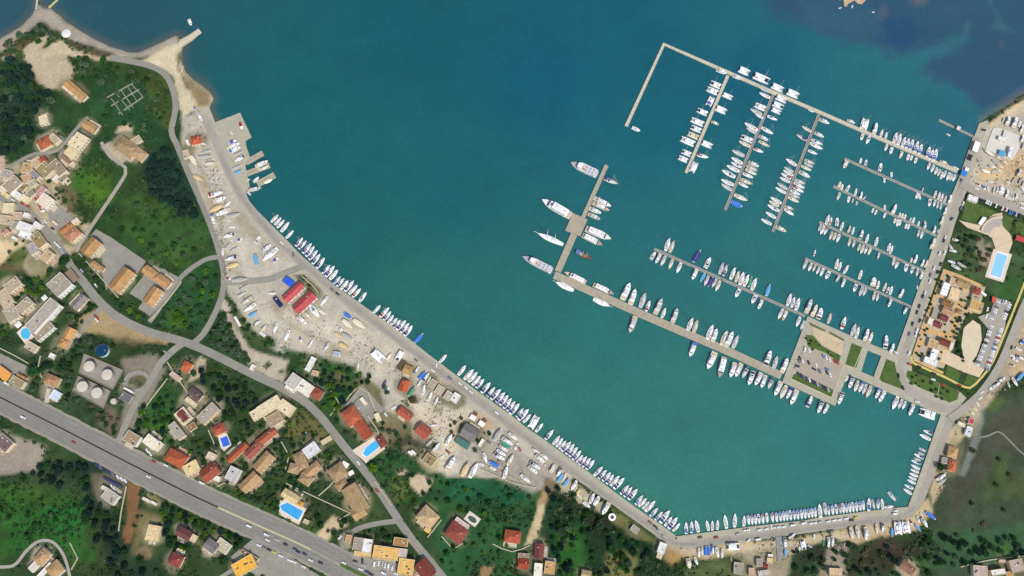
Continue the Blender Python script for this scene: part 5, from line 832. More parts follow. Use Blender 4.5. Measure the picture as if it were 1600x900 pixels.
# ---- the curved quay, sterns to the wall
Q = [(429.4, 341.3, 17, 'w2'), (434.4, 345.3, 16, 'w2'), (438.7, 349.7, 17, 'w'), (445.6, 354.7, 20, 'w2'), (453, 366, 17, 'w'), (467.8, 378, 18, 's'), (473, 382.5, 18, 's'), (480.2, 388, 21, 's'), (485, 392.8, 21, 's'), (489.7, 398.5, 20, 's'), (494.4, 404.7, 20, 's'), (501.2, 411, 21, 's'),
 (510, 420.6, 18, 's'), (516, 424, 22, 's'), (521.8, 429.2, 20, 'w'), (527, 437.5, 16, 'b'), (532.3, 441, 17, 's'), (538.7, 445, 19, 'w'), (546, 447, 22, 's'), (552, 452.5, 20, 'w'), (557.5, 457.5, 19, 'r'), (567, 464, 19, 's2'), (589, 483, 17, 'w'), (601, 488, 21, 'r'), (605.4, 493.5, 18, 's'), (610.4, 498.3, 16, 'w'), (615.5, 502.6, 16, 's2'), (620.6, 505.8, 17, 's'), (627.4, 508, 21, 's'), (632.8, 512.3, 20, 's'), (638.3, 516.7, 21, 's'),
 (654.5, 528, 20, 'vb'), (692.5, 560, 17, 'w2'), (722, 578.5, 20, 'w2'), (732.8, 585, 22, 'w'), (739, 589, 21, 'w'), (744.7, 594.4, 20, 'w'), (750.3, 599, 19, 's'), (759.4, 605.6, 22, 's'), (767.5, 612, 19, 'mn'), (775, 616, 23, 's'), (782, 621, 22, 's'), (787.9, 625, 21, 's'), (793.2, 630, 21, 's'), (798.8, 634.4, 20, 's'), (804.4, 638.5, 23, 's'),
 (812.5, 644.7, 18, 's'), (818.2, 647.5, 24, 's'), (823.6, 653.5, 18, 'w2'), (842.8, 668, 18, 's2'), (858.5, 679, 20, 's'), (869.4, 687.5, 18, 'w2'), (874.5, 691, 18, 'w2'), (879.3, 695, 17, 'w'), (885, 697.5, 21, 's'), (891, 701.5, 21, 's'), (896.2, 706, 20, 's'), (901.6, 711, 20, 's'), (906, 716.5, 16, 'w2'), (911, 719.5, 18, 's'), (916.8, 722.5, 19, 's'), (922.5, 726, 20, 's'), (935, 736, 20, 's2'), (941.5, 741, 19, 's'),
 (948, 744.7, 19, 's'), (953.5, 748.5, 19, 's'), (961, 751, 21, 'w'), (967.4, 755, 24, 's'), (976, 765, 19, 's'), (981.5, 768.5, 20, 's'), (989, 772, 22, 's'), (998.8, 781, 19, 'b'), (1004.4, 784.7, 18, 'w'), (1009.6, 789, 16, 'w2'), (1016, 790.6, 23, 'w'), (1022, 800, 18, 'b'), (1029.7, 806, 18, 'b'), (1039, 807, 25, 'x'), (1044.5, 814.4, 19, 's2'), (1051.5, 817, 23, 'x'), (1057, 823.5, 17, 'w')]
boats('on the curved quay', 'north', (1, 1), (.66, -.75), Q, 'boats moored along the curved quay')
boat('C', 834.3, 659, 24, .5, -.85, 'big white catamaran among the yachts midway along the curved quay', 'boats moored along the curved quay', 11)
# ---- bottom quay
BQ = [(1072, 825, 19, 'b'), (1080.5, 823.5, 19, 'b'), (1089, 822, 20, 'w', -.25, -1), (1105.5, 821, 17, 'w', -.22, -1), (1113, 821, 16, 'w2'), (1121, 820, 16, 'w2'), (1133.6, 815, 22, 'w', -.15, -1), (1148, 813, 22, 'w2'), (1162.5, 814, 17, 'w')]
tips = [(1170.6, 820.5), (1176, 820.5), (1181.5, 820.4), (1187, 819.4), (1193, 819), (1199.6, 817.7), (1208, 817), (1214.4, 816.8), (1220.4, 815.6), (1225.6, 815), (1230.6, 814.4), (1236, 813.8), (1242, 813), (1247.5, 812.5), (1253.4, 812), (1258.9, 811.2), (1264.4, 810.5), (1269.6, 809.9), (1274.8, 809.4), (1295.6, 806.2), (1302, 805.2), (1308, 804.4), (1313.8, 803.4), (1318.6, 802.8), (1323.4, 802.2), (1328.8, 801.8), (1334, 801), (1339.4, 800.2), (1345, 799), (1350, 798.4)]
pc = 'l p l s2 p w p l b l l s2 b b l l b l l b l s2 n w b l w l b l'.split()
BQ += [(x - 1.2, y - 8.2, 16.2, pc[i], .12, 1) for i, (x, y) in enumerate(tips)]
BQ += [(1281, 798, 22, 'w', -.1, -1), (1289, 796, 21, 'g', .12, 1), (1357.5, 788, 21, 'b'), (1364.6, 788.5, 16, 'g', .25, 1), (1372, 788, 16, 'b', 0, 1), (1378.4, 787, 17, 'w', -.12, -1), (1389.5, 792, 15, 'w', 1, -.1)]
boats('on the south quay', 'west', (1, 0), (.02, -1), BQ, 'boats moored along the south quay')
boat('g', 1394, 776, 20, .64, .77, 'white sailing yacht floating free off the south quay corner', 'boats adrift in the basin')
SE = [(1449.6, 675.3, 16, 's'), (1445, 682.8, 20, 'w'), (1442, 703, 13, 'g', .9, .45), (1440, 709, 11, 'g', .9, .45), (1435.7, 712.5, 17, 's'), (1433, 717.5, 12, 'g'), (1431, 721.8, 16, 's'), (1430, 729.5, 16, 'w'), (1429, 735.7, 15, 'w2'), (1427.5, 741.8, 15, 'w'), (1425.5, 747, 14, 'w2'), (1424, 752.5, 15, 'w'), (1420, 760.5, 16, 's2'), (1418, 767.8, 16, 'w2', -.8, -.55)]
boats('on the southeast wall', 'north', (0, 1), (-.92, -.4), SE, 'yachts on the southeast wall')
boat('Ck', 1448, 646.5, 27, -.95, -.32, 'very large white catamaran with black nets in the quay corner', 'boats on the marina office quay', 13)
NQ = [(1329.4, 597.5, 21, 'mk'), (1323, 591.5, 11, 'o'), (1337.8, 603.8, 19, 'c'), (1345, 605, 18, 'mb'), (1350.5, 608.5, 18, 'g'), (1357, 612.5, 21, 't'), (1371, 615, 18, 'mb'), (1377.5, 619.6, 21, 'm'), (1398.4, 630, 22, 'w'), (1406.5, 631.5, 17, 'g'), (1412.5, 633.4, 14, 'w'), (1423.5, 640.6, 20, 'm'), (1312.8, 622.5, 21, 'mk')]
boats('on the quay below the lawns', 'west', (1, 0), (-.38, .92), NQ, 'boats on the marina office quay')
# ---- long concrete pier
S1 = [(988, 507.5, 29, 'mg'), (1081.6, 546.5, 25, 'mb'), (1111, 563.8, 30, 'm'), (1127.5, 574, 33, 'Yg', -.25, .97, 11), (1144.5, 578.5, 25, 'm'), (1153.5, 578.5, 24, 'm'), (1164, 582, 21, 'n'), (1173, 591, 24, 'mk'), (1184.3, 592.5, 23, 'm'), (1192.5, 596.5, 22, 'm'), (1203.5, 599.5, 19, 'n'), (1215, 607.5, 25, 'm'), (1223.8, 613, 23, 'c'), (1232.5, 615, 19, 'mn'), (1240, 621, 26, 'm'), (1265, 627, 19, 'mn', .4, -.9), (1281, 636, 22, 'mk'), (1290, 639.5, 17, 'm')]
boats('below the long concrete pier', 'west', (1, 0), (-.4, .92), S1, 'boats below the long concrete pier')
N1 = [(978.5, 455, 29, 'm'), (988.8, 463.8, 26, 'm'), (1004.4, 469, 25, 'g'), (1012.5, 478, 18, 'r'), (1029, 478.5, 27, 'mg'), (1037, 488.8, 17, 'w'), (1054.4, 493, 25, 'mg'), (1078.4, 506.5, 22, 'w2'), (1086.5, 510, 22, 't'), (1109.5, 519, 25, 'w'), (1116.5, 523.7, 22, 'm'), (1131.5, 528, 25, 'c'), (1139.5, 530, 27, 'm'), (1149, 534, 22, 'g'), (1200, 559.4, 26, 'mk'), (1211.5, 566, 21, 'g'), (1226, 570.6, 25, 'm')]
boats('above the long concrete pier', 'west', (1, 0), (.36, -.93), N1, 'boats above the long concrete pier')
BG = 'large vessels at the ferry pier'
for t in [('Yt', 898.5, 433.8, 37, -.89, -.45, 'white motor yacht with tan foredeck alongside the long concrete pier', 9), ('Yg', 943, 452.5, 36, .9, .42, 'white motor yacht with brown foredeck alongside the long concrete pier', 9), ('Zw', 882, 447.5, 36, -.9, -.43, 'white sailing ship lying under the west end of the concrete pier', 9), ('Zw', 940, 473, 33, .9, .4, 'white rigged ship lying below the concrete pier beside the brown yacht', 9),
          ('F', 912, 264.4, 46, -.9, -.42, 'white excursion ferry with orange deck emblem at the pier tip', 14), ('F', 839, 412.8, 52, -.89, -.45, 'longest excursion ferry with orange deck emblem, near the pier root', 12), ('n', 954.6, 283.4, 24, .92, .35, 'brown decked sailing boat opposite the northern ferry', 7), ('m', 941.5, 316.5, 31, .9, .43, 'white motor yacht, northern of four beside the outer arm', 8), ('mt', 939, 323.6, 30, .9, .4, 'tan decked motor yacht, second of four beside the outer arm', 7), ('m', 930.3, 329.7, 21, .92, .38, 'short white motor yacht, third of four beside the outer arm', 7), ('mg', 928.5, 338.8, 22, .9, .42, 'grey motor yacht next to the square pier platform', 7),
          ('Y', 868.8, 325.6, 52, -.87, -.5, 'large white superyacht pointing away from the square pier platform', 14), ('Y', 935, 366, 43, .92, .38, 'white superyacht, longer of the pair east of the square platform', 12), ('Yg', 925.6, 375.6, 35, .9, .45, 'white motor yacht, shorter of the pair east of the square platform', 10), ('Z', 860, 374, 50, -.92, -.4, 'white two masted schooner with bowsprit west of the pier', 9), ('Zb', 912, 398.8, 34, .9, .45, 'old brown two masted ship with blue awning', 9)]: boat(t[0], *t[1:6], t[6], BG, t[7])
# ---- finger pontoons
A_ = [(1127.5, 112, 18, 'm', .93, .36, 7), (1152, 121, 15, 'm', .93, .36, 6), (1163, 111.5, 18, 'C', .92, .4, 11), (1117.5, 132.5, 18, 'Ck', -.92, -.38, 9), (1112.5, 142, 19, 'C', -.92, -.38, 9), (1110, 158, 16, 'Cb', .45, -.9, 9), (1137, 150.5, 17, 'C', .93, .4, 7.5), (1127, 172, 18, 'C', .92, .4, 10), (1097, 175, 18, 'Ck', -.92, -.38, 8), (1089, 190.5, 22, 'C', -.92, -.38, 9), (1087, 201.5, 18, 'Ck', -.92, -.38, 8), (1082.5, 212, 19, 'Co', -.92, -.38, 8), (1074, 221, 24, 'C', -.92, -.38, 10), (1105, 226, 18, 'C', .92, .4, 9), (1072, 239, 16, 'Ck', -.92, -.38, 8), (1067, 248.5, 16, 'C', -.92, -.38, 8), (1098, 244, 19, 'r', .96, .25), (1084, 261, 18, 'C', .42, -.9, 9), (1117.5, 192.5, 14, 'mt', .9, .43)]
boats('on the westernmost finger pontoon', 'north', (.1, 1), (.92, .4), A_, 'boats on the western finger pontoon')
B_ = [(1190, 123, 27, 'Ck', .92, .4, 12), (1215, 137.5, 20, 'C', .92, .4, 10), (1239, 147, 20, 'C', .92, .4, 11), (1194, 140, 18, 'g', -.92, -.4), (1194.5, 149, 19, 'w', -.9, -.43), (1221, 155, 19, 'C', .92, .4, 9), (1216, 165, 18, 'Ck', .92, .4, 9), (1213, 173.5, 16, 'C', .92, .4, 7), (1187, 167, 19, 'C', -.92, -.38, 9), (1181, 175, 21, 'g', -.9, -.45), (1268, 173, 10, 'w', .9, .4)]
boats('around the breakwater platform', 'west', (1, .1), (.92, .4), B_, 'boats around the breakwater platform')
BW = [(1186, 181, 15, 'w'), (1173, 198, 24, 'w'), (1173.5, 204, 18, 'g'), (1166, 217, 20, 'Ck', -.92, -.38, 8), (1163, 225, 20, 'c'), (1153, 239.5, 22, 'g'), (1151, 251, 20, 'w'), (1150, 257.5, 18, 's2'), (1145, 263.5, 22, 'w'), (1138, 271.5, 24, 's2'), (1136, 285, 22, 'w2'), (1135, 292.5, 20, 'g')]
boats('on middle finger pontoon west side', 'north', (0, 1), (-.88, -.47), BW, 'boats west of the middle finger pontoon')
BE = [(1207, 184.5, 17, 's2'), (1199, 204.5, 21, 'w'), (1193, 216, 17, 'm'), (1194, 225, 20, 't'), (1185, 235, 17, 'r'), (1177.5, 257, 19, 'm'), (1175, 263, 20, 't'), (1173.5, 269, 20, 'c'), (1169, 274.5, 18, 'w'), (1166, 284, 22, 't'), (1162, 289.5, 17, 'w'), (1157.5, 309, 23, 'c'), (1151.5, 319.3, 19, 'vb', .92, .4, 8.5)]
boats('on middle finger pontoon east side', 'north', (0, 1), (.9, .43), BE, 'boats east of the middle finger pontoon')
CW = [(1260, 201.5, 17, 'c'), (1252, 215, 19, 'n'), (1236, 253.5, 20, 'w'), (1232, 265, 17, 'g'), (1231, 270, 18, 'w'), (1228, 275, 18, 'r'), (1226, 281, 18, 'w2'), (1222, 291, 19, 'g'), (1219.5, 297.5, 19, 'w'), (1212, 313, 20, 'w'), (1209, 318, 18, 'c'), (1208, 325, 21, 's2'), (1204, 336, 19, 'w2'), (1197, 346.5, 19, 'w2')]
boats('on eastern finger pontoon west side', 'north', (0, 1), (-.88, -.47), CW, 'boats west of the eastern finger pontoon')
CE = [(1288, 190, 18, 'm'), (1280, 211, 17, 'm'), (1276.5, 222, 19, 's2'), (1275.5, 228.5, 22, 'w'), (1270, 238, 16, 'w2'), (1265, 253, 18, 't'), (1263.5, 258, 16, 'g'), (1260, 263, 18, 'c'), (1257, 273, 20, 'm'), (1250, 284, 18, 'g'), (1249, 290, 19, 'w'), (1247, 296, 20, 'r'), (1243, 301, 17, 'w'), (1241.5, 306, 18, 'g'), (1240, 312, 19, 'c'), (1233, 325, 15, 'mt'), (1233, 331.5, 18, 'w', .82, .57), (1220, 358, 20, 'mc')]
boats('on eastern finger pontoon east side', 'north', (0, 1), (.9, .43), CE, 'boats east of the eastern finger pontoon')
TU = [(1330, 190, 14, 'm', .9, .4), (1350.6, 193.8, 19, 'C', .28, -.95, 11), (1367.5, 200.6, 18, 'm'), (1377.5, 208, 12, 'w'), (1384.4, 212, 12, 'w'), (1398.8, 215, 17, 's2'), (1405, 217.5, 19, 'w2'), (1412, 222, 17, 'w2'), (1418, 224, 17, 'b'), (1424.2, 226, 18, 'b'), (1431.8, 229.4, 19, 'b'), (1438, 233, 17, 'b'), (1450.6, 237.5, 18, 'b'), (1455.2, 241.5, 17, 'x'), (1461, 242, 20, 'b'), (1475, 254, 14, 'mt', .9, .4), (1486.5, 258.5, 9, 'vn', .9, .4), (1494, 263, 11, 'o', .9, .4)]
boats('above the breakwater near the quay', 'west', (1, 0), (.3, -.95), TU, 'boats above the breakwater')
TL = [(1347, 214, 12, 'oc'), (1356, 219, 14, 's2'), (1384.4, 230.6, 12, 'w'), (1392.5, 235.6, 12, 'o'), (1407.5, 242, 12, 'mc', -.35, .94, 5.5), (1418.8, 246, 11, 'o'), (1424, 247, 9, 'o'), (1430.6, 251, 11, 'oc'), (1451, 260, 12, 'w'), (1457, 263.5, 13, 'w'), (1462.5, 267.5, 12, 'w'), (1467.2, 270, 12, 'c'), (1471, 274.5, 13, 'm'), (1476, 272.5, 12, 'w'), (1481.5, 276, 14, 'w'), (1486, 277, 12, 'c'), (1490.5, 278, 12, 'w')]
boats('below the breakwater near the quay', 'west', (1, 0), (-.35, .94), TL, 'boats below the breakwater')
for nm, pts in (('the first quay pontoon', [(1320.6, 257, 14, 'mc', -.4, .9, 7), (1345, 250.6, 9, 'o'), (1353, 253.8, 10, 'on'), (1375.6, 261, 14, 'ok'), (1382, 282, 8.5, 'o', 0, 1), (1393, 273, 9, 'o', 0, 1), (1442.5, 295.6, 9, 'dk'), (1433, 306, 11, 'o', -.4, .9), (1437, 307.5, 10, 'o', .2, .9), (1452.5, 317, 13, 'ok', -.2, 1), (1461.4, 303, 12, 'c'), (1467.5, 305.6, 12, 'w'), (1472, 307.8, 12, 'w'), (1477, 310.6, 12, 'g'), (1484.4, 311, 14, 'm'), (1460, 318, 11, 'w', -.25, 1), (1465, 321, 11, 'g', -.25, 1), (1470, 323, 11, 'g', -.25, 1), (1477, 330, 13, 'm'), (1472, 344, 14, 'mc')]),
                ('the second quay pontoon', [(1312, 288, 10, 'oc'), (1315.6, 292, 10, 'oc'), (1325, 293.8, 12, 'ok', .5, -.87), (1337, 300, 12, 'w'), (1345.6, 305, 12, 'm'), (1351, 309, 10, 'dk', .7, -.7), (1382.5, 323.8, 9, 'oc', 0, -1), (1397, 327, 17, 'm', .4, -.9), (1310, 307, 14, 'g', -.35, .94), (1326, 312, 11, 'o', -.2, 1), (1332.5, 314, 9, 'dk', -.3, .9), (1339, 317.5, 7, 'd', -.3, .9), (1363.8, 329, 8, 'o', -.3, .9), (1368.4, 332, 9, 'oc', -.4, .9), (1382, 337, 9, 'o', -.4, .9), (1406, 335.6, 8.5, 'oc'), (1410, 337, 9, 'oc'), (1414.2, 338.3, 9, 'oc'), (1398, 345.4, 9, 'oc', -.3, .95), (1402.4, 348.6, 12, 'o', -.2, 1), (1406, 348, 10, 'o', -.2, 1), (1423, 343.2, 8, 'd'), (1427.5, 343.8, 10, 'o'), (1435.6, 348.8, 8, 'o'), (1445, 350.6, 13, 'mg', 0, -1), (1415.6, 353.8, 9, 'o', -.3, .9), (1419.6, 354.6, 9, 'o', -.3, .9), (1435, 365, 12, 'g', -.3, .95), (1440, 367.5, 12, 'w', -.3, .95), (1460, 359, 13, 'm'), (1466.5, 361, 7, 'o'), (1458, 380, 18, 'mc')]),
                ('the third quay pontoon', [(1293, 343, 16, 'w2'), (1298.2, 345, 12, 'r'), (1308, 346, 14, 'ok', .1, -1), (1315.6, 353, 14, 'w'), (1327, 357.5, 12, 'mg'), (1333, 360, 12, 'w'), (1346, 366, 15, 'mk'), (1355, 372, 14, 'w'), (1369.4, 377, 15, 'w2'), (1389.2, 385.6, 13, 'w'), (1392.8, 389.6, 13, 'w'), (1424.4, 406, 8, 'oc'), (1431, 404, 14, 'm'), (1442, 410.6, 12, 'm'), (1447.5, 412, 12, 'mc'), (1280.6, 356, 12, 'g', -.4, .9), (1284.6, 360, 15, 'w', -.4, .9), (1290, 361, 13, 'r', -.4, .9), (1298, 368.8, 15, 't', -.35, .94), (1303.8, 370, 13, 'c', -.35, .94), (1309.4, 372.5, 14, 'w', -.35, .94), (1327, 378.8, 13, 'c', -.25, .97), (1333.8, 381, 13, 'g', -.25, .97), (1342, 387, 12, 'c', -.35, .94), (1347, 390, 15, 'c', -.35, .94), (1352.5, 390.6, 13, 'mk', -.35, .94), (1358.6, 392.3, 14, 'c', -.35, .94), (1373, 400, 13, 'dk', -.3, .95), (1396, 409, 14, 'c', -.2, .97), (1400.8, 413.8, 14, 'p', -.35, .94), (1415.6, 418.8, 14, 'on', -.2, .97), (1425, 422.5, 12, 'ok', -.3, .95), (1433, 425.5, 14, 'g', -.2, .97), (1439.4, 430.5, 14, 'm', -.3, .95), (1433.8, 449, 7, 'o', -.1, -1)]),
                ('the fourth quay pontoon', [(1273, 395, 10, 'r'), (1307.5, 412, 16, 'w'), (1312.3, 415.6, 14, 'w'), (1322, 420.6, 15, 'w2', .5, -.87), (1344.4, 428.8, 15, 'w'), (1365, 440, 14, 'm', .2, -1, 9), (1372, 444.5, 13, 'm'), (1382.5, 448, 14, 'c'), (1387.5, 452.5, 10, 'r'), (1392.2, 453.5, 14, 'w'), (1408.8, 458, 15, 'm', .45, -.9), (1257.5, 414, 17, 'g', -.4, .92), (1265.6, 417.5, 14, 'w', -.4, .92), (1272, 419, 13, 't', -.4, .92), (1278, 423, 12, 'w', -.4, .92), (1284, 425.6, 14, 'w', -.4, .92), (1293, 430, 15, 'on', -.45, .9), (1308.6, 435.6, 13, 'mg', -.5, .87), (1317.3, 442.5, 15, 'm', -.35, .94), (1336, 450, 14, 'on', -.35, .94), (1345, 455.5, 17, 'g', -.35, .94), (1350.8, 456, 14, 'g', -.35, .94), (1365.4, 463, 14, 'c', -.25, .97), (1370.8, 465, 12, 'c', -.25, .97), (1390, 473.8, 14, 'm', -.35, .94), (1414.4, 485, 14, 'mn', -.4, .92)])):
    boats('on ' + nm, 'outer end', (.9, .42), (.3, -.95), pts, 'boats on ' + nm)
U6 = [(1043, 382, 21, 'w2'), (1049.7, 385.3, 20, 't'), (1089, 399.8, 22, 'vn', .5, -.87), (1106, 410.6, 20, 'ok', .45, -.9, 7), (1127, 419.4, 19, 'g'), (1133, 422.5, 19, 'n'), (1145, 427, 20, 'w'), (1152, 432, 18, 'c'), (1159, 435, 21, 'w'), (1166, 438, 20, 'w'), (1172.3, 440, 17, 'vg'), (1178, 443.8, 20, 'w'), (1200, 453, 19, 'vl', .3, -.95), (1233, 468, 20, 'w'), (1239.2, 472, 17, 's2'), (1246, 475, 20, 'w2'), (1263.8, 478, 24, 'mg'), (1272.5, 485, 20, 'mc'), (1281, 489.4, 18, 'mk', .3, -.95, 9), (1296, 497, 17, 't'), (1318, 504.5, 20, 'r'), (1333.6, 515, 20, 'g'), (1339.4, 519.4, 18, 'w'), (1353.8, 523, 20, 'm'), (1360.2, 527, 18, 'mt'), (1383.8, 533.8, 21, 'mk', .1, -1), (1393.8, 544.4, 17, 'm')]
boats('above the long grey pontoon', 'west', (1, 0), (.34, -.94), U6, 'boats above the long grey pontoon')
L6 = [(1020.6, 399.4, 15, 'ok', .55, -.83), (1028, 404, 18, 'm'), (1036, 408, 18, 'g'), (1048, 413, 18, 't'), (1060.6, 418.8, 18, 'w'), (1085, 428.8, 20, 'm'), (1097.5, 433.8, 16, 'vl'), (1103.6, 439, 18, 'g'), (1109.8, 441, 17, 'vn'), (1116, 442.5, 16, 'g'), (1121.5, 447, 18, 'c'), (1152.5, 458, 16, 'ok'), (1178, 467.5, 17, 'on'), (1187.5, 476, 17, 'm'), (1219.4, 491, 18, 'w'), (1225.6, 493.4, 18, 'mt'), (1247, 503, 17, 'w'), (1254, 508.5, 16, 'g')]
boats('below the long grey pontoon', 'west', (1, 0), (-.42, .91), L6, 'boats below the long grey pontoon')
for t in [('m', 297, 35, 11, .35, .94, 'white motor boat off the small mole near the sandy point', 5), ('o', 994, 202, 15, .9, .4, 'white motor boat at the free end of the bent breakwater', 6), ('o', 1313, 12, 5, .9, -.4, 'tiny white boat by the islet at the top edge, western one', None), ('o', 1332, 9.5, 5, .3, -.9, 'tiny white boat by the islet at the top edge, eastern one', None), ('o', 1365, 18.5, 5, .9, -.2, 'tiny white boat over the dark seagrass', None), ('ok', 1482.5, 210.5, 7, .9, .5, 'small pale boat tied to the pavilion jetty', 3), ('mg', 398, 296, 23, .97, -.25, 'grey blue boat moored below the southern boatyard pier', 6), ('m', 400.5, 280.5, 12, .7, -.7, 'white motor boat in the boatyard slip', 5), ('ok', 406.5, 263.5, 12, .92, -.38, 'narrow dark cockpit boat in the upper boatyard slip', 4)]: boat(t[0], *t[1:6], t[6], 'scattered small craft', t[7])
# ---- boats hauled out ashore
YW = [(313.5, 184.5, 14, 'm', .5, .85), (309, 178, 14, 'vt', .5, .85), (305, 170, 8, 'op', .3, .9), (322.5, 238, 17, 'vt', 1, -.3), (321, 246, 22, 'vt', 1, -.12), (328, 257, 17, 'mc', -1, .05), (303, 252, 18, 'vy', .5, .85), (310.5, 279, 17, 'vo', .9, .45), (366, 229.5, 22, 'm', .9, -.45), (375, 249, 18, 'mk', -.85, .5), (377, 197, 13, 'or', .25, 1), (362, 208, 6, 'oc', .3, 1), (410, 257, 22, 'm', .9, -.42, 6), (414, 263, 16, 'c', .9, -.42), (420, 283, 15, 'vy', .9, -.42, 6), (371, 262, 16, 'vt', .9, -.4, 6), (373, 269, 15, 'vl', .9, -.4), (388, 281, 6, 'o', .9, -.4), (364, 222, 14, 'op', .9, -.45), (374, 240, 16, 'vt', .9, -.45), (368, 235, 20, 'mb', .9, -.45), (318, 225, 10, 'mn', .9, .3), (331, 290, 10, 'vt', .2, -1), (337.5, 304.5, 24, 'r', 1, -.3), (345, 312.7, 22, 'm', .95, -.35), (337.5, 327, 24, 'vo', -.9, .4), (355.5, 320, 15, 'w', .75, -.65), (349, 333, 25, 'm', -.9, .4), (366, 337.5, 22, 'vt', 1, -.25), (334, 344, 17, 'mb', .3, .95), (358.5, 369, 19, 'mk', -.95, .3), (363, 355, 10, 'o', 1, 0), (375, 375, 10, 'op', .8, -.5),
      (402.7, 375, 16, 'ok', .6, -.8), (417.7, 388.5, 19, 'm', .75, -.65), (423, 399, 31, 'w2', -.75, .65), (431, 406.5, 12, 'op', .7, -.7), (400.5, 408, 19, 'vl', .2, 1), (348.7, 394.5, 14, 'c', 0, 1), (362, 405, 20, 'mn', -1, .25), (363, 416, 22, 'vo', -.95, .3), (366, 390, 14, 'vt', .8, -.5), (358, 384, 16, 'vt', .7, -.7), (361, 378, 9, 'o', .5, -.8), (357, 436, 9, 'or', .8, 0), (375.5, 438, 24, 'vt', .98, -.12), (380, 450, 14, 'vt', .8, -.5), (378, 461, 16, 'g', .85, -.5)]
boats('in the western boatyard', 'north', (0, 1), (1, 0), YW, 'boats ashore in the western boatyard', True)
YB = [(386, 471, 22, 't', -.8, .55), (391, 481.5, 22, 'w', -.8, .55), (396.5, 491, 17, 'vl', .8, -.5), (401.7, 505.5, 14, 'mk', .75, -.5), (413, 513, 14, 'mc', .6, -.75), (410, 522, 12, 'o', -.75, -.6), (431, 513, 18, 'w2', -.3, .95), (449, 525, 19, 'w', -.35, .95), (470, 531, 9, 'op', .3, .9), (485.7, 537, 14, 'w2', .5, -.85), (510.5, 543, 17, 'g', -.5, .85), (425.7, 459, 13, 'm', -1, 0), (473, 501, 20, 'm', .7, .7), (482, 494, 15, 'mc', .65, .75), (492.5, 487.5, 24, 's2', .6, .8), (503, 487.5, 16, 'c', .75, .65), (506.7, 471, 18, 'w', -.6, .8), (543.5, 507, 21, 'vy', .75, .65), (562, 507, 24, 'vy', .8, .6), (544, 494, 16, 'vb', .7, .5), (531.5, 513.7, 13, 'ok', .75, .6), (543.5, 526.5, 20, 'vt', .9, .5), (538, 541, 18, 'vo', .9, .5), (529, 524, 14, 'vo', .8, .55),
      (592.5, 558, 25, 'C', .75, .65, 13), (608, 557, 13, 'vy', .6, -.8), (624, 557, 19, 'Ck', -.5, .87, 9), (559.5, 572, 12, 'c', .1, -1)]
boats('in the boathouse yard', 'west', (1, 0), (1, 0), YB, 'boats ashore around the boathouse', True)
YC = [(651, 579, 13, 'mb', .5, -.85), (660, 586.5, 17, 'vb', .7, -.7), (666, 589.5, 16, 'mn', .6, -.8), (670.5, 594, 13, 'c', .4, -.9), (655.5, 599, 12, 'm', .5, -.85), (662, 609, 16, 'w', .2, -1), (643.5, 612, 18, 'vg', .6, -.8), (672, 619.5, 15, 'w', .4, -.9), (682, 626, 13, 'w', .4, -.9), (678, 664.5, 11, 'w', -1, .1), (615.7, 637, 10, 'o', .8, -.5), (603, 648, 8, 'ol', .6, .8), (606, 608, 10, 'ol', .4, -.9), (601, 599, 13, 'vn', .5, -.85), (701.5, 687, 20, 'w', .5, -.85), (682, 699, 17, 'm', .6, -.8), (672, 691, 15, 'vt', .7, -.7), (704.5, 724.5, 26, 'm', .55, -.83), (727, 733.5, 25, 'vo', .45, -.9), (740.5, 735, 27, 'w', .5, -.87), (690, 714, 9, 'oc', .8, -.5), (758, 716, 17, 'w', .3, .95), (753, 726, 10, 'o', .8, .3),
      (802, 682.5, 18, 'w2', .75, .6), (793, 690, 21, 'm', .8, .55), (791.5, 695.5, 20, 'vg', .8, .55), (787, 701, 17, 'm', .8, .55), (784, 708, 18, 'w', .8, .55), (781, 714, 20, 'mk', .8, .55), (773.5, 726, 19, 'vb', .8, .4), (806.5, 698, 13, 'ok', -.4, .9), (797.5, 718.5, 19, 'c', .5, -.85), (790, 738, 20, 'w', .3, -.95), (770.5, 732.5, 12, 'o', .8, .4), (778, 679.5, 22, 'vt', .5, -.85, 8), (844, 717, 19, 'm', .75, .65), (851.5, 714, 13, 'w', .75, .65), (836.5, 704, 12, 'm', .75, .5), (836.5, 728, 20, 'mk', .8, .55), (833, 734.5, 19, 'm', .75, .65), (821.5, 748.5, 20, 'w2', .75, .65), (863.5, 732, 15, 'mc', .45, -.9, 7)]
boats('in the southern yard', 'west', (1, .3), (1, 0), YC, 'boats ashore in the southern yard', True)
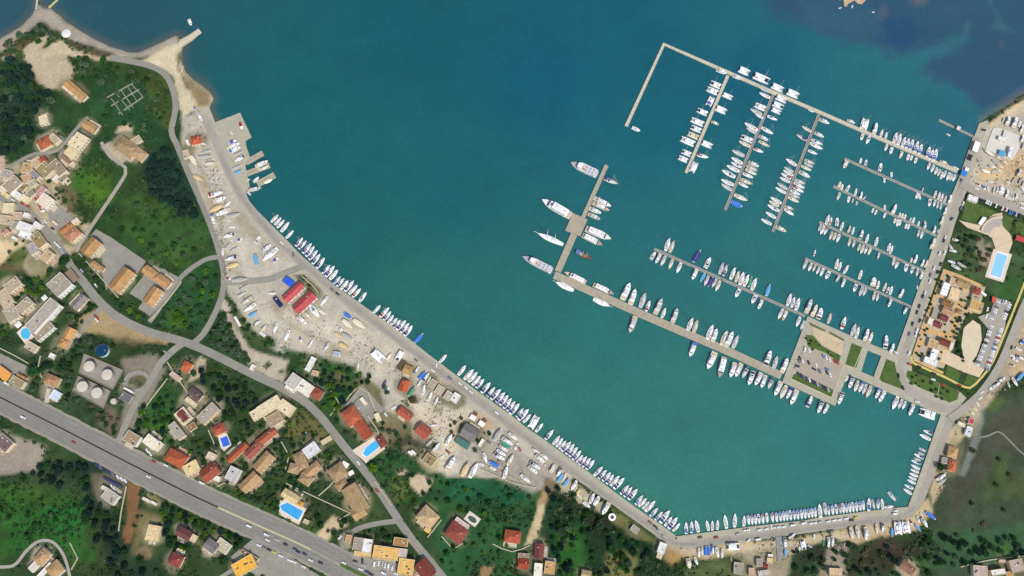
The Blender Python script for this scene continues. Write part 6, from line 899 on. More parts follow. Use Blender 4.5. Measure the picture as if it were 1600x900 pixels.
YD = [(874, 738, 17, 'mk', -.5, .85), (875.5, 746, 16, 'vl', .5, -.85), (881.5, 746, 15, 'c', .4, -.9), (884.5, 754, 16, 'vl', .6, -.8), (896.5, 759, 18, 'w', -.5, .85), (902, 771, 13, 'vo', -.5, .85), (906, 776, 9, 'ol', .5, .5), (925, 778.5, 18, 'w', .4, -.9), (931, 784.5, 20, 'w', -.5, .87), (917, 789, 15, 'o', .75, .6), (946, 795, 22, 'm', -.5, .85, 8), (1092, 864, 15, 'w', 0, 1), (1097, 862, 13, 'c', 0, 1), (1103, 862, 16, 'vb', 0, 1), (1107.5, 862, 16, 'vb', 0, 1), (1113.7, 859, 14, 'mb', .1, 1), (1120.5, 864, 17, 'w', .2, 1), (1128, 865.5, 15, 'c', 0, 1), (1076, 880.5, 17, 'mc', .2, 1, 8), (1087.5, 877, 14, 'w', .4, .9), (1146, 854, 21, 'Ck', 1, -.05, 11),
      (1226, 847.5, 17, 'mk', .1, 1), (1237.5, 837.5, 12, 'm', .8, -.6), (1227, 864, 13, 'vl', 0, 1), (1249, 857.5, 9, 'o', .2, -.9), (1254.8, 852.5, 15, 'Ck', .2, .97, 8), (1266, 854, 10, 'dk', .8, .5), (1294, 847.5, 17, 'm', 0, 1), (1300, 846, 18, 'mc', 0, 1), (1287, 849, 9, 'vg', 0, 1), (1330, 834, 20, 'c', .2, 1), (1339.5, 832.5, 20, 'c', .2, 1), (1352, 834, 22, 'm', .05, 1), (1369.5, 826.5, 15, 'c', .1, 1), (1378.5, 825, 14, 'mn', 0, 1), (1393.5, 832.5, 14, 'vl', 0, 1), (1402, 825, 22, 'C', -.1, -1, 12), (1414.5, 823.5, 20, 'C', -.15, -1, 12), (1424, 817, 9, 'or', .2, 1), (1435, 812, 11, 'ok', .4, .9), (1434, 825, 14, 'vl', .6, .8), (1444, 817, 18, 'm', .5, .85), (1454, 806, 19, 'vb', .8, .65), (1440, 804, 8, 'o', .6, .8)]
boats('ashore beside the harbour road', 'west', (1, 0), (1, 0), YD, 'boats ashore along the harbour road', True)
YE = [(1470, 745.5, 17, 'w', .8, -.5), (1472, 752, 14, 'vt', .8, -.5), (1546, 240, 18, 'vy', .8, .55), (1541, 236, 12, 'vt', .7, .6), (1559, 247, 12, 'mc', .8, .5), (1569, 254.5, 12, 'mc', .8, .5), (1555.6, 253.7, 13, 'vt', .8, .5), (1550, 261, 12, 'm', .9, .3), (1563, 260.5, 12, 'c', .8, .5), (1539, 267.5, 16, 'vy', -.9, -.3), (1561.6, 267, 12, 'c', .8, .4), (1553, 268, 9, 'd', .8, -.5), (1592, 270, 14, 'mg', .4, -.9), (1536, 260.5, 13, 'vt', .9, .2), (1534, 254, 12, 'vt', .9, .3), (1574.5, 189.5, 14, 'm', .35, -.93, 6), (1585, 192, 17, 'm', .35, -.93, 7), (1596.5, 201, 12, 'm', .3, -.95), (1593, 194, 10, 'o', .3, -.95), (1568, 187, 8, 'c', .4, -.9), (1564.6, 298, 12, 'm', .25, -.95, 9), (1573, 303, 13, 'm', .25, -.95), (1578, 310, 8, 'o', .9, .3), (1588, 306.6, 9, 'm', .2, -.95), (1596.5, 318, 10, 'c', .9, .4), (1529, 289, 9, 'or', .8, .4), (1527, 295, 8, 'o', .8, .4), (1537.5, 293.5, 10, 'ob', .6, .8), (1544, 296, 8, 'o', .2, .95), (1553, 297, 10, 'c', .2, -.95), (1596.5, 295, 12, 'm', .6, .7),
      (1597, 217, 12, 'm', .3, -.95), (1599, 228, 11, 'c', .3, -.95), (1594, 283, 11, 'vt', .4, -.9), (1599, 287, 10, 'c', .4, -.9), (1584, 281, 10, 'vt', .5, -.85), (1575, 285, 9, 'c', .9, .3), (1560, 284, 9, 'vt', .9, .3), (1548, 284, 9, 'o', .9, .3), (1583, 310, 7, 'o', .3, -.9), (1558, 297, 9, 'm', .25, -.95), (1486, 409.5, 13, 'w', -.9, -.3), (1493.5, 418.5, 18, 'g', .85, .5), (1502.5, 414.7, 16, 'vt', .85, .5), (1489, 392.5, 13, 'm', .9, .3), (1493.5, 376, 13, 'mc', .9, .3), (1486, 387, 11, 'w', .5, .8), (1585, 597, 16, 'w', .5, .85), (1576, 601.5, 10, 'c', .3, .9), (1556.5, 601.5, 13, 'm', .8, -.5), (1550.5, 606, 12, 'ol', .8, -.4), (1566, 593, 11, 'ol', .8, -.5), (1598, 534, 11, 'ob', .6, -.7), (1594, 559.5, 14, 'mn', .8, .4), (1592, 546, 12, 'o', .8, .4), (1586.5, 562.5, 12, 'ol', .8, .5), (1582, 556, 9, 'o', .9, .3), (1594, 588, 16, 'vl', .6, -.7), (1582, 571, 9, 'or', .9, .2), (1528, 631.5, 9, 'o', .6, .8), (1532, 622, 8, 'o', .8, -.4), (1535, 613, 7, 'oc', .8, -.4), (1519, 646, 9, 'm', .8, .5), (1524, 639, 8, 'oc', .7, .5), (1510, 655, 8, 'vt', .8, .3)]
boats('ashore in the eastern yards', 'north', (.1, 1), (1, 0), YE, 'boats ashore in the eastern yards', True)
# ================================================================ buildings
win_me = MB().box(-.55, .55, -.06, .06, 0, 1.3).me('window', GLASS); door_me = MB().box(-.5, .5, -.07, .07, 0, 2.1).me('door', M((110, 80, 56), .7)); chim_me = MB().box(-.45, .45, -.35, .35, 0, 1.5).box(-.55, .55, -.45, .45, 1.503, 1.65).me('chimney', M((206, 190, 168), .9))
table_me = MB().cyl(0, 0, 0, .75, .7, n=10).me('garden_table', M((232, 230, 222), .6)); tank_me = MB().cyl(0, 0, 0, 1.2, .7, n=10).me('water_tank', M((226, 226, 222), .5)); solar_me = MB().box(-1, 1, -.6, .6, .25, .33).box(-1, 1, -.08, .08, 0, .3).me('solar_panel', M((50, 60, 90), .3)); vent_me = MB().box(-.6, .6, -.5, .5, 0, .9).box(-.7, .7, -.6, .6, .903, 1.0).me('roof_vent', M((214, 208, 196), .8))
def roof_gable(w, d, z, rise, m, ov=.45, hip=False, mono=False):
    mb = MB(); a, b = w / 2 + ov, d / 2 + ov; t = .16; z -= ov * rise / (d / 2)
    e = max(0, a - b * .95) if hip else a
    for k, dz in enumerate((0, t)): mb.v += [(-a, -b, z + dz), (a, -b, z + dz), (a, b, z + dz), (-a, b, z + dz), (-e, 0, z + rise * (1 + ov / (d / 2)) + dz), (e, 0, z + rise * (1 + ov / (d / 2)) + dz)]
    mb.f = [(6, 7, 11, 10), (8, 9, 10, 11), (0, 1, 7, 6), (2, 3, 9, 8), (1, 2, 8, 7), (3, 0, 6, 9), (0, 4, 5, 1), (2, 5, 4, 3)]
    if hip: mb.f += [(7, 8, 11), (9, 6, 10), (1, 5, 2), (3, 4, 0)]
    else: mb.f += [(7, 8, 11), (9, 6, 10), (1, 5, 2), (3, 4, 0)]
    rm = mb.me('roof', m); cap = MB().rod((-e, 0, z + rise * (1 + ov / (d / 2)) + t), (e, 0, z + rise * (1 + ov / (d / 2)) + t), .2, 6).me('ridge_cap', m)
    return rm, cap
HR = []
def house(label, rects, wall=(232, 216, 186), h=5.2, cat='house', name='house', clutter=1, wins=True, group=None):
    x0, y0 = rects[0][:2]; base = V(x0, y0, ZL); wm = M(wall, .9, .12, .5, obj_var=.05)
    c0 = P(x0, y0, ZL + h); r = empty(name, (c0[0], c0[1], ZL), 0, label, cat, group)
    for i, t in enumerate(rects):
        cx_, cy_, w, d, ang, typ, col = t[:7]; hh = t[7] if len(t) > 7 else h
        c = P(cx_, cy_, ZL + hh); a = R(ang); u = P(cx_ + math.cos(a) * w / 2, cy_ + math.sin(a) * w / 2, ZL + hh); v = P(cx_ - math.sin(a) * d / 2, cy_ + math.cos(a) * d / 2, ZL + hh)
        wm_, dm_ = 2 * math.dist(c, u), 2 * math.dist(c, v); rz = math.atan2(u[1] - c[1], u[0] - c[0]); hh += i * .013
        loc = (c[0] - c0[0], c[1] - c0[1], 0)
        ps = [(cx_ + math.cos(a) * sx * (w / 2 + 1.5) - math.sin(a) * sy * (d / 2 + 1.5), cy_ + math.sin(a) * sx * (w / 2 + 1.5) + math.cos(a) * sy * (d / 2 + 1.5)) for sx, sy in ((-1, -1), (1, -1), (1, 1), (-1, 1))]
        MASK.append(ps); HR.append(ps)
        if typ in 'GH' and dm_ > wm_: wm_, dm_, rz = dm_, wm_, rz + math.pi / 2
        o = .45 if typ in 'GH' else .0
        W2, D2 = wm_ - 2 * o, dm_ - 2 * o
        if typ == 'A':                       # awning / open shelter on posts
            mb = MB()
            for sx in (-1, 1):
                for sy in (-1, 1): mb.box(sx * (wm_ / 2 - .3) - .1, sx * (wm_ / 2 - .3) + .1, sy * (dm_ / 2 - .3) - .1, sy * (dm_ / 2 - .3) + .1, 0, hh)
            link('post_frame', mb.me('post_frame', M((150, 140, 130))), r, loc, rz)
            link('canopy', MB().box(-wm_ / 2, wm_ / 2, -dm_ / 2, dm_ / 2, hh, hh + .18, 0, (0, 0), .1, .1).me('canopy', M(col, .8, .12, .6)), r, loc, rz); continue
        wo_ = link('wall', MB().box(-W2 / 2, W2 / 2, -D2 / 2, D2 / 2, -.2, hh).me('wall', wm), r, loc, rz)
        if typ in 'GH':
            rise = dm_ * random.uniform(.2, .25); rm, cap = roof_gable(W2, D2, hh, rise, tile_mat(col), hip=typ == 'H')
            ro = link('roof', rm, r, loc, rz); link('ridge_cap', cap, ro)
            if typ == 'G': link('gable', mesh('gable', [(s * (W2 / 2 - .01), y, z) for s in (1, -1) for y, z in ((-D2 / 2, hh), (D2 / 2, hh), (0, hh + rise - .02))], [(0, 1, 2), (3, 5, 4)], wm), r, loc, rz)
            if random.random() < .6 and wm_ > 8: link('chimney', chim_me, ro, (W2 * .25, D2 * .15, hh + rise * .55))
        else:
            rc = M(col, .9, .24, .3, .88, noise2=(1.3, .1), obj_var=.05)
            link('roof', MB().box(-W2 / 2 + .25, W2 / 2 - .25, -D2 / 2 + .25, D2 / 2 - .25, hh - .1, hh + .06).me('roof', rc), r, loc, rz)
            pm = MB(); pt = .28
            pm.box(-W2 / 2, W2 / 2, -D2 / 2, -D2 / 2 + pt, hh + .003, hh + .55).box(-W2 / 2, W2 / 2, D2 / 2 - pt, D2 / 2, hh + .003, hh + .55).box(-W2 / 2, -W2 / 2 + pt, -D2 / 2 + pt, D2 / 2 - pt, hh + .003, hh + .55).box(W2 / 2 - pt, W2 / 2, -D2 / 2 + pt, D2 / 2 - pt, hh + .003, hh + .55)
            link('parapet', pm.me('parapet', wm), r, loc, rz)
            if clutter:
                for k in range(int(min(4, W2 * D2 / 55)) * clutter):
                    x, y = random.uniform(-.38, .38) * W2, random.uniform(-.36, .36) * D2
                    link(*random.choice([('water_tank', tank_me), ('solar_panel', solar_me), ('roof_vent', vent_me), ('roof_vent', vent_me)]), r, (loc[0] + math.cos(rz) * x - math.sin(rz) * y, loc[1] + math.sin(rz) * x + math.cos(rz) * y, hh + .06), rz + random.choice((0, .4)))
        if i == 0 and typ in 'GHF' and hh > 4.4 and x0 < 1060 and random.random() < .85:      # a paved terrace against one side
            sd_ = random.choice((1, -1)); tw, td = W2 * random.uniform(.5, .95), random.uniform(2.6, 5.5); tx_ = random.uniform(-.1, .1) * W2
            tr_ = link('terrace', MB().box(tx_ - tw / 2, tx_ + tw / 2, sd_ * (D2 / 2 + .02 + td / 2) - td / 2, sd_ * (D2 / 2 + .02 + td / 2) + td / 2, 0, .42).me('terrace', M(random.choice([(196, 184, 156), (176, 166, 146), (206, 188, 160), (184, 150, 122)]), .9, .18, .6)), r, loc, rz)
            tb = MB(); yb = sd_ * (D2 / 2 + td - .1); tb.box(tx_ - tw / 2, tx_ + tw / 2, yb - .1, yb + .1, .42, 1.2).box(tx_ - tw / 2, tx_ - tw / 2 + .2, min(0, sd_) * 0 + (D2 / 2 + .1 if sd_ > 0 else -D2 / 2 - td + .25), (D2 / 2 + td - .25 if sd_ > 0 else -D2 / 2 - .1), .42, 1.2)
            link('balustrade', tb.me('balustrade', M((226, 218, 200))), tr_)
            if random.random() < .5: link('garden_table', table_me, tr_, (tx_ + tw * .2, sd_ * (D2 / 2 + td * .5), .42))
        if wins and W2 > 4:
            for s in (1, -1):
                n = max(1, int(W2 / 3.4))
                for k in range(min(n, 5)):
                    x = (k + .5) / min(n, 5) * W2 - W2 / 2; y = s * D2 / 2
                    for fl in ((1.0, 3.4) if hh > 5 else (1.0,)):
                        dn = (fl == 1.0 and k == 0 and s == -1 and i == 0)
                        link('door' if dn else 'window', door_me if dn else win_me, wo_, (x, y, .1 if dn else fl))
    return r
for t in HS: house(*t)
# vaults on the white marina building
vb = [o for o in COL.objects if o.name == 'vaulted_building'][0]
for k in range(4):
    q = P(1479.6 - k * 1.75, 444.6 + k * 4.6, ZL + 5); mb = MB(); n = 6
    for s in (-3.6, 3.6):
        for i in range(n + 1): a = math.pi * i / n; mb.v.append((s, 1.45 * math.cos(a), 1.0 * math.sin(a)))
    mb.f = [(i, i + 1, n + 2 + i, n + 1 + i) for i in range(n)] + [tuple(range(n, -1, -1)), tuple(range(n + 1, 2 * n + 2))]
    link('vault', mb.me('vault', WHITE), vb, (q[0] - vb.location.x, q[1] - vb.location.y, 5.2), -R(20))
# ---- tank farm
tkm, tkw = M((206, 196, 178), .7, .1, .3), M((176, 168, 154), .7)
def tank(label, px, py, rp, h, name='storage_tank', roof=tkm, wall=tkw):
    c = P(px, py, ZL + h); r = empty(name, (c[0], c[1], ZL), 0, label, 'tank', 'round fuel storage tanks'); rad = rp * mpp(px, py); MASK.append(blob(px, py, rp + 3, rp + 3))
    link('shell', MB().cyl(0, 0, -.2, h, rad, n=28, cap=False).me('shell', wall), r); link('tank_roof', MB().cyl(0, 0, h, h + .5, rad, rad * .1, 28).me('tank_roof', roof), r); link('rim', MB().cyl(0, 0, h - .3, h + .05, rad + .12, n=28, cap=False).me('rim', wall), r)
    st = MB()
    for i in range(10): a = i * .17; st.box(-.5, .5, -.15, .15, h * i / 10, h * i / 10 + .1, a, ((rad + .5) * math.cos(a), (rad + .5) * math.sin(a)))
    link('stair', st.me('stair', M((150, 146, 140))), r); link('hatch', MB().cyl(rad * .5, 0, h + .2, h + .8, .5, n=8).me('hatch', M((180, 176, 168))), r)
tank('white fuel tank, northwest of the four', 139, 572.5, 8.4, 7); tank('white fuel tank, northeast of the four', 167, 585.5, 8.4, 7); tank('white fuel tank, southwest of the four', 128.5, 604, 8.4, 7); tank('white fuel tank, southeast of the four', 151, 614, 8.4, 7)
tank('small white domed tank ringed by a low wall', 177, 627, 4.5, 4); tank('open dark blue water tank with a white rim', 159, 547.5, 10, 4, 'water_reservoir', M((24, 64, 92), .2, .08, .3), M((220, 224, 228)))
for n_, q in (('low earth coloured wall round the northern pair of tanks', [(132, 553), (193, 579), (176, 609), (124, 583), (132, 553)]), ('low earth coloured wall round the southern pair of tanks', [(123, 588), (173, 611), (162, 638), (114, 611), (123, 588)])):
    for a, b in zip(q[:1], q[:1]): pass
    c = V(*q[0]); r = empty('bund_wall', (c.x, c.y, ZL), 0, n_, 'wall', 'walls round the fuel tanks')
    for a, b in zip(q, q[1:]): link('wall_side', MB().prism([(x - c.x, y - c.y) for x, y in wpts(ribbon_poly([a, b], 1.0))], 0, 1.4).me('wall_side', M((148, 130, 110), .9)), r)
# ---- pools
def pool(label, q, deck, water=(86, 190, 236), curve=False):
    c = V(*q[0]); r = empty('swimming_pool', (c.x, c.y, ZL), 0, label, 'pool'); rel = lambda s, z=ZL: [(x - c.x, y - c.y) for x, y in wpts(s, z)]; MASK.append(deck)
    link('deck', MB().prism(rel(deck), 0, .32).me('deck', M((222, 206, 184), .9, .1, .4)), r); cxm = (sum(p[0] for p in q) / len(q), sum(p[1] for p in q) / len(q))
    big = [(cxm[0] + (x - cxm[0]) * 1.12, cxm[1] + (y - cxm[1]) * 1.12) for x, y in q]
    link('coping', MB().prism(rel(big), .1, .38).me('coping', M((240, 236, 226))), r); link('pool_water', MB().prism(rel(q), .1, .43).me('pool_water', M(water, .08, .06, .15, spec=.5)), r)
def rectq(cx_, cy_, w, d, ang): a = R(ang); return [(cx_ + math.cos(a) * sx * w / 2 - math.sin(a) * sy * d / 2, cy_ + math.sin(a) * sx * w / 2 + math.cos(a) * sy * d / 2) for sx, sy in ((-1, -1), (1, -1), (1, 1), (-1, 1))]
pool('large pale blue marina pool with broad white surround', rectq(1560.5, 414.5, 36, 17, 107), rectq(1560, 415, 46, 30, 107), (148, 206, 240)); pool('oblong blue pool of the red villa', [(567, 709), (572, 699), (588, 687), (593, 690), (592, 699), (573, 714)], [(550, 704), (588, 680), (603, 700), (572, 724), (566, 718)], (72, 184, 240)); pool('bright blue pool below the pale yellow villa', [(440, 797), (438, 790), (449, 785), (474, 799), (466, 813)], [(436, 800), (438, 781), (448, 778), (479, 795), (467, 820), (436, 804)], (66, 166, 222))
pool('deep blue rectangular pool on a white terrace', rectq(352, 690, 12, 15, -20), [(340, 681), (354, 676), (362, 695), (350, 705), (345, 700)], (58, 108, 206)); pool('round sky blue pool at the end of the hotel', blob(40.5, 521.5, 8, 9), [(26, 520), (36, 510), (50, 510), (56, 524), (40, 538)], (84, 182, 220)); pool('oval green garden pond framed by a pink terrace', blob(738, 811.5, 8, 4.5, 36), rectq(738, 811, 22, 16, 36), (74, 96, 72))
def umbrella(label, px, py, rp, col, n=8, h=2.8, name='parasol', cat='parasol'):
    c = P(px, py, ZL + h); r = empty(name, (c[0], c[1], ZL), 0, label, cat); rad = rp * mpp(px, py); MASK.append(blob(px, py, rp + 1, rp + 1, n=6))
    link('pole', MB().cyl(0, 0, 0, h + .3, .08).me('pole', ALU), r); link('shade', MB().cyl(0, 0, h - .5, h + .3, rad, rad * .08, n).me('shade', M(col, .8)), r)
umbrella('large white round canopy on the beach spit', 103.5, 52, 7, (228, 226, 216), 12); umbrella('white square parasol by the upper hotel wing', 69, 465, 5.5, WH, 4); umbrella('white square parasol by the lower hotel wing', 28, 507, 6.2, WH, 4); umbrella('white parasol by the lilac grey house', 122.5, 483.5, 3.5, WH, 4); umbrella('cream thatched pavilion by the harbour road', 953, 803.5, 1, CR, 6)
# ring pavilion
c = P(956.5, 808, ZL + 3); r = empty('ring_pavilion', (c[0], c[1], ZL), 0, 'white octagonal ring pavilion with an open centre by the harbour road', 'pavilion'); mb = MB(); n = 8; rr = 6.2 * mpp(956, 808)
for i in range(n):
    a, b = 2 * math.pi * i / n, 2 * math.pi * (i + 1) / n; p_ = [(rr * math.cos(a), rr * math.sin(a)), (rr * math.cos(b), rr * math.sin(b)), (rr * .5 * math.cos(b), rr * .5 * math.sin(b)), (rr * .5 * math.cos(a), rr * .5 * math.sin(a))]
    mb.prism(p_, 3, 3.25); link('post', MB().cyl(rr * .9 * math.cos(a), rr * .9 * math.sin(a), 0, 3, .1).me('post', OFFW), r)
link('ring_roof', mb.me('ring_roof', WHITE), r); link('table', MB().cyl(0, 0, 0, .9, rr * .3, n=10).me('table', M(BR)), r); MASK.append(blob(956.5, 808, 8, 8))
# amphitheatre: stepped arcs facing the plaza
c = V(1551, 372); r = empty('amphitheatre', (c.x, c.y, ZL), 0, 'stepped grey semicircular amphitheatre beside the triangular lawn', 'amphitheatre')
for k in range(6):
    ro, ri = 30 - k * 3.1, 30 - (k + 1) * 3.1; A = [(1560 + ro * math.cos(t), 369 + ro * math.sin(t)) for t in np.linspace(R(196), R(280), 14)]; B2 = [(1560 + ri * math.cos(t), 369 + ri * math.sin(t)) for t in np.linspace(R(196), R(280), 14)]
    link('tier', MB().prism([(x - c.x, y - c.y) for x, y in wpts(A + B2[::-1])], 0, 2.6 - k * .4).me('tier', M((176, 168, 160) if k else (216, 194, 164), .9, .1, .5)), r)
link('white_block', MB().prism([(x - c.x, y - c.y) for x, y in wpts([(1527, 350), (1534, 340), (1540, 342), (1531, 354)])], 0, 2.9).me('white_block', WHITE), r)
slab('round_planter', blob(1558.5, 369.5, 6, 6, n=18), ZL, ZL + .5, LAWN)
# ruin: low stone foundation walls in a grid
c = V(195, 152); r = empty('ruined_foundations', (c.x, c.y, ZL), 0, 'grid of low ruined stone walls in the green field', 'ruin'); rs = M((150, 152, 132), .95, .2, 1)
for a, b in (((162, 156), (212, 128)), ((174, 166), (218, 140)), ((186, 178), (224, 152)), ((174, 154), (192, 180)), ((182, 146), (203, 172)), ((190, 142), (208, 168)), ((200, 136), (214, 158)), ((206, 132), (224, 152)), ((162, 156), (172, 150))):
    link('foundation_wall', MB().prism([(x - c.x, y - c.y) for x, y in wpts(ribbon_poly([a, b], 1.3))], 0, .9 + random.random() * .012 * 40).me('foundation_wall', rs), r)
# garden walls and hedges
for l_, pts in (('pale wall between the orange tan house and the filling station', [(64, 556), (60, 576), (66, 590)]), ('garden wall left of the plum roofed house', [(262, 566), (284, 600), (300, 622)]), ('curved garden wall below the apartment block', [(498, 775), (515, 760), (528, 745)]), ('garden wall behind the red row roof', [(440, 690), (452, 712), (446, 735)]), ('boundary wall of the green field house', [(770, 850), (800, 862), (828, 852)]), ('thin boundary wall in the garden of the half white house', [(512, 606), (530, 630), (516, 650)]), ('short wall beside the blue pool terrace', [(326, 672), (334, 690), (338, 706)]), ('pale boundary wall of the square brick red villa', [(690, 838), (708, 858), (728, 846)]), ('wall along the meadow villa drive', [(110, 848), (122, 872), (112, 890)]), ('field wall beside the brown strip', [(198, 760), (190, 800), (186, 830)]), ('wall behind the white and ochre bottom right houses', [(1500, 886), (1540, 876), (1600, 868)]), ('garden wall along the school front', [(124, 396), (160, 436), (186, 466)]), ('wall along the lane beside the eastern school court', [(236, 500), (262, 470), (284, 440)]), ('pale garden wall looping round the pool villa courtyard', [(538, 630), (560, 604), (576, 614), (586, 640), (594, 650)]), ('thin wall across the villa garden', [(575, 650), (590, 672), (592, 684)]), ('pale wall below the rambling tan villa', [(447, 755), (470, 766), (500, 780), (548, 802)]), ('garden wall of the cream pyramid villa', [(690, 812), (668, 840)]), ('zigzag garden wall by the apartment block', [(548, 802), (530, 812)]), ('wall bounding the tank lane', [(262, 592), (240, 620), (225, 640)]), ('pale wall along the red boathouse lawn', [(472, 432), (488, 446), (498, 458)]), ('wall behind the southern yard', [(752, 733), (800, 754), (838, 762)]), ('roadside wall of the curved villa drive', [(586, 752), (600, 772), (612, 790)]), ('white curved wall by the white and grey house', [(340, 760), (350, 755), (364, 756), (372, 750)]), ('long wall above the filling station', [(0, 544), (24, 556), (45, 568)])):
    wall_thing('garden_wall', l_, 'wall', pts, 1.3, 1.3, STN)
# ================================================================ cars
def car_parts(col, van=False):
    L, W_, h = (5.2, 2.0, 1.5) if van else (4.3, 1.8, .95); b = MB().box(-L / 2, L / 2, -W_ / 2, W_ / 2, .3, h, 0, (0, 0), .12, .1)
    cm = M(col, .3, .03, 1, spec=.5, coat=.3); p = [('body', b.me('body', cm))]
    x0, x1 = (-L / 2 + .3, L / 2 - .7) if van else (-1.5, 1.0)
    p.append(('window_band', MB().box(x0, x1, -W_ / 2 + .12, W_ / 2 - .12, h, h + .42, 0, (0, 0), .35, .14).me('window_band', GLASS))); p.append(('car_roof', MB().box(x0 + .36, x1 - .36, -W_ / 2 + .26, W_ / 2 - .26, h + .423, h + .5, 0, (0, 0), .05, .05).me('car_roof', cm)))
    wh = MB().rod((0, -.1, 0), (0, .1, 0), .31, 8).me('wheel', BLACK)
    for x in (-L * .3, L * .3):
        for y in (-W_ / 2 + .08, W_ / 2 - .08): p.append(('wheel', wh, (x, y, .31)))
    return p
CCOL = {'white': (244, 244, 242), 'silver': (190, 192, 194), 'black': (46, 48, 54), 'navy': (52, 60, 100), 'red': (176, 54, 48), 'blue': (84, 132, 190), 'grey': (120, 122, 126), 'yellow': (222, 206, 70), 'brown': (130, 92, 70), 'van': (246, 246, 244)}
CL = {k: car_parts(v, k == 'van') for k, v in CCOL.items()}
def car(kind, px, py, ang, where, group):
    c = P(px, py, ZL + .8); a = R(ang); u = P(px + math.cos(a) * 5, py + math.sin(a) * 5, ZL + .8); rz = math.atan2(u[1] - c[1], u[0] - c[0])
    nm = ('white van' if kind == 'van' else kind + ' car') + (',' if ' from the ' in where else '')
    r = empty('van' if kind == 'van' else 'car', (c[0], c[1], ZL + .28), rz, '%s %s' % (nm, where), 'van' if kind == 'van' else 'car', group); s = 1.12; r.scale = (s, s, s)
    for pn, me, *l in CL[kind]: link(pn, me, r, l[0] if l else None)
def cars(where, group, ang, items):
    cnt = {}; ax = (1, .2) if max(t[0] for t in items) - min(t[0] for t in items) > max(t[1] for t in items) - min(t[1] for t in items) else (.2, 1)
    for t in items: cnt[t[2]] = cnt.get(t[2], 0) + 1
    seen = {}
    for x, y, k, *a in sorted(items, key=lambda t: t[0] * ax[0] + t[1] * ax[1]):
        seen[k] = seen.get(k, 0) + 1
        car(k, x, y, a[0] if a else ang, ('%s from the %s, ' % (ordn(seen[k]), 'west' if ax[0] == 1 else 'north') if cnt[k] > 1 else '') + where, group)
def rowof(a, b, n, cols): return [(a[0] + (b[0] - a[0]) * i / (n - 1), a[1] + (b[1] - a[1]) * i / (n - 1), cols[i % len(cols)]) for i in range(n)]
cars('parked along the south quay road', 'cars along the south quay', -8, [(1168, 828.5, 'white'), (1164, 829, 'white'), (1186, 828.5, 'white'), (1197, 827, 'white'), (1205, 823, 'white', 80), (1211, 824.5, 'white'), (1215.8, 824, 'white'), (1224, 823.5, 'white'), (1238, 821, 'van'), (1255, 818, 'van'), (1267, 818, 'white'), (1272.8, 817.5, 'white'), (1281, 816, 'silver'), (1294, 815, 'white'), (1303, 813.5, 'white'), (1311, 812.5, 'white'), (1322, 810.6, 'white'), (1330.6, 812.8, 'black'), (1337, 809.2, 'yellow'), (1399, 798.5, 'white'), (1398, 803, 'van'), (1119, 840, 'red'), (1094, 840, 'brown'), (1153, 834.5, 'silver'), (1169, 845, 'white', -40), (1184, 843, 'van'), (1272, 838, 'white', 90), (1300, 830, 'grey')])
cars('on the curved quay road', 'cars on the curved quay', 38, [(775.7, 645, 'white'), (718.7, 599.2, 'white'), (727.5, 605.6, 'white'), (735.6, 612.5, 'white'), (1024, 823, 'black'), (1016, 816.5, 'brown'), (1030, 830, 'silver'), (1038, 838.5, 'silver'), (650, 563, 'grey'), (676, 579, 'white'), (682, 570.5, 'white', 90), (527, 459, 'black'), (519, 453, 'grey'), (389, 302.5, 'white'), (402, 331.5, 'silver'), (472, 391, 'grey'), (440, 379.5, 'white'), (458, 398, 'grey', 90), (703, 590.5, 'grey'), (776, 631, 'grey'), (812, 702, 'red', 60), (700, 706, 'red'), (764, 691, 'grey')])
cars('driving on the dual carriageway', 'cars on the dual carriageway', 27, [(36, 652, 'van'), (115, 691, 'red'), (232, 745, 'white'), (315, 754, 'white'), (389, 822, 'van'), (416, 835.5, 'van'), (418, 844, 'white'), (432.5, 843.5, 'silver'), (446, 850.5, 'black'), (461, 858, 'navy'), (466, 862.5, 'navy'), (476, 865.5, 'navy'), (485, 875.5, 'white'), (501, 879.5, 'black'), (537, 879.5, 'white'), (563, 889.5, 'white'), (574, 893.5, 'navy'), (599, 895.5, 'van'), (580, 897.5, 'black')])
cars('parked beside the dual carriageway', 'cars beside the dual carriageway', 27, [(259, 727, 'white'), (315, 754.5, 'van'), (240, 721, 'red'), (404, 852, 'white'), (413, 855.5, 'grey'), (420.5, 859, 'black'), (428, 863, 'yellow'), (438.5, 868.5, 'white'), (452, 875.5, 'white'), (459, 878, 'white'), (474, 885.5, 'white'), (10, 599, 'van'), (230, 704, 'white', 60), (235, 709, 'white', 60)])
cars('parked in front of the ochre commercial building', 'cars at the ochre building', 100, [(585, 881, 'van'), (592, 880.5, 'white'), (598, 880, 'silver'), (602, 884, 'white'), (607, 885, 'van'), (613, 887.5, 'white'), (555, 877, 'black', 20), (566, 876, 'black', 90), (567, 883.5, 'silver', 20), (618.5, 896.5, 'white', 20), (531, 840, 'white', -50), (548, 834, 'brown', -40)])
cars('in the sales lot beside the highway', 'cars in the sales lot', 60, rowof((150, 726), (176, 741), 8, ['navy', 'navy', 'grey', 'navy', 'black']) + rowof((184, 745), (196, 751), 5, ['white', 'silver']) + rowof((164, 747), (189, 759), 8, ['navy']) + [(175, 760, 'white'), (178, 763, 'white')])
cars('in the bottom row of the island car park', 'cars on the island, bottom row', 64, rowof((1248, 585), (1294, 609.5), 12, ['navy', 'navy', 'grey', 'navy', 'white', 'black', 'navy', 'silver', 'grey', 'navy', 'black', 'silver']))
cars('in the top row of the island car park', 'cars on the island, top row', 64, [(1286, 556.5, 'blue'), (1291, 559, 'white'), (1296, 562, 'white'), (1304, 564.5, 'red'), (1308.5, 566.5, 'red'), (1257.5, 546, 'van', 100), (1264, 547.5, 'white'), (1256, 553.5, 'silver', 30)])
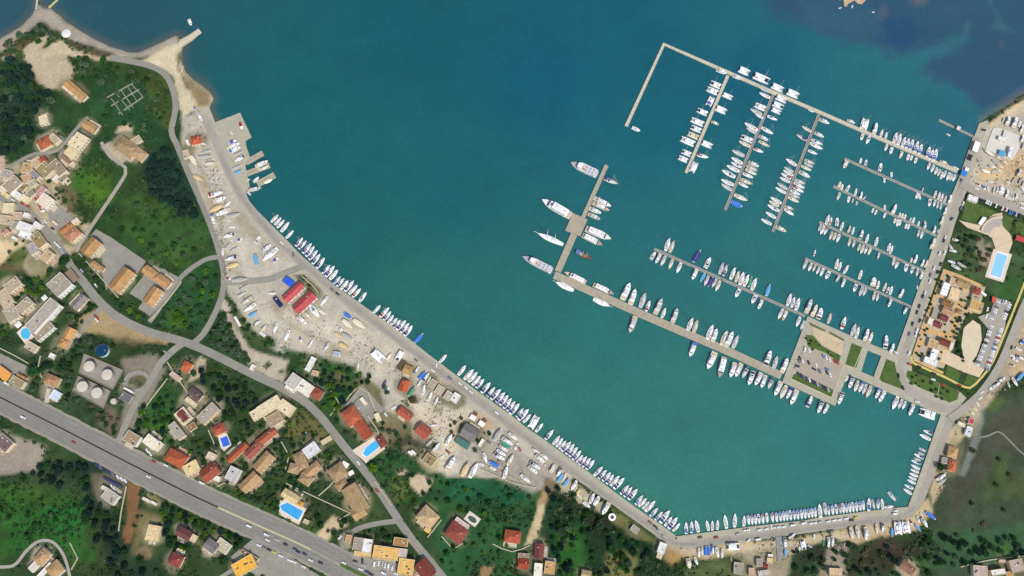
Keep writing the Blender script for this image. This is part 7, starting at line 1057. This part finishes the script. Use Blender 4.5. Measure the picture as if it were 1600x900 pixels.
cars('scattered in the middle of the island car park', 'cars on the island, middle', 64, [(1250, 560, 'black'), (1254, 564, 'white'), (1263.5, 566.5, 'black'), (1275, 570, 'white'), (1272, 576.5, 'black', 30), (1280, 580, 'grey'), (1284, 581, 'silver'), (1292, 582, 'black'), (1292, 576.5, 'blue', 20), (1297, 585.5, 'white'), (1246, 572, 'black', 20), (1248.5, 564.5, 'grey'), (1245, 575.5, 'silver', 20)])
cars('parked along the eastern quay road', 'cars along the east quay', 108, [(1468, 396, 'white'), (1476, 395, 'white'), (1459.5, 419, 'white'), (1465, 425, 'black'), (1470, 413, 'black'), (1453, 439.5, 'white'), (1454, 430, 'grey'), (1445.5, 457.5, 'white'), (1442, 463, 'black'), (1436.5, 478.5, 'black'), (1433, 488, 'black'), (1437.5, 501, 'black'), (1426, 506, 'black'), (1432.5, 516, 'white'), (1431, 522.5, 'white'), (1421, 522, 'grey'), (1420, 552, 'white'), (1400, 551, 'white', 30), (1487, 342, 'navy', 140), (1475, 376, 'black'), (1477, 371, 'white'), (1502.5, 282, 'grey'), (1505, 318, 'white'), (1502, 325, 'grey'), (1515, 246, 'black', 20), (1516.5, 243, 'black', 20), (1514, 249, 'black', 20), (1537, 203, 'black', 10)])
cars('in the western row of the long marina car park', 'cars in the marina park, west row', 20, rowof((1549, 510), (1527, 570), 15, ['white', 'silver', 'white', 'white', 'grey', 'white', 'black', 'white', 'silver']))
cars('in the eastern row of the long marina car park', 'cars in the marina park, east row', 20, rowof((1564, 514), (1541.5, 577), 19, ['white', 'white', 'silver', 'white', 'red', 'white', 'silver', 'grey', 'white', 'blue', 'white']))
cars('in the upper part of the marina car park', 'cars in the marina upper park', 25, rowof((1559.5, 472), (1553, 492), 6, ['white', 'silver', 'grey', 'white']) + rowof((1577, 476), (1568, 498), 7, ['white', 'white', 'silver', 'navy', 'white']) + [(1571, 472, 'white', 110), (1567, 471.5, 'silver', 110), (1541, 494, 'white', 110), (1549, 497.5, 'white'), (1543, 483, 'white', 100)])
cars('parked by the amphitheatre lawn', 'cars by the amphitheatre', 108, [(1534, 312.5, 'black', 20), (1541.5, 315, 'white'), (1544.5, 316.3, 'white'), (1548, 318, 'white'), (1556.5, 321.5, 'white'), (1566.5, 326, 'white'), (1569, 327, 'red'), (1573, 327.5, 'white'), (1577.5, 331.5, 'blue'), (1581, 332.5, 'blue'), (1584.5, 333.7, 'navy'), (1588, 335, 'silver'), (1593, 336.5, 'black'), (1596, 325, 'white', 20)])
cars('on the lens shaped lawn roads', 'cars by the lens lawns', 20, [(1436, 573, 'black'), (1438, 584, 'black'), (1459, 583.5, 'black'), (1458, 593, 'white'), (1404, 587, 'black', 80), (1411, 606, 'black', 70), (1473, 601, 'red'), (1433, 627.5, 'white'), (1499, 602, 'red'), (1580.5, 543, 'black', 110), (1421, 569, 'red')])
cars('parked along the village road', 'cars along the village road', 52, [(87, 380, 'white'), (92, 385, 'white'), (98, 393, 'silver'), (103, 399, 'white'), (107, 406, 'black'), (118, 429, 'silver'), (71, 346, 'white'), (62, 349, 'silver'), (66, 351, 'white'), (56, 342.5, 'black'), (35, 318, 'red', 20), (43, 322, 'red', 20), (20, 312.5, 'white', 20), (82, 357, 'black', 30), (150, 446, 'white'), (128, 423, 'silver'), (149, 494, 'red'), (152, 497, 'red'), (151, 500, 'white'), (560, 723, 'white'), (589, 767, 'red'), (478, 679, 'white', 90)])
# ================================================================ vegetation
mask = np.zeros((1000, 1700), bool)     # 1 px raster of built ground
yy, xx = np.mgrid[-50:950, -50:1650]
for q in MASK:
    x0, x1, y0, y1 = int(min(p[0] for p in q)) - 1, int(max(p[0] for p in q)) + 2, int(min(p[1] for p in q)) - 1, int(max(p[1] for p in q)) + 2
    x0, x1, y0, y1 = max(x0, -50), min(x1, 1650), max(y0, -50), min(y1, 950)
    if x1 <= x0 or y1 <= y0: continue
    s = np.s_[y0 + 50:y1 + 50, x0 + 50:x1 + 50]; mask[s] |= sdist(q, xx[s].astype(float), yy[s].astype(float)) > 0
def free(x, y, m=0):
    i, j = int(round(y)) + 50, int(round(x)) + 50
    if not (0 <= i < 1000 and 0 <= j < 1700): return True
    m = int(m); return not mask[max(0, i - m):i + m + 1, max(0, j - m):j + m + 1].any()
leafm = {}
def leaf_mat(key, rgb):
    if key in leafm: return leafm[key]
    m = mat('foliage_' + key, alb(rgb, 1.9), .9, .3, .35, spec=.15, noise2=(1.6, .25), obj_var=.22); leafm[key] = m
    nt = m.node_tree; N = nt.nodes; L = nt.links; b = N['Principled BSDF']; tr = N.new('ShaderNodeBsdfTranslucent'); mx = N.new('ShaderNodeMixShader'); mx.inputs[0].default_value = .4
    L.new(b.inputs['Base Color'].links[0].from_socket, tr.inputs[0]); L.new(b.outputs[0], mx.inputs[1]); L.new(tr.outputs[0], mx.inputs[2]); L.new(mx.outputs[0], N['Material Output'].inputs[0])
    return m
def crown_me(name, m, seed, lobes=8, leaves=70, flat=.8, open_=0.):
    r = np.random.default_rng(seed); V_, F_ = [], []
    cs = [(0, 0, .62, .62)] + [(.55 * math.cos(a) * r.uniform(.7, 1.15), .55 * math.sin(a) * r.uniform(.7, 1.15), r.uniform(.28, .75), r.uniform(.3, .5)) for a in np.linspace(0, 2 * math.pi, lobes, endpoint=False) + r.uniform(0, .6, lobes)]
    for cx_, cy_, cz_, rad in cs:
        for k in range(leaves):
            d = r.normal(size=3); d /= np.linalg.norm(d); d[2] = abs(d[2]) * 1.0 - .25; rr = rad * r.uniform(.72, 1.12)
            p = np.array([cx_ + d[0] * rr, cy_ + d[1] * rr, (cz_ + d[2] * rr * flat)]); n = d + r.normal(size=3) * .55; n /= np.linalg.norm(n)
            u = np.cross(n, [.3, .5, .8]); u /= np.linalg.norm(u); w = np.cross(n, u); s = r.uniform(.07, .15)
            b = len(V_); V_ += [p + u * s * 1.3, p + w * s, p - u * s * 1.3, p - w * s]; F_.append((b, b + 1, b + 2, b + 3))
    return mesh(name, V_, F_, m)
trunk_bm = MB(); bark = M((104, 88, 70), .95, .2, 2)
trunk_me = trunk_bm.cyl(0, 0, -.05, .4, .075, .05, 7, False).rod((0, 0, .36), (.28, .1, .66), .03).rod((0, 0, .34), (-.2, .22, .62), .03).rod((0, 0, .38), (-.05, -.28, .7), .028).me('trunk', bark)
TK = {'olive_tree': ('olive tree', (76, 98, 72)), 'pine_tree': ('dark pine tree', (36, 62, 54)), 'broadleaf_tree': ('broadleaf tree', (46, 82, 42)), 'lime_tree': ('bright green tree', (78, 112, 38)), 'bare_bush': ('brownish bush', (98, 90, 62))}
CROWN = {k: [crown_me('crown', leaf_mat(k, v[1]), 100 + i + 10 * j, 7 + i % 3, 62, .7 if k == 'pine_tree' else .8) for i in range(4)] for j, (k, v) in enumerate(TK.items())}
placed = []
def tree(kind, px, py, rp, label, group):
    c = P(px, py, ZL + 2.5); r = empty(kind, (c[0], c[1], ZL), random.uniform(0, 6.28), label, 'tree' if kind != 'bare_bush' else 'bush', group); s = rp * mpp(px, py) * random.uniform(.92, 1.08); hz = s * random.uniform(1.0, 1.35) if kind != 'bare_bush' else s * .7
    r.scale = (s, s, hz); link('crown', random.choice(CROWN[kind]), r, (0, 0, .28)); link('trunk', trunk_me, r); placed.append((px, py, rp))
def grove(where, n, r0, r1, kinds, pts, clear=1, dens=.8):
    x0, x1, y0, y1 = min(p[0] for p in pts), max(p[0] for p in pts), min(p[1] for p in pts), max(p[1] for p in pts); t = 0; k = 0
    while k < n and t < n * 60:
        t += 1; x, y = random.uniform(x0, x1), random.uniform(y0, y1); rp = random.uniform(r0, r1)
        if sdist(pts, np.array([x]), np.array([y]))[0] < 0 or (clear >= 0 and not free(x, y, rp * clear)) or (clear < 0 and any(sdist(q, np.array([x]), np.array([y]))[0] > -1 for q in HR)): continue
        if any((x - a) ** 2 + (y - b) ** 2 < ((rp + c) * dens) ** 2 for a, b, c in placed[-160:]): continue
        kd = random.choice(kinds); tree(kd, x, y, rp, '%s %s' % (TK[kd][0], where), TK[kd][0] + 's ' + where); k += 1
O, Pn, B_, Lm, Bb = 'olive_tree', 'pine_tree', 'broadleaf_tree', 'lime_tree', 'bare_bush'
grove('in the dark northwest wood by the left edge', 46, 4, 8, [Pn, B_, Pn, O], [(0, 95), (46, 96), (56, 130), (90, 150), (58, 190), (45, 225), (0, 245)]); grove('on the beach spit edge', 20, 3, 5.5, [O, B_, Bb], [(0, 72), (58, 38), (92, 48), (90, 66), (44, 66), (10, 88)]); grove('beside the beach path', 12, 1.8, 3.4, [Bb, O], [(104, 62), (130, 68), (168, 80), (176, 87), (146, 86), (112, 76)], .5)
grove('in the field north of the ruins', 24, 3, 6.5, [B_, O, B_], [(110, 88), (200, 95), (236, 112), (226, 136), (180, 132), (140, 142), (118, 115)]); grove('around the ruined foundations', 18, 2.6, 5, [B_, O], [(150, 150), (255, 128), (262, 205), (240, 218), (165, 192)], 1, 1.1); grove('in the dark grove west of the shore road', 44, 4, 8, [Pn], [(224, 246), (268, 232), (306, 300), (320, 352), (284, 335), (238, 302)], 1, .66)
grove('in the meadow above the school', 20, 2.6, 5.5, [B_, Lm, O], [(160, 345), (225, 300), (328, 384), (285, 422), (235, 395)], 1, 1.2); grove('along the school front', 14, 3, 5.5, [B_, Lm], [(120, 395), (150, 412), (200, 470), (236, 500), (190, 490), (150, 440)]); grove('in the triangle between the roads', 30, 4, 6.5, [O, O, B_], [(338, 486), (350, 490), (372, 540), (394, 572), (362, 560), (322, 545)], 1, .7)
grove('in the copse by the fork', 26, 3.5, 6.5, [B_, Lm, O], [(258, 475), (318, 416), (340, 430), (338, 470), (318, 515), (252, 510)], 1, .8); grove('between the hotel and the tanks', 26, 3.5, 7, [Pn, B_, O], [(96, 545), (124, 520), (200, 540), (130, 552), (112, 612), (96, 640), (50, 610), (50, 575)], 1, .75); grove('around the hotel garden', 18, 3, 6, [B_, Lm], [(40, 440), (84, 420), (60, 470), (40, 470), (0, 530), (2, 505)], 1, .8); grove('south of the hotel', 12, 3, 5, [B_, O], [(104, 490), (150, 470), (140, 500), (118, 514)], 1, .8)
grove('around the fuel tanks', 14, 3, 5, [Bb, O, B_], [(112, 614), (164, 640), (190, 660), (184, 684), (150, 662)], .8); grove('in the field east of the tank lane', 18, 3, 6, [B_, Pn, Lm], [(210, 640), (262, 605), (284, 640), (262, 690), (215, 672)], 1, .9); grove('in the gardens north of the village road', 38, 3.5, 6.5, [B_, Pn], [(300, 585), (320, 575), (404, 608), (396, 680), (345, 655), (340, 620)], 1, .75); grove('among the red roofed houses', 66, 2.6, 5.2, [B_, B_, O, Lm], [(252, 690), (345, 690), (430, 650), (520, 690), (540, 720), (470, 770), (380, 790), (340, 760), (280, 700)], .9, .8)
grove('in the green garden beside the white shed', 40, 3, 6, [B_, Pn, Lm], [(456, 560), (590, 588), (548, 625), (520, 650), (500, 630)], 1, .85); grove('around the pool villa', 14, 2.8, 5, [B_, O], [(515, 660), (545, 690), (566, 730), (604, 720), (640, 690), (640, 660), (600, 660), (600, 600), (620, 620)], 1, 1); tree(Lm, 583, 731, 8.4, 'round bright green tree beside the lower village road', 'round garden trees')
grove('in the big southern field', 44, 2.5, 5.5, [B_, B_, O, Lm], [(604, 740), (690, 745), (760, 762), (836, 775), (826, 830), (770, 890), (690, 880), (700, 850), (640, 790)], 1.2, 1.5); grove('in the dark thicket south of the harbour road', 52, 3.5, 7, [Pn, B_, O, B_], [(856, 752), (930, 792), (1000, 848), (1036, 880), (1000, 900), (860, 900), (856, 830)], 1, .72)
grove('in the bottom left meadow', 12, 2.4, 4.5, [O, B_], [(0, 770), (60, 780), (110, 800), (140, 850), (60, 845), (0, 870)], 1.2, 1.6); grove('in the dark belt beside the meadow', 48, 4, 7.5, [Pn, Pn, B_], [(0, 745), (60, 728), (152, 716), (160, 790), (190, 850), (262, 905), (180, 905), (140, 830), (118, 762), (60, 758)], 1, .68); grove('below the highway', 34, 4, 7, [B_, B_, Pn, Lm], [(252, 792), (330, 800), (400, 836), (440, 860), (380, 866), (350, 880), (300, 850), (262, 880), (256, 820)], 1, .74)
grove('on the north bank of the highway', 24, 2.8, 5, [B_, O, Lm], [(330, 765), (400, 790), (520, 845), (500, 835), (470, 825), (430, 780), (380, 770)], .9, .8); grove('beside the slip road', 12, 3, 6, [B_, Bb], [(480, 800), (540, 805), (600, 820), (640, 850), (600, 850), (560, 840), (500, 830)], 1, .8); grove('in the scrub behind the south quay boats', 34, 3.2, 6.5, [B_, O, Pn, Bb], [(1232, 862), (1320, 852), (1360, 850), (1440, 834), (1450, 900), (1236, 900)], 1, .8)
grove('in the marsh scrub at the bottom right', 34, 3.4, 7, [O, B_, Pn], [(1436, 838), (1510, 836), (1600, 836), (1600, 874), (1515, 886), (1440, 898)], 1, .74); grove('in the marsh', 8, 2.4, 4.5, [O, Bb], [(1500, 720), (1540, 690), (1600, 720), (1600, 830), (1480, 830)], 1, 2); grove('in the park around the marina pool', 20, 2.8, 5, [B_, O, Bb], [(1496, 372), (1520, 364), (1550, 390), (1546, 434), (1510, 428)], 1, .9); grove('in the lawns of the marina office', 14, 1.6, 3, [B_, O], [(1425, 580), (1460, 596), (1494, 615), (1480, 628), (1420, 598)], -1, 1.5); grove('among the marina buildings', 34, 1.4, 2.8, [B_, O, B_, Lm], [(1464, 430), (1476, 424), (1536, 449), (1528, 476), (1498, 505), (1474, 572), (1428, 558), (1442, 508)], -1, 1.0); grove('around the marina sand lot', 18, 2, 3.4, [B_, O], [(1490, 500), (1512, 488), (1506, 512), (1502, 545), (1510, 568), (1500, 566), (1494, 540)], -1, .8); grove('on the harbour island lawns', 9, 1.3, 2.4, [B_, O], [(1259, 523), (1284, 540), (1314, 556), (1311, 566), (1262, 541)], -1, 1.4)
grove('beside the south yard tavern', 10, 2.2, 4, [Bb, O, B_], [(712, 700), (700, 660), (720, 640), (766, 676), (750, 720)], .6, 1); grove('along the boathouse hedge', 14, 2.2, 4, [B_, O], [(358, 464), (384, 500), (404, 526), (432, 532), (430, 544), (400, 540), (372, 505)], .8, .8); grove('in the village courtyards', 14, 2, 4, [B_, O], [(30, 240), (100, 250), (120, 310), (60, 390), (10, 420), (10, 330)], .8, 1)
tree(Bb, 645, 625, 6.5, 'wide brownish bush between the boats and sheds', 'yard bushes'); tree(B_, 1469, 729, 6, 'dark bushy tree beside the orange southeastern house', 'yard bushes'); tree(B_, 101, 408, 9, 'large dark round tree between the village road and the hotel', 'round garden trees'); tree(B_, 53, 582, 9, 'large round tree beside the olive roofed shop', 'round garden trees')
# ---- undergrowth: countless small leafy clumps, joined
r = np.random.default_rng(5); N_ = 190000
ux, uy = r.uniform(-180, 1780, N_), r.uniform(-30, 1110, N_); gx, gy = P(ux, uy)
ix = np.clip(np.searchsorted(cx, gx), 0, len(cx) - 1); iy = np.clip(np.searchsorted(cy, gy), 0, len(cy) - 1)
veg = MASKV[iy, ix] * (sdw[iy, ix] < -3); nz_ = fbm(gx, gy, 30, 91)
mk = mask[np.clip(np.round(uy).astype(int) + 50, 0, 999), np.clip(np.round(ux).astype(int) + 50, 0, 1699)]
ok = (veg > .5) & ~mk & (r.random(N_) < np.clip(.18 + .8 * nz_, .03, .8)); gx, gy = gx[ok], gy[ok]; n = len(gx)
k = 12; sz = r.uniform(.35, 1.0, n) ** 1.6 * 1.9 + .35
d = r.normal(size=(n, k, 3)); d /= np.linalg.norm(d, axis=2, keepdims=True); d[..., 2] = np.abs(d[..., 2])
cen = np.stack([gx, gy, np.full(n, ZL)], -1)[:, None] + d * sz[:, None, None] * np.array([1, 1, .45])
nn = d + r.normal(size=d.shape) * .5; nn /= np.linalg.norm(nn, axis=2, keepdims=True); u = np.cross(nn, [.31, .52, .79]); u /= np.linalg.norm(u, axis=2, keepdims=True); w = np.cross(nn, u); s = (sz[:, None] * r.uniform(.3, .6, (n, k)))[..., None]
vs = np.stack([cen + u * s, cen + w * s, cen - u * s, cen - w * s], 2).reshape(-1, 3)
tint = (np.array([alb((62, 92, 46)), alb((40, 72, 42)), alb((84, 98, 58)), alb((54, 84, 60))])[r.choice(4, n, p=[.35, .35, .12, .18])] * r.uniform(.6, 1.3, (n, 1)))
me = bpy.data.meshes.new('undergrowth'); me.vertices.add(len(vs)); me.vertices.foreach_set('co', vs.astype(np.float32).ravel()); me.loops.add(len(vs)); me.loops.foreach_set('vertex_index', np.arange(len(vs), dtype=np.int32)); me.polygons.add(len(vs) // 4); me.polygons.foreach_set('loop_start', np.arange(0, len(vs), 4, dtype=np.int32)); me.update(calc_edges=True)
a = me.color_attributes.new('cover', 'FLOAT_COLOR', 'POINT'); a.data.foreach_set('color', np.concatenate([np.repeat(tint, k * 4, 0), np.ones((len(vs), 1))], 1).astype(np.float32).ravel())
me.materials.append(mat('undergrowth_leaf', None, .9, .15, .6, spec=.1, attr='cover')); tag(link('undergrowth', me), 'low leafy undergrowth covering the gardens and fields', 'undergrowth', kind='stuff')

# every tree of a grove is told from its neighbours by its place, counted from the west
gs = {}
for o in COL.objects:
    if o.parent is None and o.get('category') in ('tree', 'bush'): gs.setdefault((o['label'], o['group']), []).append(o)
for (l, g), os_ in gs.items():
    if len(os_) > 1:
        nm = next(v[0] for v in TK.values() if l.startswith(v[0]))
        for i, o in enumerate(sorted(os_, key=lambda o: o.location.x)): o['label'] = '%s, %s from the west %s' % (nm, ordn(i + 1), l[len(nm) + 1:])

# ---- yard clutter: rubble, props, drums, planks lying about the boatyards, joined
rc = np.random.default_rng(8); yards = [([(292, 190), (320, 200), (360, 330), (372, 420), (350, 440), (330, 345)], 420), ([(362, 455), (440, 470), (600, 540), (640, 600), (560, 572), (440, 545), (385, 500)], 420), ([(640, 600), (720, 640), (720, 740), (660, 720)], 260), ([(745, 690), (800, 676), (876, 740), (826, 756), (756, 730)], 300), ([(1060, 856), (1200, 846), (1330, 830), (1440, 808), (1436, 828), (1330, 852), (1200, 884), (1150, 880), (1080, 876)], 520), ([(1505, 262), (1540, 240), (1600, 230), (1600, 330), (1530, 298)], 260), ([(1506, 660), (1540, 616), (1575, 580), (1600, 520), (1604, 590), (1540, 628), (1512, 668)], 320), ([(1466, 742), (1482, 700), (1500, 655), (1504, 664), (1484, 742), (1462, 790)], 160)]
cmats = [M((196, 190, 178)), M((120, 104, 88)), M((88, 84, 80)), M((232, 230, 224)), M((150, 132, 108))]
mbs = [MB() for _ in cmats]
for q, n in yards:
    x0, x1, y0, y1 = min(p[0] for p in q), max(p[0] for p in q), min(p[1] for p in q), max(p[1] for p in q)
    X, Y = rc.uniform(x0, x1, n * 4), rc.uniform(y0, y1, n * 4); X, Y = (lambda k: (X[k], Y[k]))(sdist(q, X, Y) > 0)
    cl = fbm(X * 1., Y * 1., 26, 17)
    for x, y, c_ in list(zip(X, Y, cl))[:n * 2]:
        if c_ < .02: continue
        p_ = P(x, y); l_, w_, h_ = rc.uniform(.3, 2.4), rc.uniform(.2, .8), rc.uniform(.15, .8); mbs[rc.integers(len(mbs))].box(-l_ / 2, l_ / 2, -w_ / 2, w_ / 2, ZL, ZL + .2 + h_, rc.uniform(0, 3.1), p_, .04, .04)
vs_, fs_, mi_ = [], [], []
for i_, m_ in enumerate(mbs): b_ = len(vs_); vs_ += m_.v; fs_ += [tuple(b_ + k for k in f_) for f_ in m_.f]; mi_ += [i_] * len(m_.f)
me = mesh('yard_clutter', vs_, fs_, cmats); me.polygons.foreach_set('material_index', mi_)
tag(link('yard_clutter', me), 'loose rubble, props and planks scattered over the boatyards', 'rubble', kind='stuff')
